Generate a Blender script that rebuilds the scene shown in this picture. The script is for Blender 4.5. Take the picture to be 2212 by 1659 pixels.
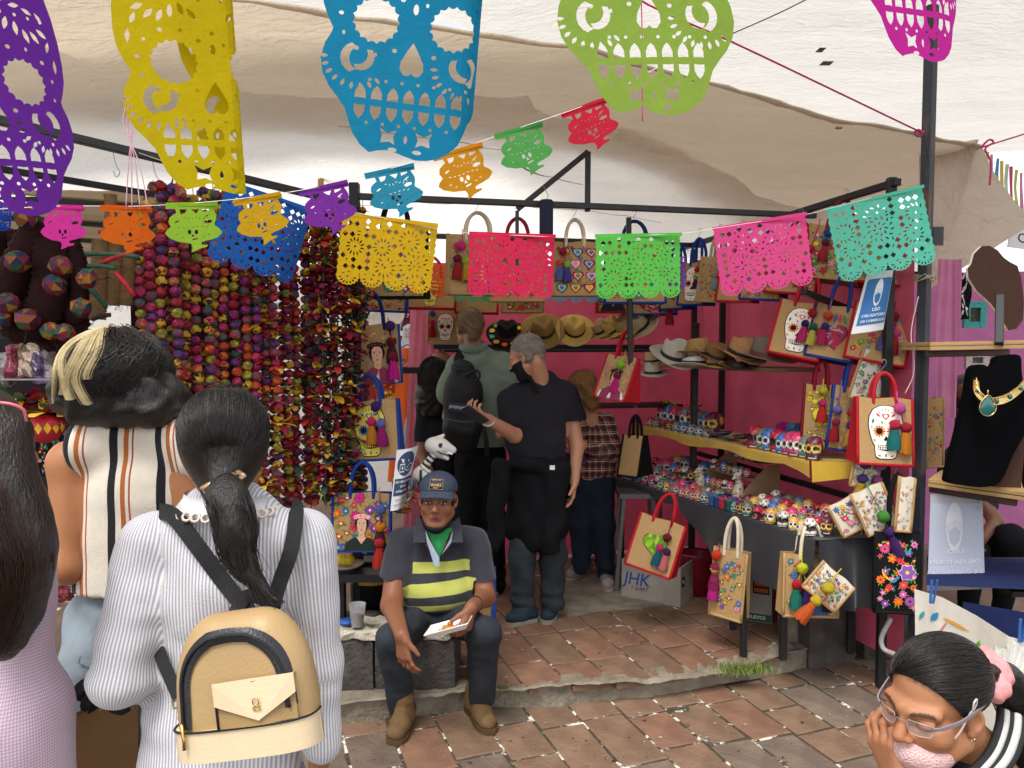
import bpy,bmesh,math,random
import numpy as np
from mathutils import Vector,Matrix,Euler
from mathutils.geometry import delaunay_2d_cdt,tessellate_polygon
for _o in list(bpy.data.objects):bpy.data.objects.remove(_o)
SC=bpy.context.scene
COL=SC.collection
R=math.radians
FPX,CX,CY,PITCH,CAMH=1640.0,1106.0,829.5,R(2.6),1.72
cam=bpy.data.cameras.new('camera');camo=bpy.data.objects.new('camera',cam);COL.objects.link(camo)
cam.sensor_width=36;cam.lens=FPX/2212*36;cam.clip_end=2000;cam.clip_start=0.05
camo.location=(0,0,CAMH);camo.rotation_euler=(R(90)-PITCH,0,0)
SC.camera=camo
W=bpy.data.worlds.new('World');SC.world=W;W.use_nodes=True
nt=W.node_tree;bg=nt.nodes['Background']
sky=nt.nodes.new('ShaderNodeTexSky');sky.sky_type='NISHITA';sky.sun_disc=False
SUN_EL,SUN_AZ=62,205
sky.sun_elevation=R(SUN_EL);sky.sun_rotation=R(SUN_AZ)
sky.dust_density=6.0;sky.ozone_density=0.6;sky.air_density=1.0;sky.altitude=2000
hs=nt.nodes.new('ShaderNodeHueSaturation');hs.inputs['Saturation'].default_value=0.12
nt.links.new(sky.outputs[0],hs.inputs['Color']);nt.links.new(hs.outputs[0],bg.inputs[0])
bg.inputs[1].default_value=0.15
sun=bpy.data.lights.new('sun','SUN');sun.energy=1.5;sun.angle=R(25);sun.color=(1,.965,.91)
suno=bpy.data.objects.new('sun',sun);COL.objects.link(suno)
_sd=Vector((math.sin(R(SUN_AZ))*math.cos(R(SUN_EL)),math.cos(R(SUN_AZ))*math.cos(R(SUN_EL)),math.sin(R(SUN_EL))))
suno.rotation_euler=(-_sd).to_track_quat('-Z','Y').to_euler();suno.location=(0,0,12)
SC.view_settings.view_transform='Standard';SC.view_settings.look='None'
SC.view_settings.exposure=1.06;SC.view_settings.gamma=1;SC.view_settings.use_curve_mapping=False
SC.cycles.max_bounces=10;SC.cycles.diffuse_bounces=6;SC.cycles.transmission_bounces=6;SC.cycles.transparent_max_bounces=12
SC.cycles.use_denoising=True
# == helpers
def P(x,y,d):
 """point of the place seen at (x, y) of a 2212 x 1659 view, d metres in front of the camera"""
 a,b=(x-CX)/FPX,-(y-CY)/FPX
 cs,sn=math.cos(PITCH),math.sin(PITCH)
 v=Vector((a,cs+b*sn,-sn+b*cs))
 return Vector((0,0,CAMH))+v*(d/v.y)
def mpp(d):return d/FPX
P0=Vector((1.97,3.72,0));UA=Vector((.976,.216,0));VA=Vector((-.216,.976,0))
def S(u,v,z):return P0+UA*u+VA*v+Vector((0,0,z))
FLOOR2=0.10
def lin(c):
 if isinstance(c,str):
  c=c.lstrip('#');c=[int(c[i:i+2],16)/255 for i in(0,2,4)]
 return tuple((x/12.92 if x<=.04045 else((x+.055)/1.055)**2.4)for x in c)
_mats={}
def mat(name,col,rough=.75,spec=.3,var=.12,vs=12.,bump=0.,bs=150.,metal=0.,trans=0.,rnd=0.,coat=0.,alpha=1.,stretch=(1,1,1),mid=None,sheen=0.,gen=False):
 """solid colour material with soft colour variation, bump, optional translucency"""
 if name in _mats:return _mats[name]
 m=bpy.data.materials.new(name);m.use_nodes=True;_mats[name]=m
 n=m.node_tree.nodes;L=m.node_tree.links
 b=n['Principled BSDF'];out=n['Material Output']
 c=lin(col)if not isinstance(col,tuple)else col
 tc=n.new('ShaderNodeTexCoord');mp=n.new('ShaderNodeMapping');mp.inputs['Scale'].default_value=stretch
 L.new(tc.outputs['Object'],mp.inputs['Vector'])
 nz=n.new('ShaderNodeTexNoise');nz.inputs['Scale'].default_value=vs;nz.inputs['Detail'].default_value=5;nz.inputs['Roughness'].default_value=.6
 L.new(mp.outputs[0],nz.inputs['Vector'])
 rp=n.new('ShaderNodeValToRGB');L.new(nz.outputs['Fac'],rp.inputs[0])
 e=rp.color_ramp.elements
 e[0].position=.28;e[1].position=.72
 e[0].color=(*[max(0,x*(1-var))for x in c],1);e[1].color=(*[min(1,x*(1+var))for x in c],1)
 if mid:
  q=rp.color_ramp.elements.new(.5);q.color=(*lin(mid),1)
 last=rp.outputs[0]
 if rnd:
  oi=n.new('ShaderNodeObjectInfo');hv=n.new('ShaderNodeHueSaturation');mr=n.new('ShaderNodeMapRange')
  mr.inputs['To Min'].default_value=1-rnd;mr.inputs['To Max'].default_value=1+rnd
  L.new(oi.outputs['Random'],mr.inputs[0]);L.new(mr.outputs[0],hv.inputs['Value']);L.new(last,hv.inputs['Color']);last=hv.outputs[0]
 L.new(last,b.inputs['Base Color'])
 b.inputs['Roughness'].default_value=rough;b.inputs['Specular IOR Level'].default_value=spec;b.inputs['Metallic'].default_value=metal
 if coat:b.inputs['Coat Weight'].default_value=coat;b.inputs['Coat Roughness'].default_value=.15
 if sheen:b.inputs['Sheen Weight'].default_value=sheen
 if alpha<1:b.inputs['Alpha'].default_value=alpha
 if bump:
  n2=n.new('ShaderNodeTexNoise');n2.inputs['Scale'].default_value=bs;n2.inputs['Detail'].default_value=4
  L.new(mp.outputs[0],n2.inputs['Vector'])
  bp=n.new('ShaderNodeBump');bp.inputs['Strength'].default_value=bump;bp.inputs['Distance'].default_value=.01
  L.new(n2.outputs['Fac'],bp.inputs['Height']);L.new(bp.outputs[0],b.inputs['Normal'])
 if trans:
  tr=n.new('ShaderNodeBsdfTranslucent');mx=n.new('ShaderNodeMixShader');mx.inputs[0].default_value=trans
  L.new(last,tr.inputs['Color']);L.new(b.outputs[0],mx.inputs[1]);L.new(tr.outputs[0],mx.inputs[2]);L.new(mx.outputs[0],out.inputs['Surface'])
 return m
def vcmat(name,rough=.7,spec=.3,var=.1,vs=60.,bump=0.,bs=300.,rnd=0.,coat=0.,trans=0.):
 """material whose base colour is the piece's own painted / dyed colour (attribute Col)"""
 if name in _mats:return _mats[name]
 m=mat(name,(.5,.5,.5),rough,spec,var,vs,bump,bs,coat=coat)
 n=m.node_tree.nodes;L=m.node_tree.links;b=n['Principled BSDF']
 rp=next(x for x in n if x.type=='VALTORGB')
 rp.color_ramp.elements[0].color=(1-var,)*3+(1,);rp.color_ramp.elements[1].color=(1+var,)*3+(1,)
 at=n.new('ShaderNodeAttribute');at.attribute_name='Col'
 mu=n.new('ShaderNodeMix');mu.data_type='RGBA';mu.blend_type='MULTIPLY';mu.inputs[0].default_value=1
 L.new(at.outputs['Color'],mu.inputs[6]);L.new(rp.outputs[0],mu.inputs[7])
 last=mu.outputs[2]
 if rnd:
  oi=n.new('ShaderNodeObjectInfo');hv=n.new('ShaderNodeHueSaturation');mr=n.new('ShaderNodeMapRange')
  mr.inputs['To Min'].default_value=1-rnd;mr.inputs['To Max'].default_value=1+rnd
  L.new(oi.outputs['Random'],mr.inputs[0]);L.new(mr.outputs[0],hv.inputs['Value']);L.new(last,hv.inputs['Color']);last=hv.outputs[0]
 L.new(last,b.inputs['Base Color'])
 if trans:
  tr=n.new('ShaderNodeBsdfTranslucent');mx=n.new('ShaderNodeMixShader');mx.inputs[0].default_value=trans
  L.new(last,tr.inputs['Color']);L.new(b.outputs[0],mx.inputs[1]);L.new(tr.outputs[0],mx.inputs[2]);L.new(mx.outputs[0],n['Material Output'].inputs['Surface'])
 return m
def link(o,parent=None):
 COL.objects.link(o)
 if parent is not None:o.parent=parent
 return o
def tag(o,label=None,cat=None,group=None,kind=None):
 if label:o['label']=label
 if cat:o['category']=cat
 if group:o['group']=group
 if kind:o['kind']=kind
 return o
def empty(name,loc=(0,0,0),rot=(0,0,0),label=None,cat=None,group=None,M=None):
 o=bpy.data.objects.new(name,None);o.empty_display_size=.05;COL.objects.link(o)
 if M is not None:o.matrix_world=M
 else:o.location=loc;o.rotation_euler=rot
 return tag(o,label,cat,group)
class MB:
 """collects faces (optionally coloured) into one mesh"""
 def __init__(s):s.v=[];s.f=[];s.c=[];s.sm=[]
 def add(s,vs,fs,col=None,smooth=False):
  o=len(s.v);s.v+=[tuple(p)for p in vs]
  for k,f in enumerate(fs):
   s.f.append([i+o for i in f]);s.sm.append(smooth)
   s.c.append(col[k]if isinstance(col,list)else col)
  return s
 def box(s,c,h,rot=None,col=None,bev=0):
  h=Vector(h);c=Vector(c)
  if bev and min(h)>bev*1.2:
   vs=[];idx={}
   for sx in(-1,1):
    for sy in(-1,1):
     for sz in(-1,1):
      sg=Vector((sx,sy,sz))
      for a in range(3):
       p=Vector([sg[i]*(h[i]-(0 if i==a else bev))for i in range(3)])
       idx[(sx,sy,sz,a)]=len(vs);vs.append(p)
   fs=[]
   for a in range(3):
    b_,c_=(a+1)%3,(a+2)%3
    for sg in(-1,1):
     q=[]
     for(x,y)in((-1,-1),(1,-1),(1,1),(-1,1)):
      t=[0]*3;t[a]=sg;t[b_]=x;t[c_]=y;q.append(idx[(*t,a)])
     fs.append(q if sg>0 else q[::-1])
    for x in(-1,1):
     for y in(-1,1):
      t0=[0]*3;t0[a]=-1;t0[b_]=x;t0[c_]=y;t1=list(t0);t1[a]=1
      q=[idx[(*t0,b_)],idx[(*t1,b_)],idx[(*t1,c_)],idx[(*t0,c_)]]
      fs.append(q if x*y<0 else q[::-1])
   for sx in(-1,1):
    for sy in(-1,1):
     for sz in(-1,1):
      q=[idx[(sx,sy,sz,a)]for a in range(3)]
      fs.append(q if sx*sy*sz>0 else q[::-1])
  else:
   vs=[Vector((x*h.x,y*h.y,z*h.z))for x in(-1,1)for y in(-1,1)for z in(-1,1)]
   fs=[(0,1,3,2),(4,6,7,5),(0,4,5,1),(2,3,7,6),(0,2,6,4),(1,5,7,3)]
  if rot is not None:vs=[rot@v for v in vs]
  return s.add([v+c for v in vs],fs,col)
 def bar(s,a,b,w,h=None,up=(0,0,1),col=None,bev=.003):
  a=Vector(a);b=Vector(b);h=h or w;d=b-a;L=d.length;d.normalize()
  x=d.cross(Vector(up))
  if x.length<1e-4:x=d.cross(Vector((1,0,0)))
  x.normalize();z=x.cross(d)
  return s.box((a+b)/2,(w/2,L/2,h/2),Matrix((x,d,z)).transposed(),col,bev)
 def tube(s,pts,r,n=8,col=None,cap=True,closed=False,flat=None):
  pts=[Vector(p)for p in pts];m=len(pts)
  if not hasattr(r,'__len__'):r=[r]*m
  vs=[];fs=[];px=None
  for i,p in enumerate(pts):
   t=(pts[(i+1)%m]-pts[i-1])if closed else pts[min(i+1,m-1)]-pts[max(i-1,0)]
   if t.length<1e-9:t=Vector((0,0,1))
   t.normalize()
   if px is None:
    px=t.cross(Vector((0,0,1))if abs(t.z)<.9 else Vector((1,0,0)))
   px=px-t*px.dot(t)
   if px.length<1e-6:px=t.orthogonal()
   px.normalize();py=t.cross(px)
   for k in range(n):
    a=2*math.pi*k/n
    vs.append(p+px*math.cos(a)*r[i]+py*math.sin(a)*r[i]*(flat or 1))
  for i in range(m if closed else m-1):
   for k in range(n):
    j=(i+1)%m;k2=(k+1)%n
    fs.append((i*n+k,i*n+k2,j*n+k2,j*n+k))
  if cap and not closed:
   fs.append(tuple(range(n))[::-1]);fs.append(tuple((m-1)*n+k for k in range(n)))
  return s.add(vs,fs,col,True)
 def ribbon(s,pts,w,nrm,col=None):
  """flat strap of width w along pts; nrm = its face direction"""
  pts=[Vector(p)for p in pts];m=len(pts)
  nrm=[Vector(q)for q in nrm]if isinstance(nrm,list)else[Vector(nrm)]*m
  ws=w if hasattr(w,'__len__')else[w]*m
  vs=[];fs=[]
  for i,p in enumerate(pts):
   t=(pts[min(i+1,m-1)]-pts[max(i-1,0)]).normalized();x=t.cross(nrm[i]).normalized();nn=x.cross(t)*.0016
   vs+=[p+x*ws[i]/2+nn,p-x*ws[i]/2+nn,p-x*ws[i]/2-nn,p+x*ws[i]/2-nn]
  for i in range(m-1):
   for k in range(4):fs.append((i*4+k,i*4+(k+1)%4,i*4+4+(k+1)%4,i*4+4+k))
  fs+=[(3,2,1,0),tuple((m-1)*4+k for k in range(4))]
  return s.add(vs,fs,col,False)
 def lathe(s,prof,n=16,c=(0,0,0),col=None,M=None):
  vs=[];fs=[]
  for(r,z)in prof:
   for k in range(n):
    a=2*math.pi*k/n;v=Vector((r*math.cos(a),r*math.sin(a),z));vs.append((M@v if M else v)+Vector(c))
  for i in range(len(prof)-1):
   for k in range(n):
    k2=(k+1)%n;fs.append((i*n+k,i*n+k2,(i+1)*n+k2,(i+1)*n+k))
  return s.add(vs,fs,col,True)
 def ball(s,c,r,n=10,m=7,col=None,rot=None):
  r=Vector(r)if hasattr(r,'__len__')else Vector((r,r,r));c=Vector(c)
  vs=[];fs=[]
  for i in range(m+1):
   t=math.pi*i/m
   for k in range(n):
    a=2*math.pi*k/n;v=Vector((r.x*math.sin(t)*math.cos(a),r.y*math.sin(t)*math.sin(a),-r.z*math.cos(t)))
    vs.append((rot@v if rot else v)+c)
  for i in range(m):
   for k in range(n):
    k2=(k+1)%n;fs.append((i*n+k,i*n+k2,(i+1)*n+k2,(i+1)*n+k))
  return s.add(vs,fs,col,True)
 def grid(s,fn,nu,nv,col=None,smooth=True):
  vs=[fn(i/nu,j/nv)for j in range(nv+1)for i in range(nu+1)]
  fs=[(j*(nu+1)+i,j*(nu+1)+i+1,(j+1)*(nu+1)+i+1,(j+1)*(nu+1)+i)for j in range(nv)for i in range(nu)]
  return s.add(vs,fs,col,smooth)
 def mesh(s,name,m=None):
  me=bpy.data.meshes.new(name);me.from_pydata(s.v,[],s.f)
  me.polygons.foreach_set('use_smooth',s.sm)
  if any(c is not None for c in s.c):
   at=me.color_attributes.new('Col','FLOAT_COLOR','CORNER');buf=[]
   for f,c in zip(s.f,s.c):
    c=c if c is not None else(.5,.5,.5)
    if isinstance(c,str):c=lin(c)
    buf+=[c[0],c[1],c[2],1.]*len(f)
   at.data.foreach_set('color',buf)
  if m:me.materials.append(m)
  return me
 def build(s,name,m=None,parent=None,loc=None,M=None):
  o=bpy.data.objects.new(name,s.mesh(name,m));link(o,parent)
  if M is not None:o.matrix_world=M
  elif loc is not None:o.location=loc
  return o
def inst(me,name,parent=None,M=None):
 o=bpy.data.objects.new(name,me);link(o,parent)
 if M is not None:o.matrix_local=M
 return o
def frame(o,x=None,y=None,z=None):
 """matrix from origin and two axes"""
 if z is None:z=Vector(x).cross(Vector(y))
 if y is None:y=Vector(z).cross(Vector(x))
 if x is None:x=Vector(y).cross(Vector(z))
 x=Vector(x).normalized();y=Vector(y);y=(y-x*y.dot(x)).normalized();z=x.cross(y)
 M=Matrix((x,y,z)).transposed().to_4x4();M.translation=Vector(o);return M
def smooth_path(pts,n=6):
 """Catmull-Rom through pts"""
 pts=[Vector(p)for p in pts];out=[]
 for i in range(len(pts)-1):
  a,b,c,d=pts[max(i-1,0)],pts[i],pts[i+1],pts[min(i+2,len(pts)-1)]
  for k in range(n):
   t=k/n
   out.append(.5*((2*b)+(c-a)*t+(2*a-5*b+4*c-d)*t*t+(3*b-a-3*c+d)*t**3))
 out.append(pts[-1]);return out
def ell2(cx,cy,rx,ry=None,n=8,rot=0):
 ry=ry or rx;c,s_=math.cos(rot),math.sin(rot)
 return[(cx+rx*math.cos(2*math.pi*k/n)*c-ry*math.sin(2*math.pi*k/n)*s_,cy+rx*math.cos(2*math.pi*k/n)*s_+ry*math.sin(2*math.pi*k/n)*c)for k in range(n)]
def leaf2(cx,cy,L,w,rot=0,n=5):
 pts=[(-L/2+L*k/n,w/2*math.sin(math.pi*k/n))for k in range(n)]+[(L/2-L*k/n,-w/2*math.sin(math.pi*k/n))for k in range(n)]
 c,s_=math.cos(rot),math.sin(rot)
 return[(cx+x*c-y*s_,cy+x*s_+y*c)for x,y in pts]
def heart2(cx,cy,r,rot=0,n=16):
 pts=[]
 for k in range(n):
  t=2*math.pi*k/n;pts.append((r*math.sin(t)**3,r*(13*math.cos(t)-5*math.cos(2*t)-2*math.cos(3*t)-math.cos(4*t))/16))
 c,s_=math.cos(rot),math.sin(rot)
 return[(cx+x*c-y*s_,cy+x*s_+y*c)for x,y in pts]
def cut_sheet(outline,holes,fn,step,mb=None,col=None):
 """triangulate outline minus holes; fn maps (x, y) of the sheet to the place"""
 vs=[];fs=[]
 for lp in[outline]+holes:
  if sum(a[0]*b[1]-b[0]*a[1]for a,b in zip(lp,lp[1:]+lp[:1]))<0:lp=lp[::-1]
  o=len(vs);vs+=[Vector(p)for p in lp];fs.append(list(range(o,o+len(lp))))
 xs=[p[0]for p in outline];ys=[p[1]for p in outline]
 y=min(ys)+step*.5
 while y<max(ys):
  x=min(xs)+step*.5
  while x<max(xs):vs.append(Vector((x,y)));x+=step
  y+=step
 V,E,F,a,b,c=delaunay_2d_cdt(vs,[],fs,1,1e-5)
 F=[f for f,og in zip(F,c)if list(og)==[0]]
 mb=mb or MB()
 return mb.add([fn(p.x,p.y)for p in V],[tuple(f)for f in F],col,False)
def text_mb(body,size=1.,mb=None,fn=None,col=None,bold=0.,sx=1.):
 """flat lettering centred on the origin; fn maps (x, y) to the place"""
 cu=bpy.data.curves.new('lettering','FONT');cu.body=body;cu.size=size;cu.align_x='CENTER';cu.align_y='CENTER';cu.resolution_u=2;cu.offset=bold*size
 o=bpy.data.objects.new('lettering',cu);COL.objects.link(o)
 dg=bpy.context.evaluated_depsgraph_get();me=bpy.data.meshes.new_from_object(o.evaluated_get(dg))
 mb=mb or MB();fn=fn or(lambda x,y:(x,y,0))
 mb.add([fn(v.co.x*sx,v.co.y)for v in me.vertices],[tuple(p.vertices)for p in me.polygons],col,False)
 bpy.data.objects.remove(o);bpy.data.curves.remove(cu);bpy.data.meshes.remove(me)
 return mb
class Print:
 def __init__(s):s.it=[]
 def a(s,pts,col,lay=0):s.it.append((pts,col,lay));return s
 def flower(s,x,y,r,n,col,ccol='#e8b020',dark=None,lay=1,fat=.55,rot=0):
  if dark:
   for k in range(n):
    t=rot+2*math.pi*k/n;s.a(leaf2(x+.56*r*math.cos(t),y+.56*r*math.sin(t),r*1.02,r*fat*1.25,t),dark,lay)
  for k in range(n):
   t=rot+2*math.pi*k/n;s.a(leaf2(x+.55*r*math.cos(t),y+.55*r*math.sin(t),r*.9,r*fat,t),col,lay+1)
  return s.a(ell2(x,y,r*.24),ccol,lay+2)
 def tr(s,f):
  s.it=[([f(*p)for p in pts],c,l)for pts,c,l in s.it];return s
 def mb(s,fn,dz=.0004,z0=.0008,fine=0):
  """fn(x, y, h): h metres in front of the surface; fine: grid step for curved sheets"""
  mb=MB()
  for pts,c,lay in s.it:
   ext_=max(max(p[i]for p in pts)-min(p[i]for p in pts)for i in(0,1))
   if fine or ext_>.16:
    q=[(a[0]+(b[0]-a[0])*t/5,a[1]+(b[1]-a[1])*t/5)for a,b in zip(pts,pts[1:]+pts[:1])for t in range(5)]
    cut_sheet(q,[],lambda x,y:fn(x,y,z0+dz*lay),fine or .055,mb,lin(c));continue
   h=z0+dz*lay;q=[Vector((p[0],p[1],0))for p in pts]
   tri=tessellate_polygon([q])
   mb.add([fn(p[0],p[1],h)for p in pts],[tuple(t)for t in tri],lin(c)if isinstance(c,str)else c)
  return mb
def _arr(p):return np.array(p,dtype=np.float32)
class Body:
 def __init__(s,k=.02):s.p=[];s.k=k
 def cap(s,a,b,ra,rb=None,k=None,flat=None,sub=False):
  """tapered limb a-b; flat=(axis, factor) squeezes it along an axis"""
  s.p.append(('cap',_arr(a),_arr(b),ra,ra if rb is None else rb,s.k if k is None else k,flat,sub));return s
 def chain(s,pts,rs,k=None,flat=None):
  for i in range(len(pts)-1):s.cap(pts[i],pts[i+1],rs[i],rs[i+1],k,flat)
  return s
 def ell(s,c,r,rot=None,k=None,sub=False):
  s.p.append(('ell',_arr(c),_arr(r),None if rot is None else np.array(rot.to_3x3()if hasattr(rot,'to_3x3')else rot,dtype=np.float32),0,s.k if k is None else k,None,sub));return s
 def grow(s,g):
  b=Body(s.k)
  for t in s.p:
   t=list(t)
   if t[0]=='cap':t[3]+=g;t[4]+=g
   else:t[2]=t[2]+g
   b.p.append(tuple(t))
  return b
 def xf(s,M):
  A=np.array(M.to_3x3(),dtype=np.float32);T=_arr(M.translation);b=Body(s.k)
  for t in s.p:
   t=list(t)
   if t[0]=='cap':
    t[1]=A@t[1]+T;t[2]=A@t[2]+T
    if t[6]:t[6]=(A@_arr(t[6][0]),t[6][1])
   else:
    t[1]=A@t[1]+T;t[3]=A if t[3]is None else A@t[3]
   b.p.append(tuple(t))
  return b
 def __add__(s,o):
  b=Body(s.k);b.p=s.p+o.p;return b
 def mesh(s,res,cuts=(),disp=None,hollow=0):
  lo=_arr([9e9]*3);hi=-lo;bb=[]
  for t in s.p:
   if t[0]=='cap':
    r=max(t[3],t[4]);l=np.minimum(t[1],t[2])-r;h=np.maximum(t[1],t[2])+r
   else:
    r=float(max(t[2]));l=t[1]-r;h=t[1]+r
    if t[3]is not None:
     e=np.sqrt(((t[3]*t[2][None,:])**2).sum(1));l=t[1]-e;h=t[1]+e
    else:l=t[1]-t[2];h=t[1]+t[2]
   bb.append((l,h))
   if not t[7]:lo=np.minimum(lo,l);hi=np.maximum(hi,h)
  lo=lo-res*3;hi=hi+res*3
  n=np.ceil((hi-lo)/res).astype(int)+1
  ax=[lo[i]+res*np.arange(n[i],dtype=np.float32)for i in range(3)]
  D=np.full(n,.5,np.float32)
  for t,(l,h)in zip(s.p,bb):
   k=max(t[5],1e-4);mg=k*1.2+res*3
   i0=np.maximum(((l-mg-lo)/res).astype(int),0);i1=np.minimum(((h+mg-lo)/res).astype(int)+2,n)
   if(i1<=i0).any():continue
   X=ax[0][i0[0]:i1[0],None,None];Y=ax[1][None,i0[1]:i1[1],None];Z=ax[2][None,None,i0[2]:i1[2]]
   if t[0]=='cap':
    a,b=t[1].copy(),t[2].copy();q=[X-a[0],Y-a[1],Z-a[2]];ba=b-a
    if t[6]:
     f=_arr(t[6][0]);f=f/np.linalg.norm(f);sc=t[6][1]-1
     dt=(q[0]*f[0]+q[1]*f[1]+q[2]*f[2])*sc;q=[q[i]+dt*f[i]for i in range(3)];ba=ba+f*(ba@f)*sc
    tt=np.clip((q[0]*ba[0]+q[1]*ba[1]+q[2]*ba[2])/max(float(ba@ba),1e-9),0,1)
    d=np.sqrt((q[0]-ba[0]*tt)**2+(q[1]-ba[1]*tt)**2+(q[2]-ba[2]*tt)**2)-(t[3]+(t[4]-t[3])*tt)
    if t[6]:d=d/max(1.,t[6][1]*.75)
   else:
    q=[X-t[1][0],Y-t[1][1],Z-t[1][2]]
    if t[3]is not None:
     A=t[3];q=[q[0]*A[0,i]+q[1]*A[1,i]+q[2]*A[2,i]for i in range(3)]
    r=t[2];k0=np.sqrt((q[0]/r[0])**2+(q[1]/r[1])**2+(q[2]/r[2])**2);k1=np.sqrt((q[0]/r[0]**2)**2+(q[1]/r[1]**2)**2+(q[2]/r[2]**2)**2)
    d=k0*(k0-1)/np.maximum(k1,1e-6)
   sl=(slice(i0[0],i1[0]),slice(i0[1],i1[1]),slice(i0[2],i1[2]));E=D[sl]
   if t[7]:
    hh=np.maximum(k-np.abs(E+d),0)/k;D[sl]=np.maximum(E,-d)+hh*hh*k*.25
   else:
    hh=np.maximum(k-np.abs(E-d),0)/k;D[sl]=np.minimum(E,d)-hh*hh*k*.25
  if disp is not None:D=D+disp(ax[0][:,None,None],ax[1][None,:,None],ax[2][None,None,:]).astype(np.float32)
  if hollow:D=np.maximum(D,-(D+hollow))
  for(p,nr)in cuts:
   p=_arr(p);nr=_arr(nr);nr=nr/np.linalg.norm(nr)
   D=np.maximum(D,(ax[0][:,None,None]-p[0])*nr[0]+(ax[1][None,:,None]-p[1])*nr[1]+(ax[2][None,None,:]-p[2])*nr[2])
  return surfnet(D,lo,res)
def surfnet(D,lo,res):
 Sg=D<0
 nx,ny,nz=D.shape
 c=np.zeros((nx-1,ny-1,nz-1),np.int8)
 for i in(0,1):
  for j in(0,1):
   for k in(0,1):c+=Sg[i:nx-1+i,j:ny-1+j,k:nz-1+k]
 act=(c>0)&(c<8)
 I=np.argwhere(act);idx=-np.ones(act.shape,np.int64);idx[act]=np.arange(len(I))
 acc=np.zeros((len(I),3));cnt=np.zeros(len(I))
 cor=[(i,j,k)for i in(0,1)for j in(0,1)for k in(0,1)]
 for a in range(8):
  for b in range(a+1,8):
   if sum(abs(cor[a][q]-cor[b][q])for q in range(3))!=1:continue
   A,B=np.array(cor[a]),np.array(cor[b])
   da=D[I[:,0]+A[0],I[:,1]+A[1],I[:,2]+A[2]];db=D[I[:,0]+B[0],I[:,1]+B[1],I[:,2]+B[2]]
   m=(da<0)!=(db<0);t=np.where(m,da/np.where(m,da-db,1),0)
   acc[m]+=(A+(B-A)*t[:,None])[m];cnt[m]+=1
 V=(I+acc/cnt[:,None])*res+np.array(lo)
 Q=[]
 for ax_ in range(3):
  u,v=(ax_+1)%3,(ax_+2)%3
  s0=[slice(None)]*3;s1=[slice(None)]*3;s0[ax_]=slice(0,-1);s1[ax_]=slice(1,None)
  a=Sg[tuple(s0)];b=Sg[tuple(s1)]
  E=np.argwhere(a!=b)
  E=E[(E[:,u]>0)&(E[:,v]>0)&(E[:,u]<D.shape[u]-1)&(E[:,v]<D.shape[v]-1)]
  du=np.zeros(3,int);du[u]=1;dv=np.zeros(3,int);dv[v]=1
  g=lambda w:idx[w[:,0],w[:,1],w[:,2]]
  q=np.stack([g(E-du-dv),g(E-dv),g(E),g(E-du)],1)
  fl=~a[E[:,0],E[:,1],E[:,2]]
  q[fl]=q[fl][:,::-1];Q.append(q)
 return V,np.concatenate(Q)
def np_obj(name,V,Q,m=None,parent=None,col=None,attr=None,smooth=True,iters=0):
 """link numpy verts / quads as one mesh; col (N,3) painted colours, attr {name: (N,) floats}"""
 if iters:
  for _ in range(iters):
   A=np.zeros_like(V);n_=np.zeros(len(V))
   for i in range(4):
    np.add.at(A,Q[:,i],V[Q[:,(i+1)%4]]);np.add.at(n_,Q[:,i],1)
   V=V*.5+A/np.maximum(n_,1)[:,None]*.5
 me=bpy.data.meshes.new(name)
 me.vertices.add(len(V));me.vertices.foreach_set('co',V.astype(np.float32).ravel())
 me.loops.add(Q.size);me.loops.foreach_set('vertex_index',Q.astype(np.int32).ravel())
 me.polygons.add(len(Q));me.polygons.foreach_set('loop_start',np.arange(0,Q.size,Q.shape[1],dtype=np.int32));me.polygons.foreach_set('loop_total',np.full(len(Q),Q.shape[1],np.int32))
 me.update(calc_edges=True)
 me.polygons.foreach_set('use_smooth',np.full(len(Q),smooth))
 if col is not None:
  at=me.color_attributes.new('Col','FLOAT_COLOR','POINT');at.data.foreach_set('color',np.concatenate([col,np.ones((len(V),1))],1).astype(np.float32).ravel())
 for kn,a in(attr or{}).items():
  at=me.attributes.new(kn,'FLOAT','POINT');at.data.foreach_set('value',a.astype(np.float32))
 if m:me.materials.append(m)
 o=bpy.data.objects.new(name,me);link(o,parent);return o
def join_np(parts):
 V=[];Q=[];o=0
 for v,q in parts:V.append(v);Q.append(q+o);o+=len(v)
 return np.concatenate(V),np.concatenate(Q)
def wrinkle(amp,f=18.,seed=0.,ax=(1,1,1)):
 return lambda X,Y,Z:amp*(np.sin(f*ax[0]*X+seed+2.1*np.sin(f*.45*Z+seed*1.7))*np.sin(f*.9*ax[2]*Z+1.3*seed+1.6*np.sin(f*.5*X+f*.4*Y))+.6*np.sin(f*1.9*Z*ax[2]+f*1.1*X+2.*np.sin(f*.7*Y+seed))+.45*np.sin(f*3.1*Z*ax[2]-f*1.7*X+2.4*np.sin(f*1.1*X+f*.9*Z+seed))*np.sin(f*1.3*X+f*.8*Y+seed*2))
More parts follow.
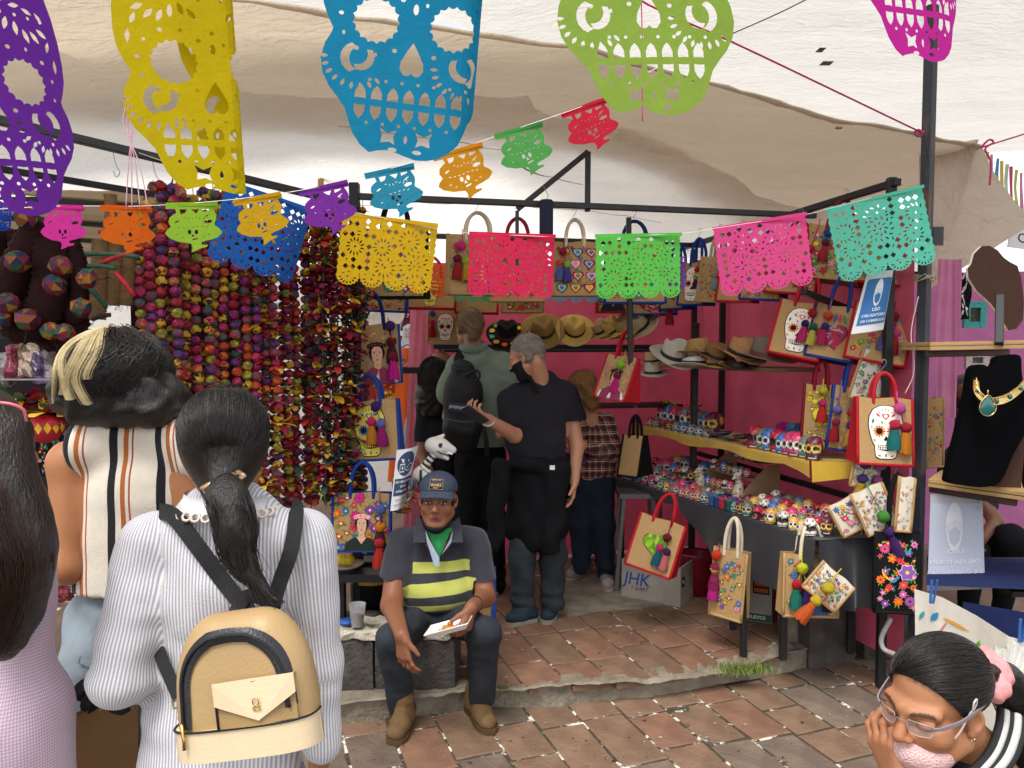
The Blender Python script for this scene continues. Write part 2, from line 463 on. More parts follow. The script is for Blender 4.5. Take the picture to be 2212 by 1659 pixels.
 # == ground
from mathutils import noise as _ns
rng=random.Random(7)
def G(x,y,z=0.):
 """where the sight line through (x, y) meets height z"""
 q=P(x,y,1.)-Vector((0,0,CAMH));return Vector((0,0,CAMH))+q*((z-CAMH)/q.z)
def stone_mat(name,c1,c2,c3,sc=6.,bump=.5,bsc=60.,rough=.85,white=0.,rnd=.12):
 m=mat(name,c1,rough,.25,.3,sc,bump,bsc,rnd=rnd)
 n=m.node_tree.nodes;L=m.node_tree.links
 rp=next(x for x in n if x.type=='VALTORGB');e=rp.color_ramp.elements
 e[0].color=(*lin(c1),1);e[1].color=(*lin(c3),1);q=e.new(.5);q.color=(*lin(c2),1)
 e[0].position=.25;e[-1].position=.78
 if white:
  b=n['Principled BSDF'];src=b.inputs['Base Color'].links[0].from_socket
  tc=next(x for x in n if x.type=='TEX_COORD');nz=n.new('ShaderNodeTexNoise');nz.inputs['Scale'].default_value=9;nz.inputs['Detail'].default_value=8;nz.inputs['Roughness'].default_value=.7
  L.new(tc.outputs['Object'],nz.inputs['Vector'])
  r2=n.new('ShaderNodeValToRGB');r2.color_ramp.elements[0].position=white;r2.color_ramp.elements[1].position=white+.06;L.new(nz.outputs['Fac'],r2.inputs[0])
  mx=n.new('ShaderNodeMix');mx.data_type='RGBA';L.new(r2.outputs[0],mx.inputs[0]);L.new(src,mx.inputs[6]);mx.inputs[7].default_value=(*lin('#e8e2d2'),1)
  L.new(mx.outputs[2],b.inputs['Base Color'])
 return m
M_soil=stone_mat('soil','#4d473f','#5d564c','#6d665a')
M_joint=stone_mat('joint_mortar','#3a332b','#4a4238','#57503f',30,.6,80,white=.535,rnd=0)
M_joint2=stone_mat('joint_mortar_inner','#4b3a2f','#5a463a','#6a5646',30,.6,80,white=.56,rnd=0)
M_brick=stone_mat('paver_brown','#64503f','#7a614f','#8f7461',6,.6,45,rough=.7,rnd=.10)
M_brick_dark=stone_mat('paver_grey','#5c5046','#716257','#887868',6,.6,45,rough=.7,rnd=.10)
M_brick_red=stone_mat('paver_red','#6b5041','#81604e','#97745f',6,.6,45,rough=.72,rnd=.10)
M_kerb=stone_mat('kerb_concrete','#655e52','#837a6b','#9c9483',8,.9,60)
M_lava=stone_mat('dark_stone','#3a3632','#4d4843','#65605a',9,1.,55)
M_lime=stone_mat('old_lime_mortar','#8a8272','#b0a898','#cfc8b8',9,.9,60)
gm=MB();gm.grid(lambda u,v:(-60+120*u,-30+160*v,-.03),8,8);tag(gm.build('ground',M_soil),kind='structure')
KF=[G(x,y)for x,y in((560,1580),(820,1556),(960,1538),(1061,1526),(1104,1530),(1212,1524),(1269,1517),(1374,1508),(1464,1497),(1506,1490),(1646,1461),(1740,1440),(1830,1418),(1990,1385),(2300,1340))]
KB=[G(x,y,FLOOR2)for x,y in((560,1540),(820,1515),(960,1503),(1053,1494),(1100,1492),(1200,1486),(1265,1483),(1374,1477),(1450,1470),(1504,1463),(1600,1446),(1668,1425),(1740,1405),(1900,1375),(2200,1325))]
def kerb_y(line,x):
 for a,b in zip(line,line[1:]):
  if a.x<=x<=b.x:return a.y+(b.y-a.y)*(x-a.x)/(b.x-a.x)
 return line[0].y if x<line[0].x else line[-1].y+(x-line[-1].x)*.25
PA=Vector((.33,-.944,0));PB=Vector((.944,.33,0))
brick_meshes={}
def brick_mesh(key,L,w,t,m):
 if key in brick_meshes:return brick_meshes[key]
 r=random.Random(str(key));mb=MB();N=4;hz=[]
 vs=[];fs=[]
 j=lambda:r.uniform(-.004,.004)
 out=[]
 for(sx,sy)in((-1,-1),(0,-1),(1,-1),(1,0),(1,1),(0,1),(-1,1),(-1,0)):
  out.append((sx*L/2+j(),sy*w/2+j()))
 bl=.006
 top=[(x*(1-bl*2/L),y*(1-bl*2/w),r.uniform(-.0022,.0008))for x,y in out]
 vs=[(x,y,-t)for x,y in out]+[(x,y,-.005)for x,y in out]+top+[(0,0,r.uniform(-.001,.001))]
 for k in range(8):
  k2=(k+1)%8
  fs+=[(k,k2,8+k2,8+k),(8+k,8+k2,16+k2,16+k),(16+k,16+k2,24)]
 mb.add(vs,fs);me=mb.mesh('brick',m);brick_meshes[key]=me;return me
def lay(parent,z,t,inside,mats,box,wc,Ls,seed,strict=False):
 r=random.Random(seed);n=0
 ca=[Vector((x,y,0)).dot(PA)for x in box[:2]for y in box[2:]];cb=[Vector((x,y,0)).dot(PB)for x in box[:2]for y in box[2:]]
 b=min(cb)
 while b<max(cb):
  a=min(ca)-r.uniform(0,.4)
  while a<max(ca):
   L=L0=r.choice(Ls);c=PA*(a+L/2)+PB*(b+wc/2)
   if strict:
    while L>.1 and not inside(*(PA*(a+L)+PB*(b+wc/2))[:2]):L-=.03
    c=PA*(a+L/2)+PB*(b+wc/2)
   if L>.1 and inside(c.x,c.y):
    q=r.choices(range(len(mats)),[m[1]for m in mats])[0]
    me=brick_mesh((q,round(L,2),wc,t,r.randrange(5)),L-.011,wc-.011,t,mats[q][0])
    M=frame((c.x,c.y,z+r.uniform(-.003,.002)),PA,PB);M=M@Matrix.Rotation(r.uniform(-.008,.008),4,'Z')@Matrix.Rotation(r.uniform(-.006,.006),4,'X')
    inst(me,'brick',parent,M);n+=1
   a+=L if not strict else L0
  b+=wc
 return n
lo=MB();lo.grid(lambda u,v:(-1.45+4.75*u,2.6+2.6*v,-.004),10,6);lop=tag(lo.build('street_pavement',M_joint),kind='structure')
NB1=lay(lop,0.,.028,lambda x,y:-1.4<x<3.25 and 2.65<y<kerb_y(KF,x)+.15 and abs(x)<.9*y+.15,[(M_brick,7),(M_brick_dark,3),(M_brick_red,2)],(-1.6,3.4,2.5,5),.213,[.30,.36,.42,.24],3)
up=MB();up.grid(lambda u,v:(-.62+2.9*u,(kerb_y(KF,-.62+2.9*u)+.06)*(1-v)+6.3*v,FLOOR2-.005),40,6);upp=tag(up.build('stall_pavement',M_joint2),kind='structure')
NB2=lay(upp,FLOOR2,.03,lambda x,y:-.6<x<2.1 and kerb_y(KB,x)+.0<y<6.2 and not(x<-.2 and y<4.0),[(M_brick_red,5),(M_brick,5)],(-1,2.2,3.4,6.3),.213,[.30,.36,.42,.24],5,True)
print('bricks',NB1,NB2)
u2=MB();u2.grid(lambda u,v:(-9+18*u,(kerb_y(KF,-9+18*u)+.08)*(1-v)+14*v,FLOOR2-.03),40,6);tag(u2.build('plaza_pavement',stone_mat('plaza','#6d5a4e','#7d6a5c','#8f7a6a',4,.4,40)),kind='structure')
kb=MB();KN=120
def kerb_pt(u,v):
 i=u*(len(KF)-1);a=min(int(i),len(KF)-2);t=i-a
 f=KF[a].lerp(KF[a+1],t);b=KB[a].lerp(KB[a+1],t)
 prof=[(0,-.01),(-.006,.03),(.0,.075),(.03,.1),(.5,.109),(1.0,.104),(1.15,.094)]
 s=prof[min(6,round(v*6))];p=f.lerp(b,min(1,s[0]));p+=Vector((0,.16 if s[0]>1 else 0,0));p.z=s[1]
 nz=_ns.noise_vector(p*5)*.016+_ns.noise_vector(p*17)*.010+_ns.noise_vector(p*40)*.005
 if s[1]>.07:nz.z=min(nz.z,.006)
 return p+nz
kb.grid(kerb_pt,KN,6,smooth=False);tag(kb.build('kerb',M_kerb),kind='structure')
cp=MB();poly=[G(x,y,FLOOR2+.006)for x,y in((1195,1205),(1330,1225),(1345,1252),(1440,1290),(1447,1303),(1380,1312),(1290,1318),(1230,1330),(1195,1320),(1170,1260))]
pc=sum(poly,Vector())/len(poly);ring=[p+_ns.noise_vector(p*9)*.02 for p in poly]
cp.add([pc]+[Vector((p.x,p.y,FLOOR2+.007))for p in ring]+[Vector((p.x,p.y,FLOOR2-.01))for p in ring],[(0,1+k,1+(k+1)%10)for k in range(10)]+[(1+k,11+k,11+(k+1)%10,1+(k+1)%10)for k in range(10)])
tag(cp.build('cement_patch',M_kerb),kind='structure')
def rough_block(name,c,h,m,rotz=0,amp=.02,sc=6.,cuts=7,parent=None,taper=0):
 bm=bmesh.new();bmesh.ops.create_cube(bm,size=2);bmesh.ops.subdivide_edges(bm,edges=bm.edges[:],cuts=cuts,use_grid_fill=True)
 Rm=Matrix.Rotation(rotz,3,'Z');c=Vector(c)
 for v in bm.verts:
  p=v.co.copy();q=p.copy()
  q=q*(1-.06*(max(abs(p.x),abs(p.y))>.99)*(abs(p.z)>.99))
  q.x*=1-taper*(p.z+1)/2;q.y*=1-taper*(p.z+1)/2
  q=Vector((q.x*h[0],q.y*h[1],q.z*h[2]))
  q+=_ns.noise_vector((q+c)*sc)*amp+_ns.noise_vector((q+c)*sc*3.3)*amp*.45
  v.co=q
 me=bpy.data.meshes.new(name);bm.to_mesh(me);bm.free();me.materials.append(m)
 o=bpy.data.objects.new(name,me);link(o,parent);o.location=c;o.rotation_euler=(0,0,rotz);return o
sb=empty('stone_bench',(-.7,3.7,0),label='low bench of dark volcanic stone blocks behind the seated man',cat='stone bench')
for(x0,x1,y0,y1,h)in((-.268,-.66,3.56,3.98,.355),(-.668,-.98,3.55,3.98,.345),(-.988,-1.5,3.55,3.98,.35)):
 o=rough_block('stone',((x0+x1)/2,(y0+y1)/2,h/2),(abs(x1-x0)/2,(y1-y0)/2,h/2),M_lava,amp=.014,sc=5,cuts=9);o.parent=sb;o.matrix_parent_inverse=Matrix.Translation(sb.location).inverted()
for k,(x,y,w)in enumerate(((-.42,3.60,.14),(-.80,3.60,.16),(-.6,3.74,.2))):
 o=rough_block('mortar_patch',(x,y,.355),(w,.05,.018),M_lime,amp=.022,sc=14,cuts=8);o.parent=sb;o.matrix_parent_inverse=Matrix.Translation(sb.location).inverted()
sb2=empty('stone_footing',(1.75,4.2,0),label='dark stone blocks and cement stump at the foot of the rusty post',cat='stone block')
for a,b,h,m,am in((G(1790,1440),(.13,.14,.22),.1,M_lava,.012),(G(1905,1418),(.16,.15,.17),.2,M_lava,.012),(G(1735,1432),(.07,.07,.20),0,M_kerb,.016)):
 o=rough_block('stone',(a.x,a.y+.13,b[2]*.9),b,m,rotz=h,amp=am,cuts=8);o.parent=sb2;o.matrix_parent_inverse=Matrix.Translation(sb2.location).inverted()
 # == tarpaulins
def tarp_mat(name,c,trans,vs=2.2):
 m=mat(name,c,.6,.25,.05,vs,.55,9.,trans=trans,stretch=(1,2.4,1));n=m.node_tree.nodes;L=m.node_tree.links
 bp=next(x for x in n if x.type=='BUMP');bp.inputs['Distance'].default_value=.035;bp.inputs['Strength'].default_value=.7
 nz=[x for x in n if x.type=='TEX_NOISE'][1];nz.inputs['Detail'].default_value=6;nz.inputs['Roughness'].default_value=.55;nz.inputs['Distortion'].default_value=1.2
 tr=next(x for x in n if x.type=='BSDF_TRANSLUCENT');L.new(bp.outputs[0],tr.inputs['Normal'])
 return m
M_tarp=tarp_mat('white_tarp','#dad7d1',.6)
M_tarp2=tarp_mat('roof_tarp','#eeeae4',.70)
M_shaded=tarp_mat('shaded_tarp','#d2c2ac',.55)  # beige puts the shade under the upper sheet into the colour
M_flap=tarp_mat('flap_tarp','#d2c5b5',.45)
def nzv(x,y,s,sd=0.):return _ns.noise(Vector((x*s,y*s,sd)))
def lerp_line(L,u):
 i=u*(len(L)-1);a=min(int(i),len(L)-2);return L[a].lerp(L[a+1],i-a)
t1=MB()
def f1(u,v):
 x=-4.2+9.6*u;yf=4.0+3.0*max(0,min(1,(x+.3)/1.3));y=2.9+(yf-2.9)*v
 z=3.42+.06*math.sin(x*1.3+.4)+.10*(y-3)*.25-.16*math.sin(math.pi*u)*math.sin(math.pi*v)+.035*nzv(x,y,1.1)+.012*nzv(x,y*2,3.2)
 return(x,y,z)
t1.grid(f1,80,70);tag(t1.build('tarp',M_tarp),'high white tarpaulin stretched over the whole market lane','tarp')
H2=[Vector((-4.0,1.7,3.10)),Vector((-2.2,2.15,3.05)),P(330,-60,2.66),P(604,0,2.82),P(796,35,2.92),P(1003,67,3.02),P(1255,104,3.14),P(1574,175,3.35),P(1812,256,3.6),P(1992,284,3.75),P(2121,317,3.86)]
B2=[Vector(p)for p in((-4.2,2.75,2.84),(-2.6,3.2,2.87),(-1.9,3.5,2.89),(-1.2,3.8,2.91),(-.6,4.0,2.92),(.0,4.05,2.92),(.4,4.4,2.90),(.85,4.7,2.87),(1.4,5.3,2.82),(1.95,5.9,2.76),(2.5,5.6,2.71))]
def f2(u,v):
 p=lerp_line(H2,u).lerp(lerp_line(B2,u),v)
 p.z-=.05*math.sin(math.pi*v)*(1-.3*u)
 p.z+=.03*nzv(p.x,p.y*2.2,1.6,3)+.012*nzv(p.x,p.y*3,5.,8)
 return p
t2=MB();t2.grid(f2,90,50);t2o=tag(t2.build('tarp',M_shaded),'hemmed sagging tarpaulin tied at one corner, its shade put into the colour as beige','tarp')
hem=MB();hem.grid(lambda u,v:f2(u,.022*v)+Vector((0,0,-.006-.004*math.sin(math.pi*v))),90,3);hem.build('hem',M_flap,t2o)
gr=MB();gp=P(1818,258,3.61)+Vector((0,.03,-.02));gr.tube([gp+Vector((.013*math.cos(a*.5236),.013*math.sin(a*.5236),-.01))for a in range(12)],.0045,6,closed=True);gr.build('grommet',mat('brass','#b5a27a',.35,metal=.9),t2o)
E3=[Vector((-4.0,2.3,2.78))]+[P(x,y,(z-CAMH)*FPX/(755-y))for x,y,z in((-260,90,2.8),(83,104,2.82),(180,131,2.82),(340,165,2.83),(511,190,2.84),(620,205,2.85),(741,216,2.86),(860,214,2.86),(981,212,2.86),(1068,216,2.86),(1140,207,2.86),(1158,240,2.85),(1212,270,2.84),(1290,288,2.83),(1356,302,2.82),(1430,332,2.8),(1504,362,2.78),(1524,371,2.77),(1589,393,2.75),(1632,425,2.7),(1700,440,2.66),(1760,450,2.62))]+[Vector((2.3,5.0,2.6))]
def f3(u,v):
 a=lerp_line(E3,u);b=Vector((-4.0+7.0*u,8.6+.3*u,2.62));p=a.lerp(b,v)
 q=(p-P0);uu=q.dot(UA);ridge=math.exp(-((uu+1.08)/.5)**2)*.10*math.exp(-((q.dot(VA)-.5)/1.3)**2)
 p.z+=ridge-.07*math.sin(math.pi*min(1,v*1.3))+.03*nzv(p.x*1.4,p.y*.8,1.7,5)+.012*nzv(p.x,p.y*2,5.5,2)+.02*abs(nzv(p.x+p.y*.5,p.y,2.2,9))
 return p
t3=MB();t3.grid(f3,110,60);t3o=tag(t3.build('tarp',M_tarp2),'wrinkled white roof tarpaulin over the bag stall frame','tarp')
for v0,v1,a,b in((.06,.20,.30,.62),(.34,.30,.2,.75),(.62,.55,.15,.85)):
 sm=MB();sm.ribbon([f3(a+(b-a)*k/30,v0+(v1-v0)*k/30)+Vector((0,0,-.004))for k in range(31)],.018,(0,.3,-1));sm.build('seam',M_flap,t3o)
t4=MB();FA,FB,FC,FD,FE=P(2121,317,3.88),P(2235,480,4.05),P(1985,640,4.25),P(1960,470,4.25),P(1985,300,4.05)
def f4(u,v):
 top=FE.lerp(FA,u);low=FC.lerp(FB,u);p=top.lerp(low,v)
 fold=math.exp(-((u-.75+.75*v*.9)/.10)**2)*(1-v)
 p.y+=-.10*fold+.03*math.sin(math.pi*v)*math.sin(math.pi*u)+.006*nzv(p.x,p.z,9);
 p.x+=-.05*u*math.sin(math.pi*v)*.6
 return p
t4.grid(f4,44,40);tag(t4.build('tarp_flap',M_flap),'pale side flap of tarpaulin hanging behind the rusty post','tarp')
# == stall frames
M_steel=mat('dark_steel','#2b2c30',.5,.5,.35,25,.25,90)
M_rust=mat('rusty_post','#2f2e38',.55,.4,.3,8,.5,70,stretch=(1,1,.35))
_n=M_rust.node_tree.nodes;_L=M_rust.node_tree.links;_rp=next(x for x in _n if x.type=='VALTORGB').color_ramp.elements
_rp[0].color=(*lin('#262a3c'),1);_rp[1].color=(*lin('#6a4a38'),1);_rp.new(.56).color=(*lin('#33343a'),1)
M_black=mat('black_paint','#1d1c1e',.5,.4,.25,20,.15,80)
M_bamboo=mat('bamboo_tape','#b08a4e',.6,.3,.3,30,.3,60,stretch=(1,1,.3))
def post(name,a,b,w,m,parent,h=None,up=(0,1,0)):
 mb=MB();mb.bar(a,b,w,h,up);return mb.build(name,m,parent)
rp_=empty('rusty_post',S(.0,0,0),label='tall rusty square steel post in front of the bag stall',cat='post')
def sub(parent,o):o.parent=parent;o.matrix_parent_inverse=Matrix.Translation(parent.location).inverted();return o
def pst(name,a,b,w,m,parent,h=None,up=(0,1,0)):return sub(parent,post(name,a,b,w,m,None,h,up))
pb=P(1977,1290,3.72);pb.z=0;pt=P(2012,60,3.72);pt=pb.lerp(pt,3.6/pt.z)
pst('tube',pb,pt,.047,M_rust,rp_,up=(.55,-.83,0))
br=P(2040,510,3.70);pst('bracket',br+Vector((-.03,0,-.045)),br+Vector((-.03,0,.045)),.05,M_rust,rp_,.006)
for yy in(600,1140):
 a=P(1998,yy,3.68);mb=MB()
 for k in range(10):mb.tube([a+Vector((.045*math.cos(t)+rng.uniform(-.006,.006),.045*math.sin(t),rng.uniform(-.02,.02)))for t in[k+i*.5 for i in range(5)]],.0025,5)
 if yy==600:sub(rp_,mb.build('knot',mat('twine','#a89a80',.9),None))
fr=empty('market_stall',S(-.05,.05,0),label='black square-tube frame of the bag stall with a gabled cross beam',cat='stall frame')
ZR=2.53
pst('post',S(-.07,.10,0),S(-.07,.10,ZR+.04),.04,M_black,fr)
pst('rail',S(-.07,.05,ZR+.01),S(-.07,2.9,ZR),.035,M_black,fr,up=(0,0,1))
LP=Vector((-.815,3.97,0))
cb0=P(765,424,3.97);cb1=P(1762,466,4.47)
pst('cross_beam',cb0,cb1,.032,M_steel,fr,up=(0,0,1))
ap=P(1270,328,4.23)
pst('king_post',P(1269,457,4.23),ap,.03,M_steel,fr)
pst('strut',P(1118,452,4.15),ap,.03,M_steel,fr,up=(0,0,1))
pst('drop_bar',P(1117,455,4.15),P(1117,640,4.15),.02,M_steel,fr)
pst('drop_bar',P(1358,470,4.32),P(1362,800,4.32),.028,M_black,fr)
pst('post',S(-2.85,.76,0)*0+LP,LP+Vector((0,0,2.58)),.05,M_black,fr)
pst('post',S(-.05,2.3,0),S(-.05,2.3,2.5),.04,M_black,fr);pst('post',S(-.42,1.55,.1),S(-.40,1.55,1.9),.04,M_black,fr)
pst('post',S(-.02,1.9,0),S(-.02,1.9,2.5),.04,M_black,fr)
pst('bracket_arm',P(1930,593,3.95),P(1985,593,3.8),.03,M_steel,fr,up=(0,0,1));pst('bracket_arm',P(1870,908,3.85),P(1985,912,3.8),.028,M_steel,fr,up=(0,0,1))
pst('bracket_arm',P(1845,672,4.2),P(1735,630,3.9),.03,M_black,fr,up=(0,0,1))
pst('back_rail',S(-2.3,2.25,ZR),S(0,2.3,ZR),.035,M_black,fr,up=(0,0,1))
pst('back_rail',S(-2.1,2.25,1.74),S(-.2,2.2,1.74),.035,M_black,fr,up=(0,0,1))
pst('back_rail',S(-.1,2.1,.93),S(-.08,.15,.93),.03,M_black,fr,up=(0,0,1))
pst('back_rail',P(860,800,4.7),P(905,800,4.8),.04,M_black,fr,up=(0,0,1))
lf=empty('bead_stall',LP,label='black steel rails the palm bead garlands hang from',cat='stall frame')
LA,LB=P(40,270,2.74),P(775,445,3.95)
lrail=lambda t:LA.lerp(LB,t)
pst('rail',lrail(-.5),lrail(1.0),.032,M_steel,lf,up=(0,0,1))
pst('rail',P(-300,315,3.2),P(420,435,4.1),.03,M_black,lf,up=(0,0,1))
pst('rail',P(-60,722,3.2),P(290,722,3.35),.045,M_black,lf,up=(0,0,1))
for(x,y0,y1,d)in((695,262,520,4.6),(546,335,470,4.9)):
 q=empty('bamboo_pole',P(x,y1,d),label='bamboo pole wrapped in yellowed tape rising behind the %s'%('purple bunting' if x>600 else 'blue cut-paper banner'),cat='pole')
 mb=MB();mb.tube([P(x-4,y1+300,d),P(x-2,y0+120,d),P(x,y0+12,d)],.018,10);sub(q,mb.build('stem',M_bamboo))
 mb=MB();mb.tube([P(x,y0+14,d),P(x+1,y0+4,d),P(x+6,y0,d)],[.021,.02,.014],8);sub(q,mb.build('tip',M_black))
def cloth_mat(name,c,**k):return mat(name,c,.85,.15,.16,5,.25,220,sheen=.3,**k)
M_pink=cloth_mat('pink_cloth','#cb566f',trans=.3)
def cloth(name,a,b,z0,z1,m,label,folds=.008,nf=14,lean=(0,0,0),cat='cloth wall'):
 a=Vector(a);b=Vector(b);d=(b-a).normalized();nn=Vector((d.y,-d.x,0));mb=MB()
 def f(u,v):
  p=a.lerp(b,u)+Vector(lean)*v;p.z=z0+(z1-z0)*v
  return p+nn*(folds*(math.sin(nf*u*6.28+1.7*math.sin(3*v+u*5))*(.6+.4*math.sin(9*u))+nzv(p.x*3+p.y*3,p.z,1.3)*1.5))
 mb.grid(f,70,24);return tag(mb.build(name,m),label,cat)
cloth('cloth_wall',S(.03,.06,0),S(.03,2.5,0),.12,2.43,M_pink,'deep pink cloth wall behind the hats and the skull shelves',nf=5)
cloth('cloth_wall',S(-2.22,2.42,0),S(.06,2.46,0),.12,2.36,M_pink,'deep pink cloth wall at the back behind the row of hats',nf=5)
cloth('cloth_drape',S(-2.33,2.36,0),S(-2.08,2.40,0),.3,2.28,cloth_mat('rose_cloth','#d8849a',trans=.3),'paler rose drape gathered at the edge of the back wall',folds=.02,nf=4,lean=(.09,0,0),cat='drape')
# == cut-paper banners
def paper(name,c,t=.5):return mat(name,c,.8,.15,.07,30,.12,120,trans=t)
def scallop(cx,cy,r,n=16,amp=.09):
 return[(cx+r*(1+amp*math.cos(n*6.2832*k/(n*3)))*math.cos(6.2832*k/(n*3)),cy+r*(1+amp*math.cos(n*6.2832*k/(n*3)))*math.sin(6.2832*k/(n*3)))for k in range(n*3)]
def crescent(cx,cy,r,rot,w=.34,n=7):
 a=[(r*math.cos(t),r*math.sin(t))for t in[math.pi*(.62+.76*k/n)for k in range(n+1)]]
 b=[(r*w*1.2+r*(1-w*.25)*math.cos(t)*.95,r*.82*math.sin(t))for t in[math.pi*(1.34-.68*k/n)for k in range(n+1)]]
 c,s_=math.cos(rot),math.sin(rot);return[(cx+(x+r*.7)*c-y*s_,cy+(x+r*.7)*s_+y*c)for x,y in a+b]
def tooth(cx,cy,w,h,up=1):return[(cx-w/2,cy),(cx-w*.48,cy+up*h*.45),(cx-w*.28,cy+up*h*.78),(cx,cy+up*h),(cx+w*.28,cy+up*h*.78),(cx+w*.48,cy+up*h*.45),(cx+w/2,cy),(cx,cy+up*h*.03)]
def skull_outline():
 h=[(0,.03),(.12,0),(.24,.01),(.36,.045),(.47,.12),(.56,.22),(.61,.34),(.66,.47),(.74,.57),(.84,.68),(.92,.82),(.95,.98),(.92,1.14),(.86,1.26),(.85,1.31),(.91,1.42),(.97,1.56),(1.,1.75),(1.,2.0),(.97,2.25),(.9,2.5),(.82,2.7),(.8,2.95)]
 l=[(-.1,.06),(-.2,.075),(-.3,.055),(-.37,.03),(-.47,.10),(-.56,.22)]+[(-x,y)for x,y in h[6:]]
 return h+l[::-1]
def skull_holes():
 H=[]
 for s_ in(-1,1):
  H.append(scallop(s_*.41,1.45,.235,17,.07))
  H.append(crescent(s_*.70,1.02,.17,0 if s_<0 else math.pi));H.append(crescent(s_*.46,.98,.15,math.pi*.8 if s_<0 else math.pi*.2))
  for k in range(9):
   t=k/8;a=math.pi*(1.02+.72*t);x=s_*.60+s_*-.36*math.cos(a)*-1*(-1);
   H.append(leaf2(s_*.58+.34*math.cos(a)*(1 if s_>0 else 1),1.02+.30*math.sin(a),.085,.04,a))
  for k in range(11):
   a=6.283*k/11+.2
   if abs(s_*.41+.36*math.cos(a))>.1:H.append(ell2(s_*.41+.37*math.cos(a),1.45+.37*math.sin(a),.028 if k%2 else .018,.024,6))
  for k in range(6):H.append(leaf2(s_*(.2+.11*k),2.0+.05*math.sin(k*1.4),.15,.06,.9*s_+.35*k*s_))
  for k in range(5):H.append(leaf2(s_*(.15+.15*k),2.32-.03*k,.13,.05,1.2*s_-.5*k*s_));H.append(ell2(s_*(.12+.16*k),2.16,.02,.02,6))
  for k in range(4):H.append(ell2(s_*(.14+.16*k),2.5,.022,.022,6));H.append(leaf2(s_*(.2+.16*k),2.64,.1,.05,.5*k))
  H.append([(s_*.10,.30),(s_*.13,.22),(s_*.11,.14),(s_*.17,.17),(s_*.26,.15),(s_*.25,.24),(s_*.28,.31),(s_*.19,.26)])
  H.append(ell2(s_*.13,.085,.05,.024,8))
  H.append(leaf2(s_*.86,1.7,.16,.05,1.5));H.append(leaf2(s_*.8,1.9,.14,.05,1.2))
 H.append([(0,1.26),(.06,1.16),(.12,1.04),(.125,.96),(.08,.90),(.03,.90),(0,.93),(-.03,.90),(-.08,.90),(-.125,.96),(-.12,1.04),(-.06,1.16)])
 H.append(leaf2(0,.21,.1,.04,1.57));H.append(ell2(0,1.62,.03,.06,8));H.append(ell2(0,1.8,.025,.025,6))
 for k in range(7):
  x=-.51+.17*k;H.append(tooth(x,.60,.115,.15));H.append(tooth(x,.53,.115,.15,-1));H.append(ell2(x+.085 if k<6 else .6,.81,.02,.02,6))
  if k<6:H.append(ell2(x+.085,.345,.02,.02,6))
 return H
_SO,_SH=skull_outline(),skull_holes()
def curl_fn(O,ax,ay,an,sc,x0=.0,c=0.,side=1,fold=None,wav=.02,y0=0.,cy=0.):
 """sheet -> place: beyond x0 the paper curls with curvature c; fold=(x, angle) folds it sharply"""
 def f(x,y):
  X=x;N=wav*math.sin(2.1*x+1.3*y)+cy*(y-y0)**2
  if c and(x-x0)*side>0:
   t=(x-x0)*side;w_=min(t,math.pi/c);X=x0+side*(math.sin(w_*c)/c-max(0,t-w_));N+=(1-math.cos(w_*c))/c
  if fold and(x-fold[0])*side>0:
   t=(x-fold[0])*side;X=fold[0]+side*t*math.cos(fold[1]);N+=t*math.sin(fold[1])
  return O+ax*(X*sc)+ay*(y*sc)+an*(N*sc)
 return f
def axes(roll,yaw,tilt=0.):
 M=Matrix.Rotation(R(yaw),3,'Z')@Matrix.Rotation(R(tilt),3,'X')@Matrix.Rotation(R(roll),3,'Y')
 return M@Vector((1,0,0)),M@Vector((0,0,1)),M@Vector((0,1,0))
BIG=[('purple','#6f2fa3',(40,466),1.28,200,-9,52,dict(c=.5,x0=-.2)),('yellow','#ccb70e',(482,418),1.25,190,-3,20,dict(c=9.,x0=.14)),('blue','#1a86b0',(872,344),1.30,200,5,6,dict(c=5.,x0=.5)),('lime green','#94b34a',(1418,250),1.10,210,-4,6,dict(c=.25,x0=0)),('magenta','#cb2a9e',(1998,132),1.25,182,-5,22,dict(c=.8,x0=.2))]
for nm,c,(px,py),d,hw,roll,yaw,kw in BIG:
 ax,ay,an=axes(roll,yaw,-3);O=P(px,py,d);sc=hw*mpp(d)
 mb=cut_sheet(_SO,_SH,curl_fn(O,ax,ay,an,sc,**kw),.06 if kw['c']>2 else .12)
 o=mb.build('skull_banner',paper('paper_'+nm.replace(' ','_'),c));tag(o,'large %s cut-paper skull hanging close overhead'%nm,'paper banner','large cut-paper skulls overhead')
_bt=MB();_bt.tube([P(-200,-420,1.28),P(452,-160,1.25),P(872,-300,1.3),P(1425,-340,1.1),P(2300,-350,1.25)],.0012,5);tag(_bt.build('banner_string',mat('white_string','#e9e6e0',.8)),'white string the large paper skulls hang from','string')
def bunt_outline():
 return[(-.5,0),(.5,0),(.5,-.085),(.40,-.09),(.43,-.15),(.455,-.22),(.45,-.30),(.42,-.37),(.42,-.42),(.50,-.48),(.55,-.54),(.54,-.58),(.46,-.66),(.32,-.71),(.22,-.73),(.15,-.76),(.16,-.80),(.28,-.81),(.25,-.85),(.12,-.88),(.02,-.93),(-.05,-.95),(-.02,-.86),(-.05,-.78),(-.14,-.76),(-.28,-.74),(-.46,-.66),(-.54,-.57),(-.50,-.50),(-.42,-.44),(-.43,-.42),(-.46,-.34),(-.43,-.25),(-.36,-.20),(-.30,-.17),(-.32,-.09),(-.5,-.085)]
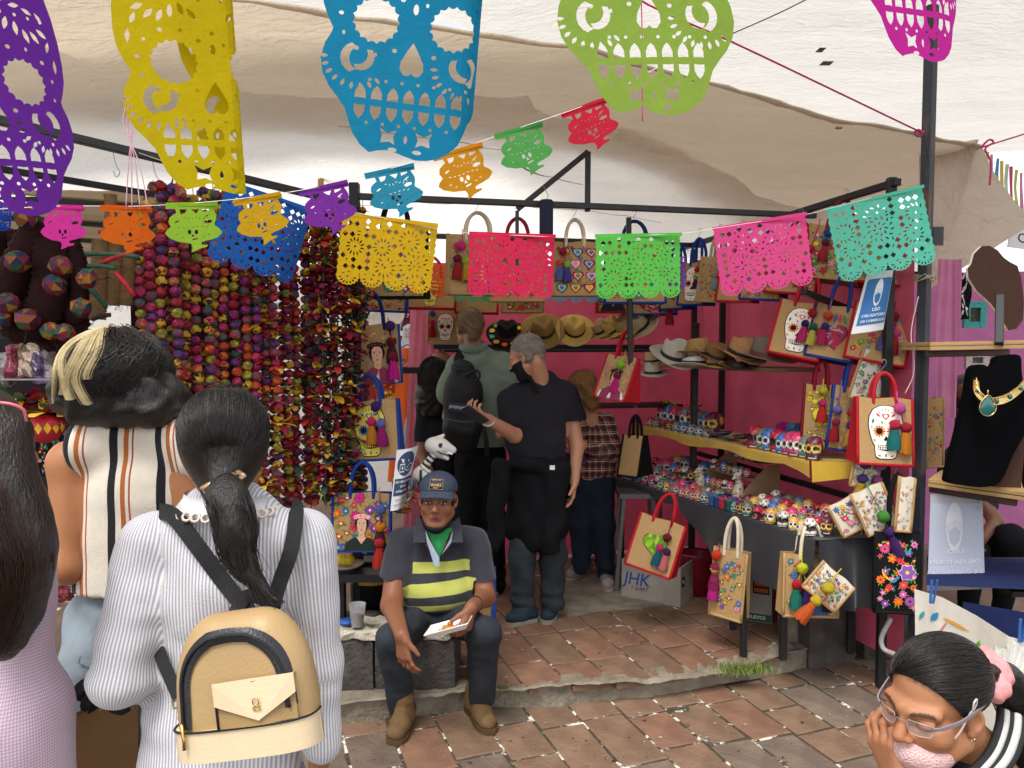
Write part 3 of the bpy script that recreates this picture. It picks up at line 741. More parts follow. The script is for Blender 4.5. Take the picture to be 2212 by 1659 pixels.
def bunt_holes():
 H=[ell2(-.065,-.55,.034,.048,10),ell2(.065,-.55,.034,.048,10),[(0,-.575),(.032,-.64),(-.032,-.64)],[(-.02,-.715),(.09,-.69),(.1,-.665),(-.01,-.685)]]
 H+=[[(-.24,-.1),(-.1,-.1),(-.13,-.17),(-.22,-.2)],[(-.02,-.1),(.14,-.1),(.08,-.19)],[(.2,-.1),(.34,-.1),(.31,-.13),(.2,-.16)],[(.2,-.36),(.27,-.31),(.37,-.32),(.36,-.36),(.26,-.39)],leaf2(-.3,-.34,.12,.03,.4),leaf2(.28,-.23,.16,.02,.5)]
 for k in range(7):H.append(leaf2(-.27+.09*k,-.455-.015*math.sin(k),.06,.012,.2*k-.6));H.append(leaf2(-.14+.07*k,-.28+.02*math.cos(2*k),.05,.012,.9*k))
 for x,y,r_ in((-.3,-.6,.4),(.3,-.6,-.4),(.2,-.64,.1),(-.2,-.66,.2)):H.append(leaf2(x,y,.06,.012,r_))
 return H
_BO,_BH=bunt_outline(),bunt_holes()
BUN=[('pink','#d8389f',135,447,95,2),('orange','#e06a1a',272,448,104,0),('lime','#9ac93c',414,441,108,-2),('yellow','#d9ac1d',555,427,106,-9),('purple','#8438ac',698,404,108,-12),('cyan','#3397b8',841,367,108,-14),('amber','#dc9b22',988,325,110,-15),('green','#57a856',1120,279,108,-17),('red','#c8283f',1262,230,104,-19)]
for nm,c,px,py,w,roll in BUN:
 d=2.3;ax,ay,an=axes(roll,rng.uniform(-8,8),rng.uniform(-6,6));O=P(px,py,d)
 mb=cut_sheet(_BO,_BH,curl_fn(O,ax,ay,an,w*mpp(d),c=.5,x0=.1,wav=.015),.09)
 o=mb.build('bunting_flag',paper('bunting_'+nm,c));tag(o,'small %s paper flag of a skull in a wide hat on the string'%nm,'paper flag','skull-in-hat bunting flags')
 st=MB();st.bar(O-ax*w*.5*mpp(d),O+ax*w*.5*mpp(d),.003,.011,up=ay);q=st.build('fold',_mats['bunting_'+nm]);q.parent=o
bs=MB();bs.tube(smooth_path([P(-60,455,2.3)]+[P(x,y-2,2.3)for _,_,x,y,_,_ in BUN]+[P(1345,188,2.3),P(1500,100,2.3)],4),.0011,5);tag(bs.build('bunting_string',_mats['white_string']),'thin white string running through the small skull bunting','string')
def rect_outline(hb,nsc=4,fr=9):
 o=[(-.5,0),(.5,0)]
 n=18
 for k in range(1,n):o.append((.5-(.012 if k%2 else 0),-hb*k/n))
 for s_ in range(nsc):
  cx=.5-(s_+.5)/nsc;r=.5/nsc*.98
  for k in range(fr*2+1):
   a=-math.pi*k/(fr*2);rr=r*(1+.045*(1 if k%2 else-1));o.append((cx+rr*math.cos(a),-hb+rr*1.0*math.sin(a)*.85))
 for k in range(n-1,0,-1):o.append((-.5+(.012 if k%2 else 0),-hb*k/n))
 return o
def rect_holes(hb,kind,seed,nsc=4):
 r=random.Random(seed);H=[];circ=[]
 def ok(pts,gap=.009):
  cx=sum(p[0]for p in pts)/len(pts);cy=sum(p[1]for p in pts)/len(pts);rr=max(math.hypot(p[0]-cx,p[1]-cy)for p in pts);
  th=min(math.hypot(p[0]-cx,p[1]-cy)for p in pts)
  a=max(pts,key=lambda p:math.hypot(p[0]-cx,p[1]-cy));dx,dy=(a[0]-cx),(a[1]-cy)
  cs=[(cx+dx*t,cy+dy*t,th*(1-.6*abs(t))+.004)for t in(-.85,-.45,0,.45,.85)]
  if any(abs(x)>.462 or y>-.035 or y<-hb-.005 for x,y,_ in cs):return False
  for x,y,q in cs:
   for X,Y,Q in circ:
    if(x-X)**2+(y-Y)**2<(q+Q+gap)**2:return False
  circ.extend(cs);H.append(pts);return True
 for s_ in range(nsc):
  cx=.5-(s_+.5)/nsc;rr=.5/nsc
  H.append(ell2(cx,-hb-.018,.011,.011,8));
  for k in range(7):
   a=-math.pi*(k+.5)/7;H.append(leaf2(cx+rr*.62*math.cos(a),-hb-.012+rr*.55*math.sin(a),rr*.3,rr*.13,a))
 fig={'jug':[(-.33,-.32,.1),(.3,-.45,.14),(-.05,-.30,.10),(0,-.5,.12),(.22,-.2,.12)],'skull':[(0,-.32,.2),(-.28,-.25,.13),(.28,-.25,.13),(-.25,-.47,.12),(.25,-.47,.12)],'cactus':[(.02,-.38,.17),(-.3,-.50,.12),(.3,-.42,.14),(.28,-.18,.06),(0,-.2,.07),(-.25,-.34,.06)],'wheel':[(-.2,-.45,.13),(.22,-.42,.14),(.2,-.16,.08),(-.2,-.2,.08),(0,-.3,.07)],'leaves':[(0,-.34,.16),(-.36,-.3,.12),(.38,-.25,.12),(0,-.16,.1),(-.3,-.5,.12),(.32,-.46,.12)],'plain':[(0,-.35,.12)]}[kind]
 if kind in('skull',):
  for s_ in(-1,1):ok(ell2(s_*.07,-.31,.036,.042,10))
  ok([(0,-.355),(.022,-.40),(-.022,-.40)])
  for k in range(7):ok([(-.085+.027*k,-.43),(-.068+.027*k,-.43),(-.068+.027*k,-.455),(-.085+.027*k,-.455)],.003)
 for i,(fx,fy,fr_)in enumerate(fig):
  ok(ell2(fx,fy,.012,.012,7))
  for ring,(rr,n,L)in enumerate(((.38,8,.045),(.75,13,.05),(1.02,17,.04))):
   for k in range(n):
    a=6.2832*k/n+ring*.3;q=a+(.5 if kind in('leaves','wheel')else .15)*(1 if ring%2 else-1)
    if kind=='wheel' and ring==1:L=.075;q=a
    ok(leaf2(fx+fr_*rr*math.cos(a),fy+fr_*rr*math.sin(a),L,.017,q),.006)
 s=.074
 for j in range(-2,int(hb/s*2)+2):
  for i in range(-9,10):
   x=i*s+(s/2 if j%2 else 0);y=-.05-j*s/2
   if any(math.hypot(x-fx,y-fy)<fr_*1.12 for fx,fy,fr_ in fig):continue
   w=s*.41
   ok([(x-w,y),(x,y-w),(x+w,y),(x,y+w)],-.012)
 for k in range(420):
  x,y=r.uniform(-.45,.45),-r.uniform(.06,hb);ok(leaf2(x,y,r.choice((.05,.035,.026)),r.choice((.016,.012)),r.uniform(0,3.14)),.007)
 return H
RB=[('yellow','#d4ab1b',(843,474),206,3.15,7,0,.62,'jug','above the portrait bag'),('crimson','#d42a52',(1107,507),186,3.2,2,0,.62,'skull','hanging in the middle of the row'),('green','#5cc04e',(1379,508),186,3.25,-1,0,.62,'cactus','beside the crimson one'),('pink','#dd4d8c',(1640,478),196,3.35,-8,-10,.66,'wheel','over the bags of the side wall'),('turquoise','#62c9ae',(1888,428),198,3.55,-12,-14,.72,'leaves','tied to the frame by the rusty post'),('royal blue','#1f5cae',(588,425),186,3.05,16,20,.8,'leaves','in front of the bead garlands')]
for i,(nm,c,(px,py),w,d,roll,yaw,hb,kind,wh)in enumerate(RB):
 ax,ay,an=axes(roll,yaw,2);O=P(px,py,d)
 fx=dict(c=1.6,x0=.1)if nm=='royal blue' else dict(c=.35,x0=0)
 m_=paper('lace_'+nm.replace(' ','_'),c,.3)
 mb=cut_sheet(rect_outline(hb),rect_holes(hb,kind,40+i),curl_fn(O,ax,ay,an,w*mpp(d),wav=.02,**fx),.14)
 o=mb.build('lace_banner',m_);tag(o,'%s lace-cut paper banner %s'%(nm,wh),'paper banner','rectangular lace-cut paper banners')
 st=MB();st.bar(O-ax*w*.5*mpp(d),O+ax*w*.5*mpp(d),.004,.014,up=ay);q=st.build('fold',m_);q.parent=o
for i,(nm,c,(px,py),w,d,hb,nsc,roll)in enumerate((('mint green','#4fb98a',(1040,560),118,4.75,.68,4,3),('sky blue','#6fbfe0',(1228,588),140,4.9,.36,4,1),('orange','#e8632a',(935,570),70,4.7,.8,2,5),('violet','#9a63c8',(1452,555),60,4.7,.95,2,-3),('ultramarine','#1c46b4',(-12,440),70,2.9,.6,2,4))):
 ax,ay,an=axes(roll,0,2);O=P(px,py,d)
 mb=cut_sheet(rect_outline(hb,nsc),rect_holes(hb,'plain',80+i,nsc),curl_fn(O,ax,ay,an,w*mpp(d),c=.3),.14)
 tag(mb.build('lace_banner',paper('lace_'+nm.replace(' ','_'),c,.3)),'%s lace-cut paper banner peeping out behind the front row'%nm,'paper banner','rectangular lace-cut paper banners')
ls=MB();ls.tube(smooth_path([P(300,330,3.0),P(490,395,3.05),P(672,450,3.1),P(745,455,3.13),P(940,494,3.17),P(1014,503,3.2),P(1200,512,3.2),P(1286,512,3.25),P(1473,504,3.25),P(1545,493,3.3),P(1742,463,3.4),P(1792,450,3.5),P(1984,402,3.6)],3),.0012,5);tag(ls.build('banner_string',_mats['white_string']),'white string the lace-cut paper banners hang from','string')
M_rope=mat('pink_rope','#b8406a',.8,.2,.2,60);M_rope2=mat('dark_rope','#5d5560',.8)
def rope(name,pts,r,m,label,n=4):
 mb=MB();mb.tube(smooth_path(pts,n),r,6);return tag(mb.build(name,m),label,'rope')
rp1=rope('rope',[P(1300,-60,3.0),P(1400,10,3.05),P(1580,90,3.2),P(1790,190,3.42),P(1990,286,3.66)],.004,M_rope,'pink rope slanting down to a knot on the rusty post')
mb=MB();mb.tube(smooth_path([P(1975,286,3.66),P(1985,280,3.64),P(1992,290,3.65),P(1980,294,3.66),P(1996,284,3.66)],4),.005,6);q=mb.build('knot',M_rope);q.parent=rp1
rope('rope',[P(1560,82,3.2),P(1700,20,3.0),P(1850,-60,2.8)],.0025,M_rope2,'thin grey cord crossing below the white tarpaulin')
rp2=rope('rope',[P(2121,318,3.86),P(2160,306,3.85),P(2300,262,3.85)],.004,M_rope,'pink rope pulling the corner of the tarpaulin with painted-in shade')
mb=MB();mb.tube(smooth_path([P(2118,320,3.85),P(2136,302,3.83),P(2146,308,3.83),P(2128,322,3.83),P(2140,350,3.84),P(2138,400,3.84)],5),.005,6);q=mb.build('knot',M_rope);q.parent=rp2
rope('rope',[P(1385,-10,3.05),P(1388,120,3.05),P(1387,200,3.05),P(1388,262,3.05)],.0025,M_rope,'loose pink cord end dangling behind the lime paper skull')
for i,dx in enumerate((0,6,14,22)):
 rope('cord',[P(285+dx*.6,165,2.2),P(288-dx,260,2.2),P(278+dx,350,2.2),P(272+dx*2.2,452,2.2)],.0016,mat('lilac_cord','#c9a0b0',.8),('first','second','third','fourth')[i]+' loose lilac cord from the purple skull, over the orange flag')['group']='dangling lilac cords'
for x,y in((1785,137),(1773,108)):
 mb=MB();c0=P(x,y,3.6);c0.z=f1((c0.x+4.2)/9.6,.6)[2];mb.box(P(x,y,(3.36-CAMH)*FPX/(755-y)),(.03 if y>120 else .018,.03,.001));tag(mb.build('tarp_patch',M_steel),'%s dark repair patch on the high white tarpaulin'%('larger' if y>120 else 'smaller'),'patch')
 # == tote bags
M_jute=mat('jute','#b99566',.9,.15,.16,90,.5,500,stretch=(1,1,3))
M_print=vcmat('fabric_print',.8,.15,.08,120)
def felt(c):return mat('felt_'+c.strip('#'),c,.9,.1,.12,40,.3,400)
def yarn(c):return mat('yarn_'+c.strip('#'),c,.95,.05,.2,120,.9,260,sheen=.08)
PAL=['#d8345e','#e8742c','#e5b52a','#3a8f86','#3c6fb4','#7c4aa3','#5a9a48','#c02f3f','#e58ab0']
def pr_floral(r,x0,x1,y0,y1,n,pal=PAL,rr=(.05,.09),stem='#4f8a45',dark='#3a2a1c'):
 p=Print();pts=[]
 for k in range(n*12):
  x,y,q=r.uniform(x0,x1),r.uniform(y0,y1),r.uniform(*rr)
  if all(math.hypot(x-a,y-b)>(q+c)*.88 for a,b,c in pts):pts.append((x,y,q))
  if len(pts)>=n:break
 for x,y,q in pts:
  for k in range(4):
   a=r.uniform(0,6.28);p.a(leaf2(x+q*1.05*math.cos(a),y+q*1.05*math.sin(a),q*.95,q*.36,a),dark,0);p.a(leaf2(x+q*1.05*math.cos(a),y+q*1.05*math.sin(a),q*.82,q*.24,a),r.choice((stem,'#7fae4a',stem)),1)
  t=r.random()
  if t<.72:p.flower(x,y,q,r.choice((5,6,8)),r.choice(pal),r.choice(('#e8b020','#8c2f3a','#f3e6b0')),dark,2,rot=r.random()*6)
  else:p.a(heart2(x,y,q*.8,r.uniform(-.4,.4)),dark,2);p.a(heart2(x,y,q*.66,r.uniform(-.1,.1)),r.choice(pal),3);p.a(heart2(x,y,q*.35),'#f0d9b0',4)
 return p
def sk_pts(s=1.):
 h=[(0,0),(.09,.0),(.15,.03),(.165,.1),(.17,.2),(.205,.27),(.225,.33),(.25,.43),(.265,.55),(.25,.68),(.19,.79),(.1,.84),(0,.855)]
 return[(x*s,y*s)for x,y in h+[(-x,y)for x,y in h[-2:0:-1]]]
def pr_skull(cx,cy,s,base='#f2ebdc',ink='#231a18',c1='#c8304e',c2='#3d7a6a',c3='#e08a2c',eye='#e07a2c'):
 p=Print();T=lambda pts:[(cx+x*s,cy+y*s)for x,y in pts]
 p.a(T([(x*1.06,-.015+y*1.03)for x,y in sk_pts()]),ink,0);p.a(T(sk_pts()),base,1)
 for sx in(-1,1):
  for k in range(12):a=6.283*k/12;p.a(T(leaf2(sx*.105+.075*math.cos(a),.44+.075*math.sin(a),.05,.03,a)),eye if k%2 else c1,2)
  p.a(T(ell2(sx*.105,.44,.068,.066,14)),eye,3);p.a(T(ell2(sx*.105,.44,.052,.052,14)),ink,4)
  p.a(T(leaf2(sx*.2,.6,.09,.04,1.3)),c2,2);p.a(T(leaf2(sx*.12,.7,.09,.035,.7*sx)),c1,2);p.a(T(leaf2(sx*.18,.29,.06,.03,.8*sx)),c3,2)
  p.a(T(leaf2(sx*.1,.045,.06,.025,.4*sx)),c1,2);p.a(T(ell2(sx*.22,.5,.014,.014,6)),c2,2);p.a(T(leaf2(sx*.06,.58,.07,.025,1.1*sx)),c2,2)
 p.a(T([(0,.37),(.035,.31),(.03,.285),(.008,.29),(-.008,.29),(-.03,.285),(-.035,.31)]),ink,3)
 p.a(T(heart2(0,.68,.06)),c1,2);p.a(T(heart2(0,.68,.035)),base,3)
 for k in range(5):p.a(T(ell2(-.1+.05*k,.79-.012*(k-2)**2,.012,.012,6)),c3 if k%2 else c1,2)
 p.a(T([(-.13,.215),(.13,.215),(.12,.14),(0,.12),(-.12,.14)]),ink,2)
 for k in range(7):
  x=-.105+.035*k
  p.a(T([(x-.014,.18),(x+.014,.18),(x+.013,.208),(x-.013,.208)]),base,3);p.a(T([(x-.013,.172),(x+.013,.172),(x+.011,.145),(x-.011,.145)]),base,3)
 p.a(T(leaf2(0,.05,.07,.03,1.57)),c2,2)
 return p
def pr_portrait(r,cx,cy,s,skin='#d9a88a',cloth='#26302a',crown=('#e79aa5','#f1c2b8'),hair='#1c1617',shawl=None):
 """a plain portrait of a dark-haired woman with flowers in her hair"""
 p=Print();T=lambda pts:[(cx+x*s,cy+y*s)for x,y in pts]
 p.a(T([(-.42,0),(.42,0),(.36,.2),(.2,.31),(.09,.34),(-.09,.34),(-.2,.31),(-.36,.2)]),cloth,10)
 p.a(T([(-.075,.27),(.075,.27),(.07,.48),(-.07,.48)]),skin,11);p.a(T([(-.12,.33),(.12,.33),(0,.16)]),skin,11);p.a(T([(-.07,.45),(.07,.45),(.0,.36)]),'#b98a70',12)
 p.a(T(ell2(0,.66,.165,.19,16)),hair,12)
 p.a(T([(0,.40),(.055,.425),(.098,.50),(.115,.60),(.105,.72),(.06,.78),(-.06,.78),(-.105,.72),(-.115,.60),(-.098,.50),(-.055,.425)]),skin,13)
 for sx in(-1,1):
  p.a(T(leaf2(sx*.05,.665,.07,.016,-.12*sx)),hair,14);p.a(T(leaf2(sx*.05,.63,.05,.022)),'#f0e6dc',14);p.a(T(ell2(sx*.05,.63,.011,.011,8)),'#2a1a14',15)
  p.a(T(leaf2(sx*.09,.55,.05,.03,1.2)),'#c98d76',14)
 p.a(T([(-.012,.62),(.012,.62),(.02,.565),(0,.555),(-.02,.565)]),'#c79478',14);p.a(T(leaf2(0,.505,.07,.028)),'#a83a3a',14)
 for k in range(6):p.flower(cx+(-.15+.06*k)*s,cy+(.80+.035*math.sin(3.14*k/5))*s,.055*s,6,crown[k%2],'#c25a66',None,15,.8)
 if shawl:
  p.a(T([(-.34,0),(-.1,0),(.02,.3),(-.1,.36),(-.3,.24)]),shawl,13);p.a(T([(.34,0),(.02,0),(.02,.3),(.1,.36),(.3,.24)]),shawl,13)
 else:
  for k in range(9):a=math.pi*(1.15+.7*k/8);p.a(T(ell2(.11*math.cos(a),.36+.09*math.sin(a),.014,.014,6)),'#e0cfa0',13)
 return p
def pr_bird(p,x,y,s,rot=0,cols=('#e5b52a','#e8742c','#3c8fb4','#c8345e'),lay=3):
 c,s_=math.cos(rot),math.sin(rot);T=lambda pts:[(x+(a*c-b*s_)*s,y+(a*s_+b*c)*s)for a,b in pts]
 for k in range(5):p.a(T(leaf2(-.25-.05*k,.12+.09*k,.5,.11,2.5-.22*k)),cols[k%2],lay)
 for k in range(4):p.a(T(leaf2(-.3+.04*k,-.28-.06*k,.4,.1,.6+.2*k)),cols[3],lay)
 p.a(T(leaf2(.1,-.03,.5,.2,.5)),cols[2],lay+1);p.a(T(ell2(.3,.12,.1,.09,8)),cols[2],lay+1);p.a(T([(.38,.14),(.55,.12),(.38,.08)]),'#3a2a20',lay+1)
def pr_butterfly(p,x,y,s,c):
 for sx in(-1,1):
  p.a(leaf2(x+sx*s*.5,y+s*.3,s*1.1,s*.55,.6*sx),'#3a1c1c',1);p.a(leaf2(x+sx*s*.5,y+s*.3,s*.85,s*.36,.6*sx),c,2)
  p.a(leaf2(x+sx*s*.35,y-s*.25,s*.8,s*.45,-.7*sx),'#3a1c1c',1);p.a(leaf2(x+sx*s*.35,y-s*.25,s*.6,s*.28,-.7*sx),c,2)
 p.a(leaf2(x,y,s*.9,s*.12,1.57),'#2a1414',3)
def make_print(kind,a,seed):
 """a = height / width of the panel"""
 r=random.Random(seed)
 if kind=='skull':return pr_skull(0,a*.10,a*.92)
 if kind=='yskull':return pr_skull(.0,a*.08,a*.98,'#e6d45a','#1d1b26','#2d5fa0','#2d4f80','#3d7a9a','#2c62a8')
 if kind=='floral':return pr_floral(r,-.38,.38,a*.12,a*.86,26,rr=(.05,.10))
 if kind=='fine':return pr_floral(r,-.42,.42,a*.08,a*.84,60,rr=(.028,.05),dark='#6a4a30')
 if kind=='sunflower':
  p=pr_floral(r,-.38,.38,a*.05,a*.9,22,['#e2c23a','#d8b030'],(.06,.11),'#6d7a3a','#4a3a20');p.flower(0,a*.48,.25,16,'#e6cf3c','#6a4420','#5a4420',8,.3);return p
 if kind=='hearts':
  p=Print();r2=random.Random(seed)
  for j in range(4):
   for i in range(3):
    x,y=-.3+.3*i+.05*(j%2),a*(.14+.22*j);c=r2.choice(PAL)
    p.a(heart2(x,y,.13),'#3a2420',0);p.a(heart2(x,y,.115),c,1);p.a(heart2(x,y,.08),'#f0d8a8',2);p.a(heart2(x,y,.06),r2.choice(PAL),3)
  q=pr_floral(r,-.42,.42,a*.05,a*.93,40,rr=(.03,.05));q.it=[(b,c,0)for b,c,_ in q.it];p.it=q.it+[(b,c,l+2)for b,c,l in p.it];return p
 if kind=='cactus':
  p=Print();pts=[(x*1.0,y)for x,y in heart2(0,0,.26,.12,28)]
  p.a([(x+r.uniform(-.008,.008),y+a*.52)for x,y in[(u*1.06,v*1.06)for u,v in pts]],'#2f4a1c',0);p.a([(x,y+a*.52)for x,y in pts],'#6f9c2c',1)
  for k in range(26):x,y=r.uniform(-.17,.17),r.uniform(-.12,.16);p.a(ell2(x,y+a*.52,.035,.05,7),r.choice(('#8fb83a','#a8c23c','#c2bf3e','#5f8c2a')),2+k%3)
  return p
 if kind=='anat':
  p=Print();b=heart2(0,a*.42,.32,.3,24);p.a([(x*1.06,a*.42+(y-a*.42)*1.05)for x,y in b],'#2b2230',0);p.a(b,'#a8304a',1)
  for k in range(16):p.a(leaf2(r.uniform(-.2,.2),a*.42+r.uniform(-.2,.25),r.uniform(.1,.22),.04,r.uniform(0,3)),r.choice(('#4f7fb0','#e0705a','#7a9ad0','#5a3a68','#e8a84a')),2+k%3)
  for k in range(4):p.a(leaf2(-.12+.1*k,a*.76,.26,.09,1.57+.25*(k-1.5)),r.choice(('#3f5f8c','#c03a4a','#507a5a')),1)
  return p
 if kind=='butter':
  p=Print()
  for k in range(12):pr_butterfly(p,-.36+.24*(k%4)+r.uniform(-.04,.04),a*(.16+.26*(k//4))+r.uniform(-.04,.04),r.uniform(.09,.13),r.choice(('#d87a6a','#c85a5a','#e09a7a')))
  return p
 if kind=='otomi':
  p=pr_floral(r,-.4,.4,a*.06,a*.9,20,rr=(.04,.07))
  for x,y in((-.2,.2),(.2,.45),(-.15,.7),(.25,.8)):pr_bird(p,x,a*y,.24,r.uniform(-.5,.5),lay=6)
  return p
 if kind=='blackfloral':
  p=pr_floral(r,-.42,.42,a*.08,a*.9,30,['#e2485c','#d86ab0','#8a52b0','#e8702c','#e07ab8'],(.06,.12),'#4fae50','#1a2a1c')
  pr_bird(p,.12,a*.76,.42,-.1,('#f0c23a','#e8742c','#3c8fb4','#d8403a'),8);pr_bird(p,-.12,a*.42,.40,.15,('#f0c23a','#e8742c','#3c8fb4','#d8403a'),8)
  p.flower(.2,a*.52,.2,6,'#8a5aae','#e8c83a','#e8d8f0',10,.7);p.flower(-.3,a*.8,.12,12,'#d8508a','#5a2a3a','#1a2a1c',8,.3);p.flower(.28,a*.16,.14,14,'#b05aa8','#4a2a4a','#1a2a1c',8,.28);return p
 if kind.startswith('port'):
  v=kind[-1]
  if v=='1':p=pr_floral(r,-.44,.44,a*.05,a*.92,30,['#d8345e','#8a3aa0','#e8742c','#c8287a','#3c6fb4'],(.06,.1),'#5f9a3a','#2a2018');q=pr_portrait(r,.02,a*.02,.72*a)
  elif v=='2':p=pr_floral(r,-.44,.44,a*.05,a*.88,90,['#d8946a','#c05a7a','#8a7ab0','#d8b060','#b0506a'],(.02,.045),'#8a9a6a','#9a7a5a');q=pr_portrait(r,.02,a*.0,.80*a,cloth='#e6e0dc',crown=('#2a1a1c','#2a1a1c'),shawl='#8c3a55')
  else:p=pr_floral(r,-.42,.42,a*.10,a*.92,16,rr=(.05,.08));q=pr_portrait(r,.03,a*.04,.62*a,'#e0b878','#3a5688',('#d8405a','#e0607a'))
  p.it=p.it+q.it;return p
 return Print()
_pm={}
def pom_mesh(c):
 if c not in _pm:
  r=random.Random(c);mb=MB();mb.ball((0,0,0),1,12,9)
  mb.v=[tuple(Vector(v)*r.uniform(.86,1.1))for v in mb.v];_pm[c]=mb.mesh('pompom',yarn(c))
 return _pm[c]
_tm={}
def tas_mesh(c):
 if c not in _tm:
  r=random.Random(c);mb=MB();n=20
  vs=[];prof=[(.30,0),(.50,-.15),(.54,-.36),(.50,-.48),(.62,-.85),(.78,-1.6),(.86,-2.5),(.85,-2.9)]
  for i,(q,z)in enumerate(prof):
   for k in range(n):a=6.283*k/n;w=q*(1+(.16 if i>3 else .03)*((k%2)*2-1));vs.append((w*math.cos(a),w*math.sin(a),z+(r.uniform(-.25,.12)if i==7 else 0)))
  fs=[(i*n+k,(i+1)*n+k,(i+1)*n+(k+1)%n,i*n+(k+1)%n)for i in range(7)for k in range(n)]+[tuple(range(n))]
  mb.add(vs,fs,None,True);_tm[c]=mb.mesh('tassel',yarn(c))
 return _tm[c]
def scl(c,s):M=Matrix.Scale(s,4);M.translation=Vector(c);return M
def bag(px,py,d,wp,hp,label,edge='#b02030',handle=None,pr='floral',yaw=0,roll=0,pitch=0,g=.14,gt=.05,hh=.13,charm=None,jute=True,seed=0,panel=None,nohandle=False,name='tote_bag',group='printed tote bags'):
 w=wp*mpp(d)/max(.35,math.cos(R(yaw)));h=hp*mpp(d)
 M=Matrix.Translation(P(px,py,d))@Matrix.Rotation(R(yaw),4,'Z')@Matrix.Rotation(R(roll),4,'Y')@Matrix.Rotation(R(pitch),4,'X')@Matrix.Translation((0,(g+gt)/4,-h/2))
 o=empty(name,M=M,label=label,cat='bag',group=group)
 def f(x,z,off=0.):
  t=z/h;return Vector((x,-(g+(gt-g)*t)/2-.010*math.sin(math.pi*min(1,max(0,x/w+.5)))*math.sin(math.pi*min(1,max(0,t)))-off,z+.004*math.sin(9*x/w)*(t>.95)))
 pm_=panel or(M_jute if jute else felt(edge))
 mb=MB();mb.grid(lambda u,v:f((u-.5)*w,v*h),8,8);mb.grid(lambda u,v:f((.5-u)*w,v*h,-.004),8,8);mb.build('front_panel',pm_,o)
 mb=MB()
 for s_ in(-1,1):mb.grid(lambda u,v:Vector((s_*(w/2-.010*math.sin(math.pi*v)*math.sin(math.pi*u)),(u-.5)*(g+(gt-g)*v)*s_*1.,v*h)),4,6)
 mb.grid(lambda u,v:Vector(((.5-u)*w,(g+(gt-g)*v)/2,v*h)),4,4);mb.grid(lambda u,v:Vector(((u-.5)*w,(v-.5)*g*-1,.0005)),2,2)
 mb.build('gusset',felt(edge)if edge!='jute' else M_jute,o)
 ec=felt(edge)if edge!='jute' else M_jute
 mb=MB();b_=.011
 for s_ in(-1,1):mb.tube([f(s_*(w/2-.002),h*k/6,-.001)for k in range(7)],b_*.7,6)
 mb.tube([f((k/6-.5)*w,.003,0)for k in range(7)],b_*.7,6);mb.build('binding',ec,o)
 if not nohandle:
  hm=felt(handle or edge)
  for s_ in(-1,1):
   y0=s_*gt/2;pts=[(-.2*w,y0,h*.9),(-.2*w,y0,h),(-.185*w,y0*.9,h+hh*.45),(-.12*w,y0*.5,h+hh*.82),(0,y0*.18,h+hh),(.12*w,y0*.5,h+hh*.82),(.185*w,y0*.9,h+hh*.45),(.2*w,y0,h),(.2*w,y0,h*.9)]
   mb=MB();mb.tube(smooth_path(pts,3),.0095,8);hd=mb.build('handle',hm,o)
  mb=MB();mb.tube(smooth_path([Vector((.012,-.004,h+hh-.005)),Vector((0,0,h+hh-.014)),Vector((-.012,.003,h+hh+.01)),Vector((.008,0,h+hh+.05)),Vector((-.004,.004,h+hh+.066)),Vector((-.014,.0,h+hh+.05))],3),.0016,4);mb.build('hook',mat('wire','#8a98a8',.35,.6,metal=.8),hd)
 if pr:
  p=make_print(pr,h/w,seed);p.mb(lambda x,y,q:f(x*w,y*w,q+.0015)).build('print',M_print,o)
 for ch in(charm or[]):
  x,yt,s_,cols=ch[0]*w,ch[1]*h,ch[2],ch[3:]
  q=.02*s_;c0=f(x,yt,q+.004);cr=MB();top=f(x*.9,h*1.0,.012);cr.tube([top+Vector((0,0,.03)),top,c0],.0028,5)
  inst(pom_mesh(cols[0]),'pompom',o,scl(c0,q*1.05));n=(len(cols)-1)//2
  for i in range(n):
   xo=(i-(n-1)/2)*q*1.9;c1=f(x+xo,yt-q*(2.9+.4*i),q+.004);cr.tube([c0,c1],.002,5)
   inst(pom_mesh(cols[1+2*i]),'pompom',o,scl(c1,q*.95));inst(tas_mesh(cols[2+2*i]),'tassel',o,scl(c1+Vector((0,0,-q*.75)),q*1.25))
  cr.build('cord',yarn(cols[0]),o)
 return o
RD,NV,BK,CR='#b3242f','#27418c','#1b1a1c','#d8cbb4'
bag(850,568,4.15,140,150,'black-edged bag hanging behind the yellow lace banner',BK,BK,'floral',yaw=-6,hh=.16,seed=1)
bag(1036,572,4.22,132,128,'jute bag with a blue-dressed woman portrait and cream handles','jute',CR,'port3',yaw=14,seed=2,charm=[(-.30,.80,1.25,'#e83a8c','#7a1030','#c81e28','#a8d840','#e0b030')])
bag(1118,585,4.25,120,130,'jute bag with a red handle behind the crimson lace banner','jute','#a02a3a','fine',seed=3)
bag(1243,580,4.3,98,116,'jute bag covered in outlined hearts with cream handles','jute',CR,'hearts',seed=4,charm=[(-.27,.80,1.1,'#b01848','#e85a30','#6a78c8','#9ad840','#5a4ab0')])
bag(1372,590,4.35,130,130,'navy-edged bag behind the green lace banner',NV,'#22386c','floral',yaw=-4,seed=5)
bag(1455,622,4.9,40,92,'narrow navy-edged bag farthest back in the upper side row',NV,NV,'anat',yaw=-52,seed=6,hh=.15)
bag(1497,613,4.75,46,92,'navy-edged bag with a pale sugar skull in the upper side row',NV,NV,'skull',yaw=-46,roll=3,seed=7,hh=.15,charm=[(.15,.82,.8,'#d03030','#a0d840','#4a2a78')])
bag(1540,603,4.6,50,98,'jute bag with fine coloured embroidery in the upper side row','jute','#b0a080','fine',yaw=-42,roll=4,seed=8,charm=[(.2,.75,.9,'#8ad0c0','#f06a70','#6ac8d8')])
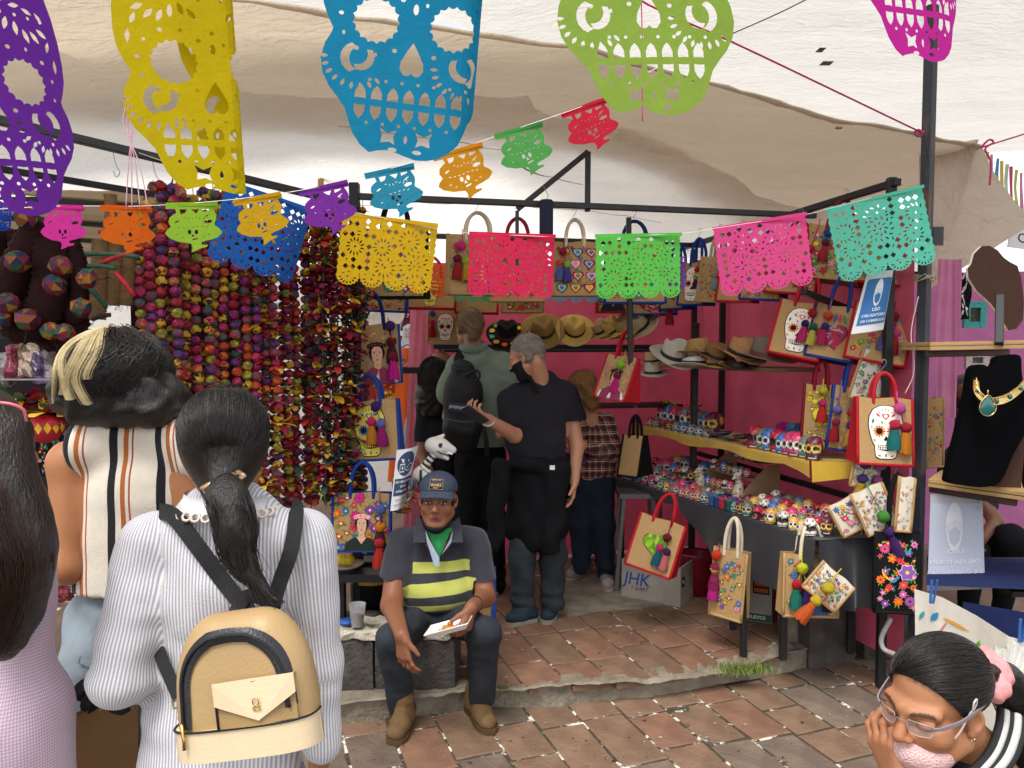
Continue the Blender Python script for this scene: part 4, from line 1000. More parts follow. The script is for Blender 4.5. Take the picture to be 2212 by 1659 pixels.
bag(1590,600,4.45,62,104,'red-edged heart bag half hidden by the pink lace banner',RD,RD,'anat',yaw=-38,roll=4,seed=9,charm=[(.1,.8,.9,'#7a1028','#c82030','#e8c030')])
bag(1648,598,4.35,72,100,'navy-edged floral bag behind the pink lace banner',NV,NV,'otomi',yaw=-36,roll=5,seed=10)
bag(1712,580,4.2,88,108,'red-edged butterfly bag just below the pink lace banner',RD,RD,'butter',yaw=-34,roll=6,seed=11)
bag(1800,545,4.1,104,120,'jute bag with bright outlined flowers beside the turquoise banner','jute','#8f2430','floral',yaw=-28,roll=9,pitch=-8,seed=12,hh=.15,charm=[(-.15,.84,1.1,'#3a58a8','#7a1838','#c83040'),(-.38,.5,1.0,'#d82858','#e84a80','#c82040')])
bag(1895,555,4.0,100,120,'red-sided floral bag behind the turquoise lace banner',RD,RD,'fine',yaw=-35,roll=10,pitch=-8,seed=13,g=.2)
bag(1726,712,4.05,96,124,'red-edged bag with a white sugar skull above the hat shelf',RD,RD,'skull',yaw=-24,roll=12,pitch=-10,seed=14,hh=.16,charm=[(.18,.82,1.15,'#c81e34','#2a2458','#d82878','#186a58','#e0d050')])
bag(1800,718,3.98,88,120,'navy-edged bag with an anatomical heart above the shelves',NV,NV,'anat',yaw=-22,roll=11,pitch=-8,seed=15,hh=.18,g=.16,charm=[(-.2,.78,1.1,'#f0603a','#4a2a80','#d8286a')])
bag(1900,722,3.88,112,128,'red-sided bag with birds and flowers under the mask notice',RD,RD,'otomi',yaw=-22,roll=11,pitch=-8,seed=16,g=.24,charm=[(.16,.83,1.25,'#a81420','#e86a3a','#6a78b8','#e8488c','#c01824')])
bag(1770,892,3.98,66,122,'sunflower jute bag with a dark red edge beside the skull shelf','#7a2428','#7a1c24','sunflower',yaw=-14,roll=3,seed=17,g=.08,charm=[(.05,.9,1.1,'#d8c83a','#d83078','#e02a28')])
bag(1832,905,3.9,74,140,'navy-edged bag holding pouches with purple tassels',NV,NV,'fine',yaw=-10,roll=7,seed=18,g=.1,hh=.16,charm=[(-.36,.62,1.1,'#7a78c8','#9a2030','#b81c2c'),(.2,.86,1.3,'#4f9a3a','#5a2a80','#4a2470'),(.05,.62,1.2,'#d0284a','#4a2a88','#d8a040')])
bag(1912,932,3.62,116,144,'big jute bag with a white sugar skull and bright red edges',RD,'#b02a34','skull',yaw=-6,roll=2,seed=19,g=.17,hh=.12,charm=[(.22,.86,1.35,'#e85aa8','#d82850','#1c8a88','#b81c30','#f09020')])
bag(2020,935,3.95,46,150,'jute bag with a flower strip peeking out beside the rusty post','jute',CR,'floral',yaw=18,seed=20,g=.06,nohandle=True)
bag(1868,1212,3.78,80,120,'black-edged jute bag with a yellow skull behind the black floral bag',BK,BK,'yskull',yaw=-5,seed=21,nohandle=True,g=.08,charm=[(-.32,.78,1.2,'#8a1838','#b8d840','#a8c838'),(-.12,.76,1.2,'#d8c83a','#a01828','#b82030')])
bag(1938,1238,3.58,92,178,'black canvas bag printed with bright flowers and hummingbirds',BK,BK,'blackfloral',yaw=-8,jute=False,seed=22,g=.04,gt=.03,hh=.28)
bag(1415,1178,4.25,92,116,'red-edged bag with a green cactus heart hanging off the table',RD,RD,'cactus',yaw=-28,roll=12,pitch=-10,seed=23,g=.16,hh=.15,charm=[(.22,.72,1.15,'#7a1428','#d82a78','#1a6a88','#4a1a58','#f07a80')])
bag(1572,1262,3.98,58,150,'slim jute bag of bright flowers on cream handles by the kerb','jute',CR,'floral',yaw=-40,roll=3,seed=24,g=.1,hh=.17,charm=[(-.36,.90,1.25,'#e83a20','#d8d838','#a82060',),(-.36,.72,1.2,'#9a1c58','#a82060','#e0209a')])
bag(1752,1265,3.72,122,136,'wide jute bag with a woman portrait and cream handles on the stones','jute',CR,'port3',yaw=2,roll=2,seed=25,g=.1,hh=.16,charm=[(-.22,.80,1.35,'#e0e028','#c81c28','#1a8a7a','#f06068','#4a2278')])
bag(1330,815,4.32,62,96,'red bag with a shawled woman portrait hanging by the hats',RD,RD,'port2',yaw=-36,roll=7,pitch=-6,seed=26,g=.2,gt=.03,hh=.15,charm=[(.1,.80,1.1,'#98e020','#8a1030','#f01890')])
bag(830,640,4.75,96,66,'small navy-edged butterfly bag below the yellow lace banner',NV,NV,'butter',roll=2,seed=27,hh=.1)
bag(812,765,4.0,104,128,'navy-edged bag with a shawled woman portrait at the bead stall',NV,'#1c2f66','port2',yaw=12,roll=-3,seed=28,g=.13,hh=.17,charm=[(.32,.96,1.3,'#4a1a70','#f08a18','#5a1030'),(.32,.70,1.35,'#6a1028','#8a1038','#e818a0')])
bag(800,930,3.85,126,130,'navy-edged jute bag with a big yellow sugar skull',NV,NV,'yskull',yaw=-8,roll=-4,seed=29,g=.1,charm=[(.15,.90,1.3,'#4a1a78','#e0206a','#e08a20','#6a78c8','#b01878')])
bag(780,1128,3.72,126,126,'navy-edged bag with a flower-crowned woman on bright flowers',NV,'#1f3f8a','port1',yaw=2,roll=1,seed=30,g=.12,hh=.15,charm=[(.34,.74,1.25,'#5a70b8','#5a1038','#5a1030'),(.34,.46,1.35,'#e8881c','#c82a30','#d03020')])
bag(930,632,4.95,108,70,'red-edged bag with a yellow skull jaw below the lace banners',RD,RD,'yskull',roll=1,seed=31,g=.2)
bag(1030,642,5.0,92,70,'red-edged jute bag behind the mint green banner',RD,RD,None,roll=1,seed=32,g=.2)
bag(1128,640,5.0,90,70,'jute bag with rose flowers behind the crimson banner','jute',CR,'floral',seed=33)
bag(1322,630,5.0,66,90,'red-edged bag with a pink and black portrait behind the green banner',RD,RD,'port1',seed=34)
bag(1412,650,5.0,96,60,'navy-sided bag with a red pompom below the green banner',NV,NV,'anat',seed=35,g=.2,charm=[(.32,.6,1.2,'#b01828','#b01828','#c02030')])
bag(962,706,5.15,76,72,'plain jute bag with a white sugar skull and red tassel','jute',CR,'skull',seed=36,charm=[(-.36,.9,1.1,'#5a68b8','#e81880','#d01c28')],nohandle=True)
bag(1030,1283,4.35,70,120,'plain jute bag with a blue edge standing behind the seated man','#3a5aa8',None,None,yaw=-20,seed=37,nohandle=True,g=.06)
M_canvas=mat('canvas','#d9cfbd',.9,.1,.08,60,.3,400)
def pouch(px,py,d,wp,hp,roll,label,pr,seed,yaw=0,charm=None):
 return bag(px,py,d,wp,hp,label,'jute',pr=pr,yaw=yaw,roll=roll,g=.012,gt=.008,nohandle=True,panel=M_canvas,seed=seed,charm=charm,name='pouch',group='small canvas pouches')
pouch(1790,1268,3.58,92,72,40,'white flowered pouch with a yellow pompom tied on the wide jute bag','fine',51,charm=[(-.1,.45,1.4,'#d8c028','#e0c020','#e8641c')])
pouch(1846,1108,3.66,92,76,-28,'white pouch with a red rose hanging below the skull bag','floral',52)
pouch(1890,1100,3.62,74,100,-24,'white pouch scattered with red leaves beside the rose pouch','fine',53,charm=[(.05,.35,1.4,'#4a9a3a','#4a2a78','#4a2070')])
pouch(1872,1010,3.7,60,90,10,'pale pouch with a yellow tassel under the big skull bag','fine',54,charm=[(-.2,.6,1.3,'#4a3a88','#4a3a80','#d8a818'),(.35,.62,1.3,'#c86ab0','#b85aa0','#4a2068')])
pouch(1880,815,3.85,66,110,18,'pale pouch with a dark pink rose and small lettering','floral',55)
pouch(1955,1090,3.56,36,120,4,'white embroidered pouch seen between the black bag straps','otomi',56)
# == hats
def hat(px,py,d,wp,c,band,label,yaw=0,tilt=0,roll=0,ch=.115,curl=.03,crease=.03,name='hat',mm=None,flo=None):
 sc=wp*mpp(d)/.352;M=Matrix.Translation(P(px,py,d))@Matrix.Rotation(R(roll),4,'Y')@Matrix.Rotation(R(tilt),4,'X')@Matrix.Rotation(R(yaw),4,'Z')@Matrix.Scale(sc,4)
 o=empty(name,M=M,label=label,cat='hat',group='hats on the shelves');n=32
 rows=[(1.0,0,0),(.985,.004,0),(.8,-.004,0),(.62,-.006,0),(.535,.0,0),(.52,.012,1),(.505,ch*.35,1),(.485,ch*.7,1),(.455,ch*.93,1),(.40,ch*1.0,1),(.30,ch*.97,1),(.15,ch*.88,1),(0,ch*.84,1)]
 mb=MB();vs=[]
 for q,z,cr in rows:
  for k in range(n):
   a=6.283*k/n;x=.165*q*math.cos(a);y=.185*q*math.sin(a)
   if not cr:zz=z+curl*(math.cos(a)**2-.35)*((q-.52)/.48)**2
   else:
    t=max(0,z/ch-.3)/.7;pin=max(0,math.cos(a+1.5708))**3*t
    x*=1-.34*pin;zz=z-crease*t*math.exp(-(x/.028)**2)*(1.1 if q<.46 else .35)+.012*t*math.sin(a+3.1416)
   vs.append((x,y,zz))
 fs=[(i*n+k,i*n+(k+1)%n,(i+1)*n+(k+1)%n,(i+1)*n+k)for i in range(len(rows)-1)for k in range(n)]
 mb.add(vs,fs,None,True);mb.build('crown_and_brim',mm or felt(c),o)
 b=MB();b.add([(.165*q*math.cos(6.283*k/n),.185*q*math.sin(6.283*k/n),z)for q,z in((.545,.004),(.535,.022),(.525,.03))for k in range(n)],[(i*n+k,i*n+(k+1)%n,(i+1)*n+(k+1)%n,(i+1)*n+k)for i in range(2)for k in range(n)],None,True);b.build('band',mat('band_'+band.strip('#'),band,.5,.4),o)
 if flo:
  p=Print();r=random.Random(3)
  for k in range(11):
   a=6.283*k/11;p.flower(.125*math.cos(a),.14*math.sin(a),.03,6,r.choice(('#e8742c','#d8345e','#5aa84a','#3ab0a0','#e8c83a')),'#f0d040','#1a3a1c',1,.7)
  p.mb(lambda x,y,q:(x,y,.006+q)).build('painted_flowers',M_print,o)
 return o
M_straw=mat('white_straw','#cfc8b8',.85,.2,.25,160,.9,240)
hat(1095,722,5.25,96,'#231f20','#5a2a3a','black hat with a brim of painted flowers between the two men',tilt=38,flo=True)
hat(1172,713,5.25,100,'#9a7c48','#2a1a16','olive tan hat leaning on the back shelf beside the yellow one',tilt=48,yaw=15,roll=-3)
hat(1242,712,5.25,88,'#cfae62','#2a1814','straw yellow hat leaning on the back shelf',tilt=50,yaw=-10)
for i,(x,c)in enumerate(((1300,'#b09868'),(1326,'#c8aa60'),(1352,'#a88f60'),(1382,'#a89878'))):
 hat(x,712-i*2,5.2-.05*i,70+i*8,c,'#2a1814',['first','second','third','last'][i]+' of the nested tan hats tilted in a row on the back shelf',tilt=22,roll=-42,yaw=20)
hat(1410,782,4.95,70,'#b8a078','#3a2a22','beige hat tucked behind the white straw hat',roll=-6,tilt=4)
hat(1455,768,4.75,112,'#d0c8b8','#2a2624','white straw hat with a black band on the side shelf',tilt=26,roll=8,yaw=20,mm=M_straw)
hat(1508,760,4.62,92,'#a9834e','#8a6a50','tan hat with a tan band stacked on the white hat',tilt=4,yaw=60)
hat(1500,787,4.62,104,'#d9d4cc','#2a2624','white hat underneath the tan hat',tilt=2,yaw=60,ch=.06)
hat(1545,770,4.52,92,'#80603c','#1f1a18','dark brown felt hat with a black band',tilt=20,roll=14,yaw=30)
hat(1545,790,4.5,84,'#c89a4a','#1f1a18','mustard hat under the dark brown hat',tilt=2,ch=.05)
hat(1600,764,4.42,112,'#b0865a','#1c1815','camel felt hat with a black band',tilt=18,roll=10,yaw=25)
hat(1592,792,4.45,100,'#3a3430','#1c1815','charcoal hat under the camel hat',tilt=2,ch=.05)
hat(1656,768,4.3,130,'#777268','#6a3a2c','grey felt hat with a brown leather band and rust edging',tilt=12,roll=3,yaw=35,curl=.02)
hat(1410,806,4.9,76,'#8a7a60','#2a2420','weathered straw hat low beside the red portrait bag',tilt=8,roll=-4,mm=M_straw)
hat(1330,830,5.2,90,'#b8aca4','#6a2a2c','pale grey hat on the low back shelf behind the plaid shirt',tilt=30,roll=-10)
M_wood=mat('weathered_wood','#8a7358',.8,.25,.25,9,.5,90,stretch=(1,6,6))
def shelf(name,a,b,w,t,m,label,up=(0,0,1),cat='shelf'):
 mb=MB();mb.bar(a,b,w,t,up,bev=.004);return tag(mb.build(name,m),label,cat)
shelf('shelf',S(-2.05,2.2,1.712),S(-.3,2.2,1.712),.28,.022,M_black,'narrow black shelf under the back row of hats')
shelf('shelf_board',S(-.25,.62,1.605),S(-.32,2.15,1.605),.34,.025,M_wood,'weathered plank shelf under the side row of hats')
shelf('shelf_board',S(-1.0,2.2,1.30),S(-.25,2.2,1.30),.3,.022,M_black,'low black shelf in the back corner behind the plaid shirt')
# == painted skulls
SKB=Body(.12).ell((0,-.05,.62),(.40,.48,.40)).ell((0,.22,.36),(.30,.26,.32)).cap((-.16,.3,.12),(.16,.3,.12),.15,.15,k=.1).cap((-.25,.1,.2),(.25,.1,.2),.12,.12,k=.15)
for s_ in(-1,1):SKB.ell((s_*.165,.44,.50),(.115,.14,.12),k=.04,sub=True)
SKB.ell((0,.5,.32),(.05,.09,.075),k=.03,sub=True)
_skV,_skQ=SKB.mesh(.075)
M_clay=vcmat('painted_clay',.32,.5,.1,8,rnd=.12,coat=.25)
def skull_mesh(base,ring,accent,sc_seed):
 V=_skV;r=random.Random(sc_seed);C=np.tile(np.array(lin(base)),(len(V),1));x,y,z=V[:,0],V[:,1],V[:,2];ax_=np.abs(x)
 a2=np.array(lin(accent));rg=np.array(lin(ring));ph=r.uniform(0,6)
 patt=(np.sin(7*np.arctan2(x,z-.6)+ph)*np.sin(14*y+ph)>.35)&(z>.55);C[patt]=a2
 patt2=(np.sqrt((ax_-.32)**2+(y+.1)**2+(z-.62)**2)<.2);C[patt2]=rg*.8+a2*.2
 de=np.sqrt((ax_-.165)**2+(z-.50)**2);m=(de<.185)&(y>.2);C[m]=rg;m=(de<.115)&(y>.15);C[m]=.012
 m=(ax_<.06)&(np.abs(z-.32)<.075)&(y>.3);C[m]=.02
 m=(z<.20)&(z>.09)&(y>.3);C[m]=np.array(lin('#ece8e0'));m=m&(np.abs(z-.145)<.016);C[m]=.03
 m=(z<.07);C[m]=a2*.7
 me_o=np_obj('clay_skull',V,_skQ,M_clay,None,C);me=me_o.data;bpy.data.objects.remove(me_o);return me
SK=[('pink',skull_mesh('#d0487c','#f0e8e0','#c82a3a',1)),('blue',skull_mesh('#4a7ab8','#e8e8f0','#2a4a9a',2)),('red',skull_mesh('#a82434','#1c1a1c','#d84a5a',3)),('white and black',skull_mesh('#dcd6ca','#2a2624','#3a3634',4)),('green',skull_mesh('#4a8a6a','#e8e0b0','#b83a5a',5)),('orange',skull_mesh('#d0662c','#f0d8b0','#5a3a78',6)),('turquoise',skull_mesh('#3a8a98','#f0e8d8','#c83a68',7)),('dark floral',skull_mesh('#4a2c3a','#e8c040','#b03a4a',8)),('yellow and pink',skull_mesh('#d8b83a','#f0f0e8','#d8508a',9))]
def clay(pos,s,face,i,label,group='painted clay skulls',zs=1.):
 nm,me=SK[i%len(SK)];M=Matrix.Translation(pos)@Matrix.Rotation(face,4,'Z')@Matrix.Diagonal((s,s,s*zs,1))
 return tag(inst(me,'clay_skull',None,M),label%nm,'skull',group)
FACE=math.pi*.80
r=random.Random(11)
TB=[S(-.48,.05,0),S(-.82,2.05,0),S(-.06,2.05,0),S(-.04,.05,0)]
tb=empty('display_table',S(-.4,1,FLOOR2),label='long trestle table with dark legs carrying the small clay skulls',cat='table')
mb=MB();mb.add([p+Vector((0,0,.785))for p in TB]+[p+Vector((0,0,.76))for p in TB],[(0,3,2,1),(4,5,6,7),(0,1,5,4),(1,2,6,5),(2,3,7,6),(3,0,4,7)]);sub(tb,mb.build('top',M_black))
for u,v in((-.76,1.98),(-.70,1.45),(-.54,.75),(-.5,.30),(-.1,1.9),(-.1,.3)):pst('leg',S(u,v,FLOOR2),S(u,v,.77),.035,M_black,tb)
M_bcloth=cloth_mat('black_cloth','#232226')
def tc_f(u,v):
 """u: along the table, v: across; v>.7 hangs down the front"""
 fr_=TB[1].lerp(TB[0],u);bk=TB[2].lerp(TB[3],u);drop=.05+.27*max(0,min(1,(u-.42)/.25));out=(fr_-bk).normalized()
 if v<.7:p=bk.lerp(fr_,v/.7)+Vector((0,0,.79+.002*nzv(u*9,v*9,1)))
 else:
  t=(v-.7)/.3;p=fr_+out*(.012+.02*t*(1+math.sin(u*40+1)*.7)*drop*3)+Vector((0,0,.79-t*drop-.01*t*math.sin(u*22)))
 return p
mb=MB();mb.grid(tc_f,70,30)
e0,e1=TB[0],TB[3];mb.grid(lambda u,v:e0.lerp(e1,u)-VA*(.012+.03*v*(1+math.sin(u*22)))+Vector((0,0,.79-v*.34)),16,8)
tag(mb.build('tablecloth',M_bcloth),'black cloth spread over the skull table, hanging at the near end','tablecloth')
def tpt(u,v,z=.795):return TB[2].lerp(TB[3],u).lerp(TB[1].lerp(TB[0],u),v)+Vector((0,0,z))
n=0
for u0,u1,rows,s0,st in((.02,.30,(.93,.78,.6,.42),.085,.036),(.30,.56,(.95,.85),.066,.027),(.66,.98,(.93,.80,.66,.5),.072,.031)):
 for j,v in enumerate(rows):
  u=u0+.008*j
  while u<u1:
   s=s0*r.uniform(.85,1.2)*(1.15 if s0>.08 and j>1 else 1);lift=(.018*j*(1 if s0>.08 else .8))
   where='at the far end of black table' if u0<.1 else('at the front edge of black table' if u0<.5 else 'at the near end of black table')
   clay(tpt(u,v-.02*r.random(),.792+lift),s,FACE+r.uniform(-.35,.35),r.randrange(9),'small %s clay skull '+where);n+=1
   u+=st*r.uniform(.9,1.15)*(s/s0)
for k,u in enumerate((.575,.60,.625,.65,.585,.63)):
 c=['#3a6a9a','#2a4a8a','#c8304a','#1c5a54','#1a2a5a','#6a3a8a'][k];mb=MB();mb.lathe([(0,0),(.024,0),(.03,.01),(.03,.06),(.034,.07),(.028,.07),(.026,.02)],14);q=mb.build('cup',mat('glaze_'+c.strip('#'),c,.25,.5,.3,60,coat=.4));q.location=tpt(u,.95 if k<4 else .86,.792)
 tag(q,'%s glazed cup in the cluster on the black table'%('steel blue','royal blue','red','dark green','navy','violet')[k],'cup','glazed cups on the table')
M_card=mat('cardboard','#9a7c5c',.9,.1,.12,20,.2,120)
cs=empty('step_stand',tpt(.42,.3),label='brown cardboard step stand holding rows of little skulls',cat='stand')
for k,(z,vv,a,b)in enumerate(((.06,.60,.32,.60),(.15,.46,.34,.58),(.235,.30,.36,.55))):
 mb=MB();mb.bar(tpt(a,vv,.79+z),tpt(b,vv,.79+z),.10,.006,(0,0,1),bev=0);sub(cs,mb.build('step',M_card))
 u=a+.02
 while u<b-.02:
  clay(tpt(u,vv+.03,.794+z),.058*r.uniform(.9,1.1),FACE+r.uniform(-.2,.2),r.randrange(9),'little %s clay skull on the '+('lowest','middle','top')[k]+' step of cardboard stand');n+=1;u+=.03
for a in(.34,.58):
 mb=MB();mb.add([tpt(a,.66,.79),tpt(a,.2,.79),tpt(a,.2,1.03),tpt(a,.36,1.02),tpt(a,.52,.935),tpt(a,.66,.85)],[(0,1,2,3,4,5)]);sub(cs,mb.build('side_panel',M_card))
def dog(pos,s,face,label):
 b=Body(.05).cap((0,0,.25),(0,-.05,.7),.22,.17).cap((0,0,.2),(0,-.12,.1),.22,.2).cap((0,-.02,.75),(0,.0,.95),.12,.1).ell((0,.05,1.05),(.14,.17,.13)).cap((0,.15,1.02),(0,.3,.98),.075,.05).cap((.09,-.02,1.12),(.13,-.05,1.35),.05,.012).cap((-.09,-.02,1.12),(-.13,-.05,1.35),.05,.012)
 for x in(-1,1):b.cap((x*.1,.12,.5),(x*.1,.18,.05),.055,.05).cap((x*.1,.18,.03),(x*.1,.25,.03),.05,.045).cap((x*.17,-.05,.12),(x*.2,.12,.05),.09,.06)
 b.cap((0,-.25,.1),(.25,-.3,.1),.04,.02)
 V,Q=b.mesh(.045);C=np.tile(np.array(lin('#c8b8a4')),(len(V),1));C[(np.sin(V[:,2]*26+V[:,0]*9)*np.sin(V[:,1]*21)>.6)]=lin('#6a5a50');C[(np.abs(np.abs(V[:,0])-.07)<.03)&(np.abs(V[:,2]-1.08)<.03)&(V[:,1]>.12)]=.02
 o=np_obj('dog_figurine',V,Q,M_clay,None,C);o.location=pos;o.scale=(s,s,s);o.rotation_euler=(0,0,face);return tag(o,label,'figurine','carved dog figurines')
dog(tpt(.40,.72,.79),.15,2.0,'cream seated dog figurine half hidden among the skulls');dog(tpt(.57,.66,.79),.165,2.2,'cream seated dog figurine with pricked ears in front of the cardboard stand')
M_ycloth=cloth_mat('yellow_cloth','#c9a43a')
YB=[S(-.39,.25,1.15),S(-.585,2.16,1.15),S(-.1,2.16,1.15),S(-.08,.12,1.15)]
ysh=shelf('shelf_board',S(-.24,.4,1.135),S(-.3,2.16,1.135),.26,.02,M_black,'hidden board under the yellow cloth shelf')
def ypt(u,v,z=0):return YB[2].lerp(YB[3],u).lerp(YB[1].lerp(YB[0],u),v)+Vector((0,0,z))
mb=MB()
def yf_(u,v):
 if v<.75:return ypt(u,v/.75,.002)
 t=(v-.75)/.25;q=ypt(u,1.0);out=(ypt(u,1)-ypt(u,0)).normalized();return q+out*(.008+.006*math.sin(u*37)*t)+Vector((0,0,-.05*t-.012*t*math.sin(u*17+1)-.05*t*max(0,u-.9)*10))
mb.grid(yf_,60,16);mb.grid(lambda u,v:YB[0].lerp(YB[3],u)-VA*(.006+.01*v)+Vector((0,0,-.06*v-.05*v*(1-u))),10,4)
tag(mb.build('shelf_cloth',M_ycloth),'yellow cloth covering the shelf of larger painted skulls','cloth')
u=.02
for k in range(9):clay(ypt(.02+.040*k,.55-.01*k),.15*r.uniform(.9,1.08),FACE+r.uniform(-.25,.2),[0,1,0,2,6,7,4,1,7][k],'%s painted skull in the back row of the yellow shelf');n+=1
for k in range(9):clay(ypt(.05+.05*k,.85),.085*r.uniform(.9,1.1),FACE+r.uniform(-.2,.2),r.randrange(9),'small %s skull along the front of the yellow shelf',zs=.8);n+=1
for k in range(9):clay(ypt(.72+.032*k,.86-.02*(k%2)),.12*r.uniform(.92,1.1),FACE+r.uniform(-.3,.2),[2,4,1,2,1,0,0,4,7][k],'%s painted skull at the near end of the yellow shelf');n+=1
for k,(u,v,c)in enumerate(((.03,.55,'#c8d83a'),(.10,.55,'#d8d860'),(-.01,.52,'#e0982a'),(.20,.55,'#f0501c'),(.25,.52,'#3a3a9a'))):
 mb=MB();p=ypt(u,v,.165)
 for q in range(7):a=.9*q;mb.add([p+Vector((.0,0,0)),p+Vector((.03*math.cos(a),.03*math.sin(a),.012)),p+Vector((.038*math.cos(a+.45),.038*math.sin(a+.45),.022)),p+Vector((.03*math.cos(a+.9),.03*math.sin(a+.9),.012))],[(0,1,2,3)],lin(c))
 mb.ball(p+Vector((0,0,.01)),.012,6,4,lin('#e8d040'));tag(mb.build('paper_flower',M_print),'%s paper flower on top of a painted skull'%('yellow-green','pale lime','amber','bright orange','dark blue')[k],'paper flower','paper flowers on the skulls')
for k in range(7):
 c=['#8a2a3a','#3a5a8a','#4a3a5a','#2a6a5a','#8a5a2a','#3a3a3a','#a8485a'][k];mb=MB();mb.lathe([(0,.012),(.03,.008),(.05,.022),(.056,.03),(.05,.026),(.028,.014),(0,.014)],14);q=mb.build('bowl',mat('glaze_'+c.strip('#'),c,.25,.5,.35,50,coat=.4));q.location=ypt(.46+.034*k,.8,.002+.012*(k%3));q.rotation_euler=(r.uniform(-.3,.1),r.uniform(-.2,.2),0)
 tag(q,'shallow %s painted bowl on the yellow shelf'%('wine red','blue','plum','green','brown','black','rose')[k],'bowl','painted bowls')
M_cello=mat('cellophane_pink','#c0309a',.15,.6,.2,15,.6,20,alpha=.75);M_cello2=mat('cellophane_blue','#2a8ab8',.15,.6,.2,15,.6,20,alpha=.8)
for k,(u,m_)in enumerate(((.66,M_cello),(.72,M_cello2),(.78,M_cello))):
 o=rough_block('wrapped_gift',ypt(u,.25,.07+.01*k),(.035,.03,.065),m_,rotz=.4*k,amp=.02,sc=14,cuts=4);tag(o,'%s cellophane-wrapped packet at the back of the yellow shelf'%('first pink','blue','second pink')[k],'packet','cellophane packets')
by={}
for o in list(COL.objects):
 if o.name.startswith('clay_skull'):by.setdefault(o['label'],[]).append(o)
for lb,os_ in by.items():
 if len(os_)>1:
  for k,o in enumerate(sorted(os_,key=lambda o:o.location.x/o.location.y)):o['label']=lb+', %s from left'%('first','second','third','fourth','fifth','sixth','seventh','eighth','ninth','tenth','eleventh','twelfth')[min(k,11)]
print('skulls',n)
# == palm bead stall
M_palm=vcmat('dyed_palm',.55,.3,.15,40,.3,150,rnd=.14)
BP=['#9a2046','#c8462a','#d8952a','#2f6a62','#3a3f74','#8a2a70','#9a1f34','#d06a3a','#c83a6a','#4a5a62','#c9a83a','#30242c']
def bead_mesh(seed,sch):
 r=random.Random(seed);mb=MB();n=6;rows=[(.0,.46),(.55,.40),(1.,.17),(1.,-.17),(.55,-.40),(.0,-.46)]
 vs=[];q=.5
 for i,(rad,z)in enumerate(rows):
  for k in range(n):a=6.283*(k+(.5 if i%2 else 0))/n;vs.append((rad*q*math.cos(a)*(1+r.uniform(-.05,.05)),rad*q*math.sin(a),z+r.uniform(-.02,.02)))
 fs=[];cs=[]
 for i in range(5):
  for k in range(n):
   k2=(k+1)%n;o=k2 if i%2 else k
   a,b=i*n+k,i*n+k2;c,d=(i+1)*n+k,(i+1)*n+k2
   c1,c2=[tuple(x*.78 for x in lin(r.choice(sch)))for _ in(0,1)]
   if i%2:fs+=[(a,b,d),(a,d,c)]
   else:fs+=[(a,b,c),(b,d,c)]
   cs+=[c1,c2]
 mb.add(vs,fs,cs,False);return mb.mesh('bead',M_palm)
SCH=[['#b0264e','#c83a6a','#8a1f44'],['#d8952a','#8a2a2a','#d8b03a'],['#c8462a','#d8772a','#a82a2a'],['#2f6a62','#8a2a4a','#3f5a5a'],['#3a3f74','#8a2a70','#2a2a44'],['#d8b03a','#30242c','#c8952a'],['#8a2a70','#b0266e','#5a2a60'],['#c9a83a','#6a8a3a','#8a6a2a'],['#9a1f34','#6a1828','#b02a3a'],['#d07a4a','#c83a4a','#5a6a6a'],['#4a5a62','#b0364e','#7a4a5a'],BP]
BEADS=[bead_mesh(i,SCH[i%12])for i in range(24)]
def tuft_mesh(seed,sch,n=10):
 r=random.Random(seed);mb=MB()
 for k in range(n):
  a=6.283*k/n+r.uniform(-.3,.3);e=r.uniform(-.5,.5);L=r.uniform(.042,.066);c=lin(r.choice(sch));dx=Vector((math.cos(a),math.sin(a),e*.7)).normalized();up=Vector((0,0,1));cur=r.choice((-1,1))*r.uniform(.3,.9);pts=[]
  for i in range(6):t=i/5;ang=cur*t*2.4;pts.append(dx*(L*math.sin(min(1.57,abs(cur)*t*2.2+.01))/max(.3,abs(cur))*.75)+up*(cur*L*.55*(t*t)))
  w=[.010,.020,.025,.024,.019,.010]
  side=dx.cross(up).normalized();vs=[]
  for p,q in zip(pts,w):vs+=[p+side*q*.6,p-side*q*.6]
  mb.add(vs,[(2*i,2*i+1,2*i+3,2*i+2)for i in range(5)],c,True)
 return mb.mesh('ribbon_tuft',M_palm)
TSCH=[['#7a1838','#a02048','#8a1c34'],['#c8982a','#d8b03a','#8a1f34'],['#2a4a3a','#3a5a48','#7a1838'],['#a02048','#c8982a','#2a4a3a'],['#8a2a5a','#7a1838','#c8302a'],['#b83a2a','#c8982a','#7a1838']]
TUFT=[tuft_mesh(i,TSCH[i%6])for i in range(12)]
rb=random.Random(21);ORD=['first','second','third','fourth','fifth','sixth','seventh','eighth','ninth','tenth','eleventh','twelfth','thirteenth','fourteenth','fifteenth','sixteenth','seventeenth','eighteenth','nineteenth','twentieth','twenty-first','twenty-second','twenty-third','twenty-fourth','twenty-fifth','twenty-sixth','twenty-seventh','twenty-eighth']
M_cordg=mat('green_palm_stalk','#3f6a58',.7,.2,.2,30);M_cordk=mat('dark_cord','#2a2024',.8)
def depth_at(x):return 3.12+(x-300)/480*.80
nbead=0
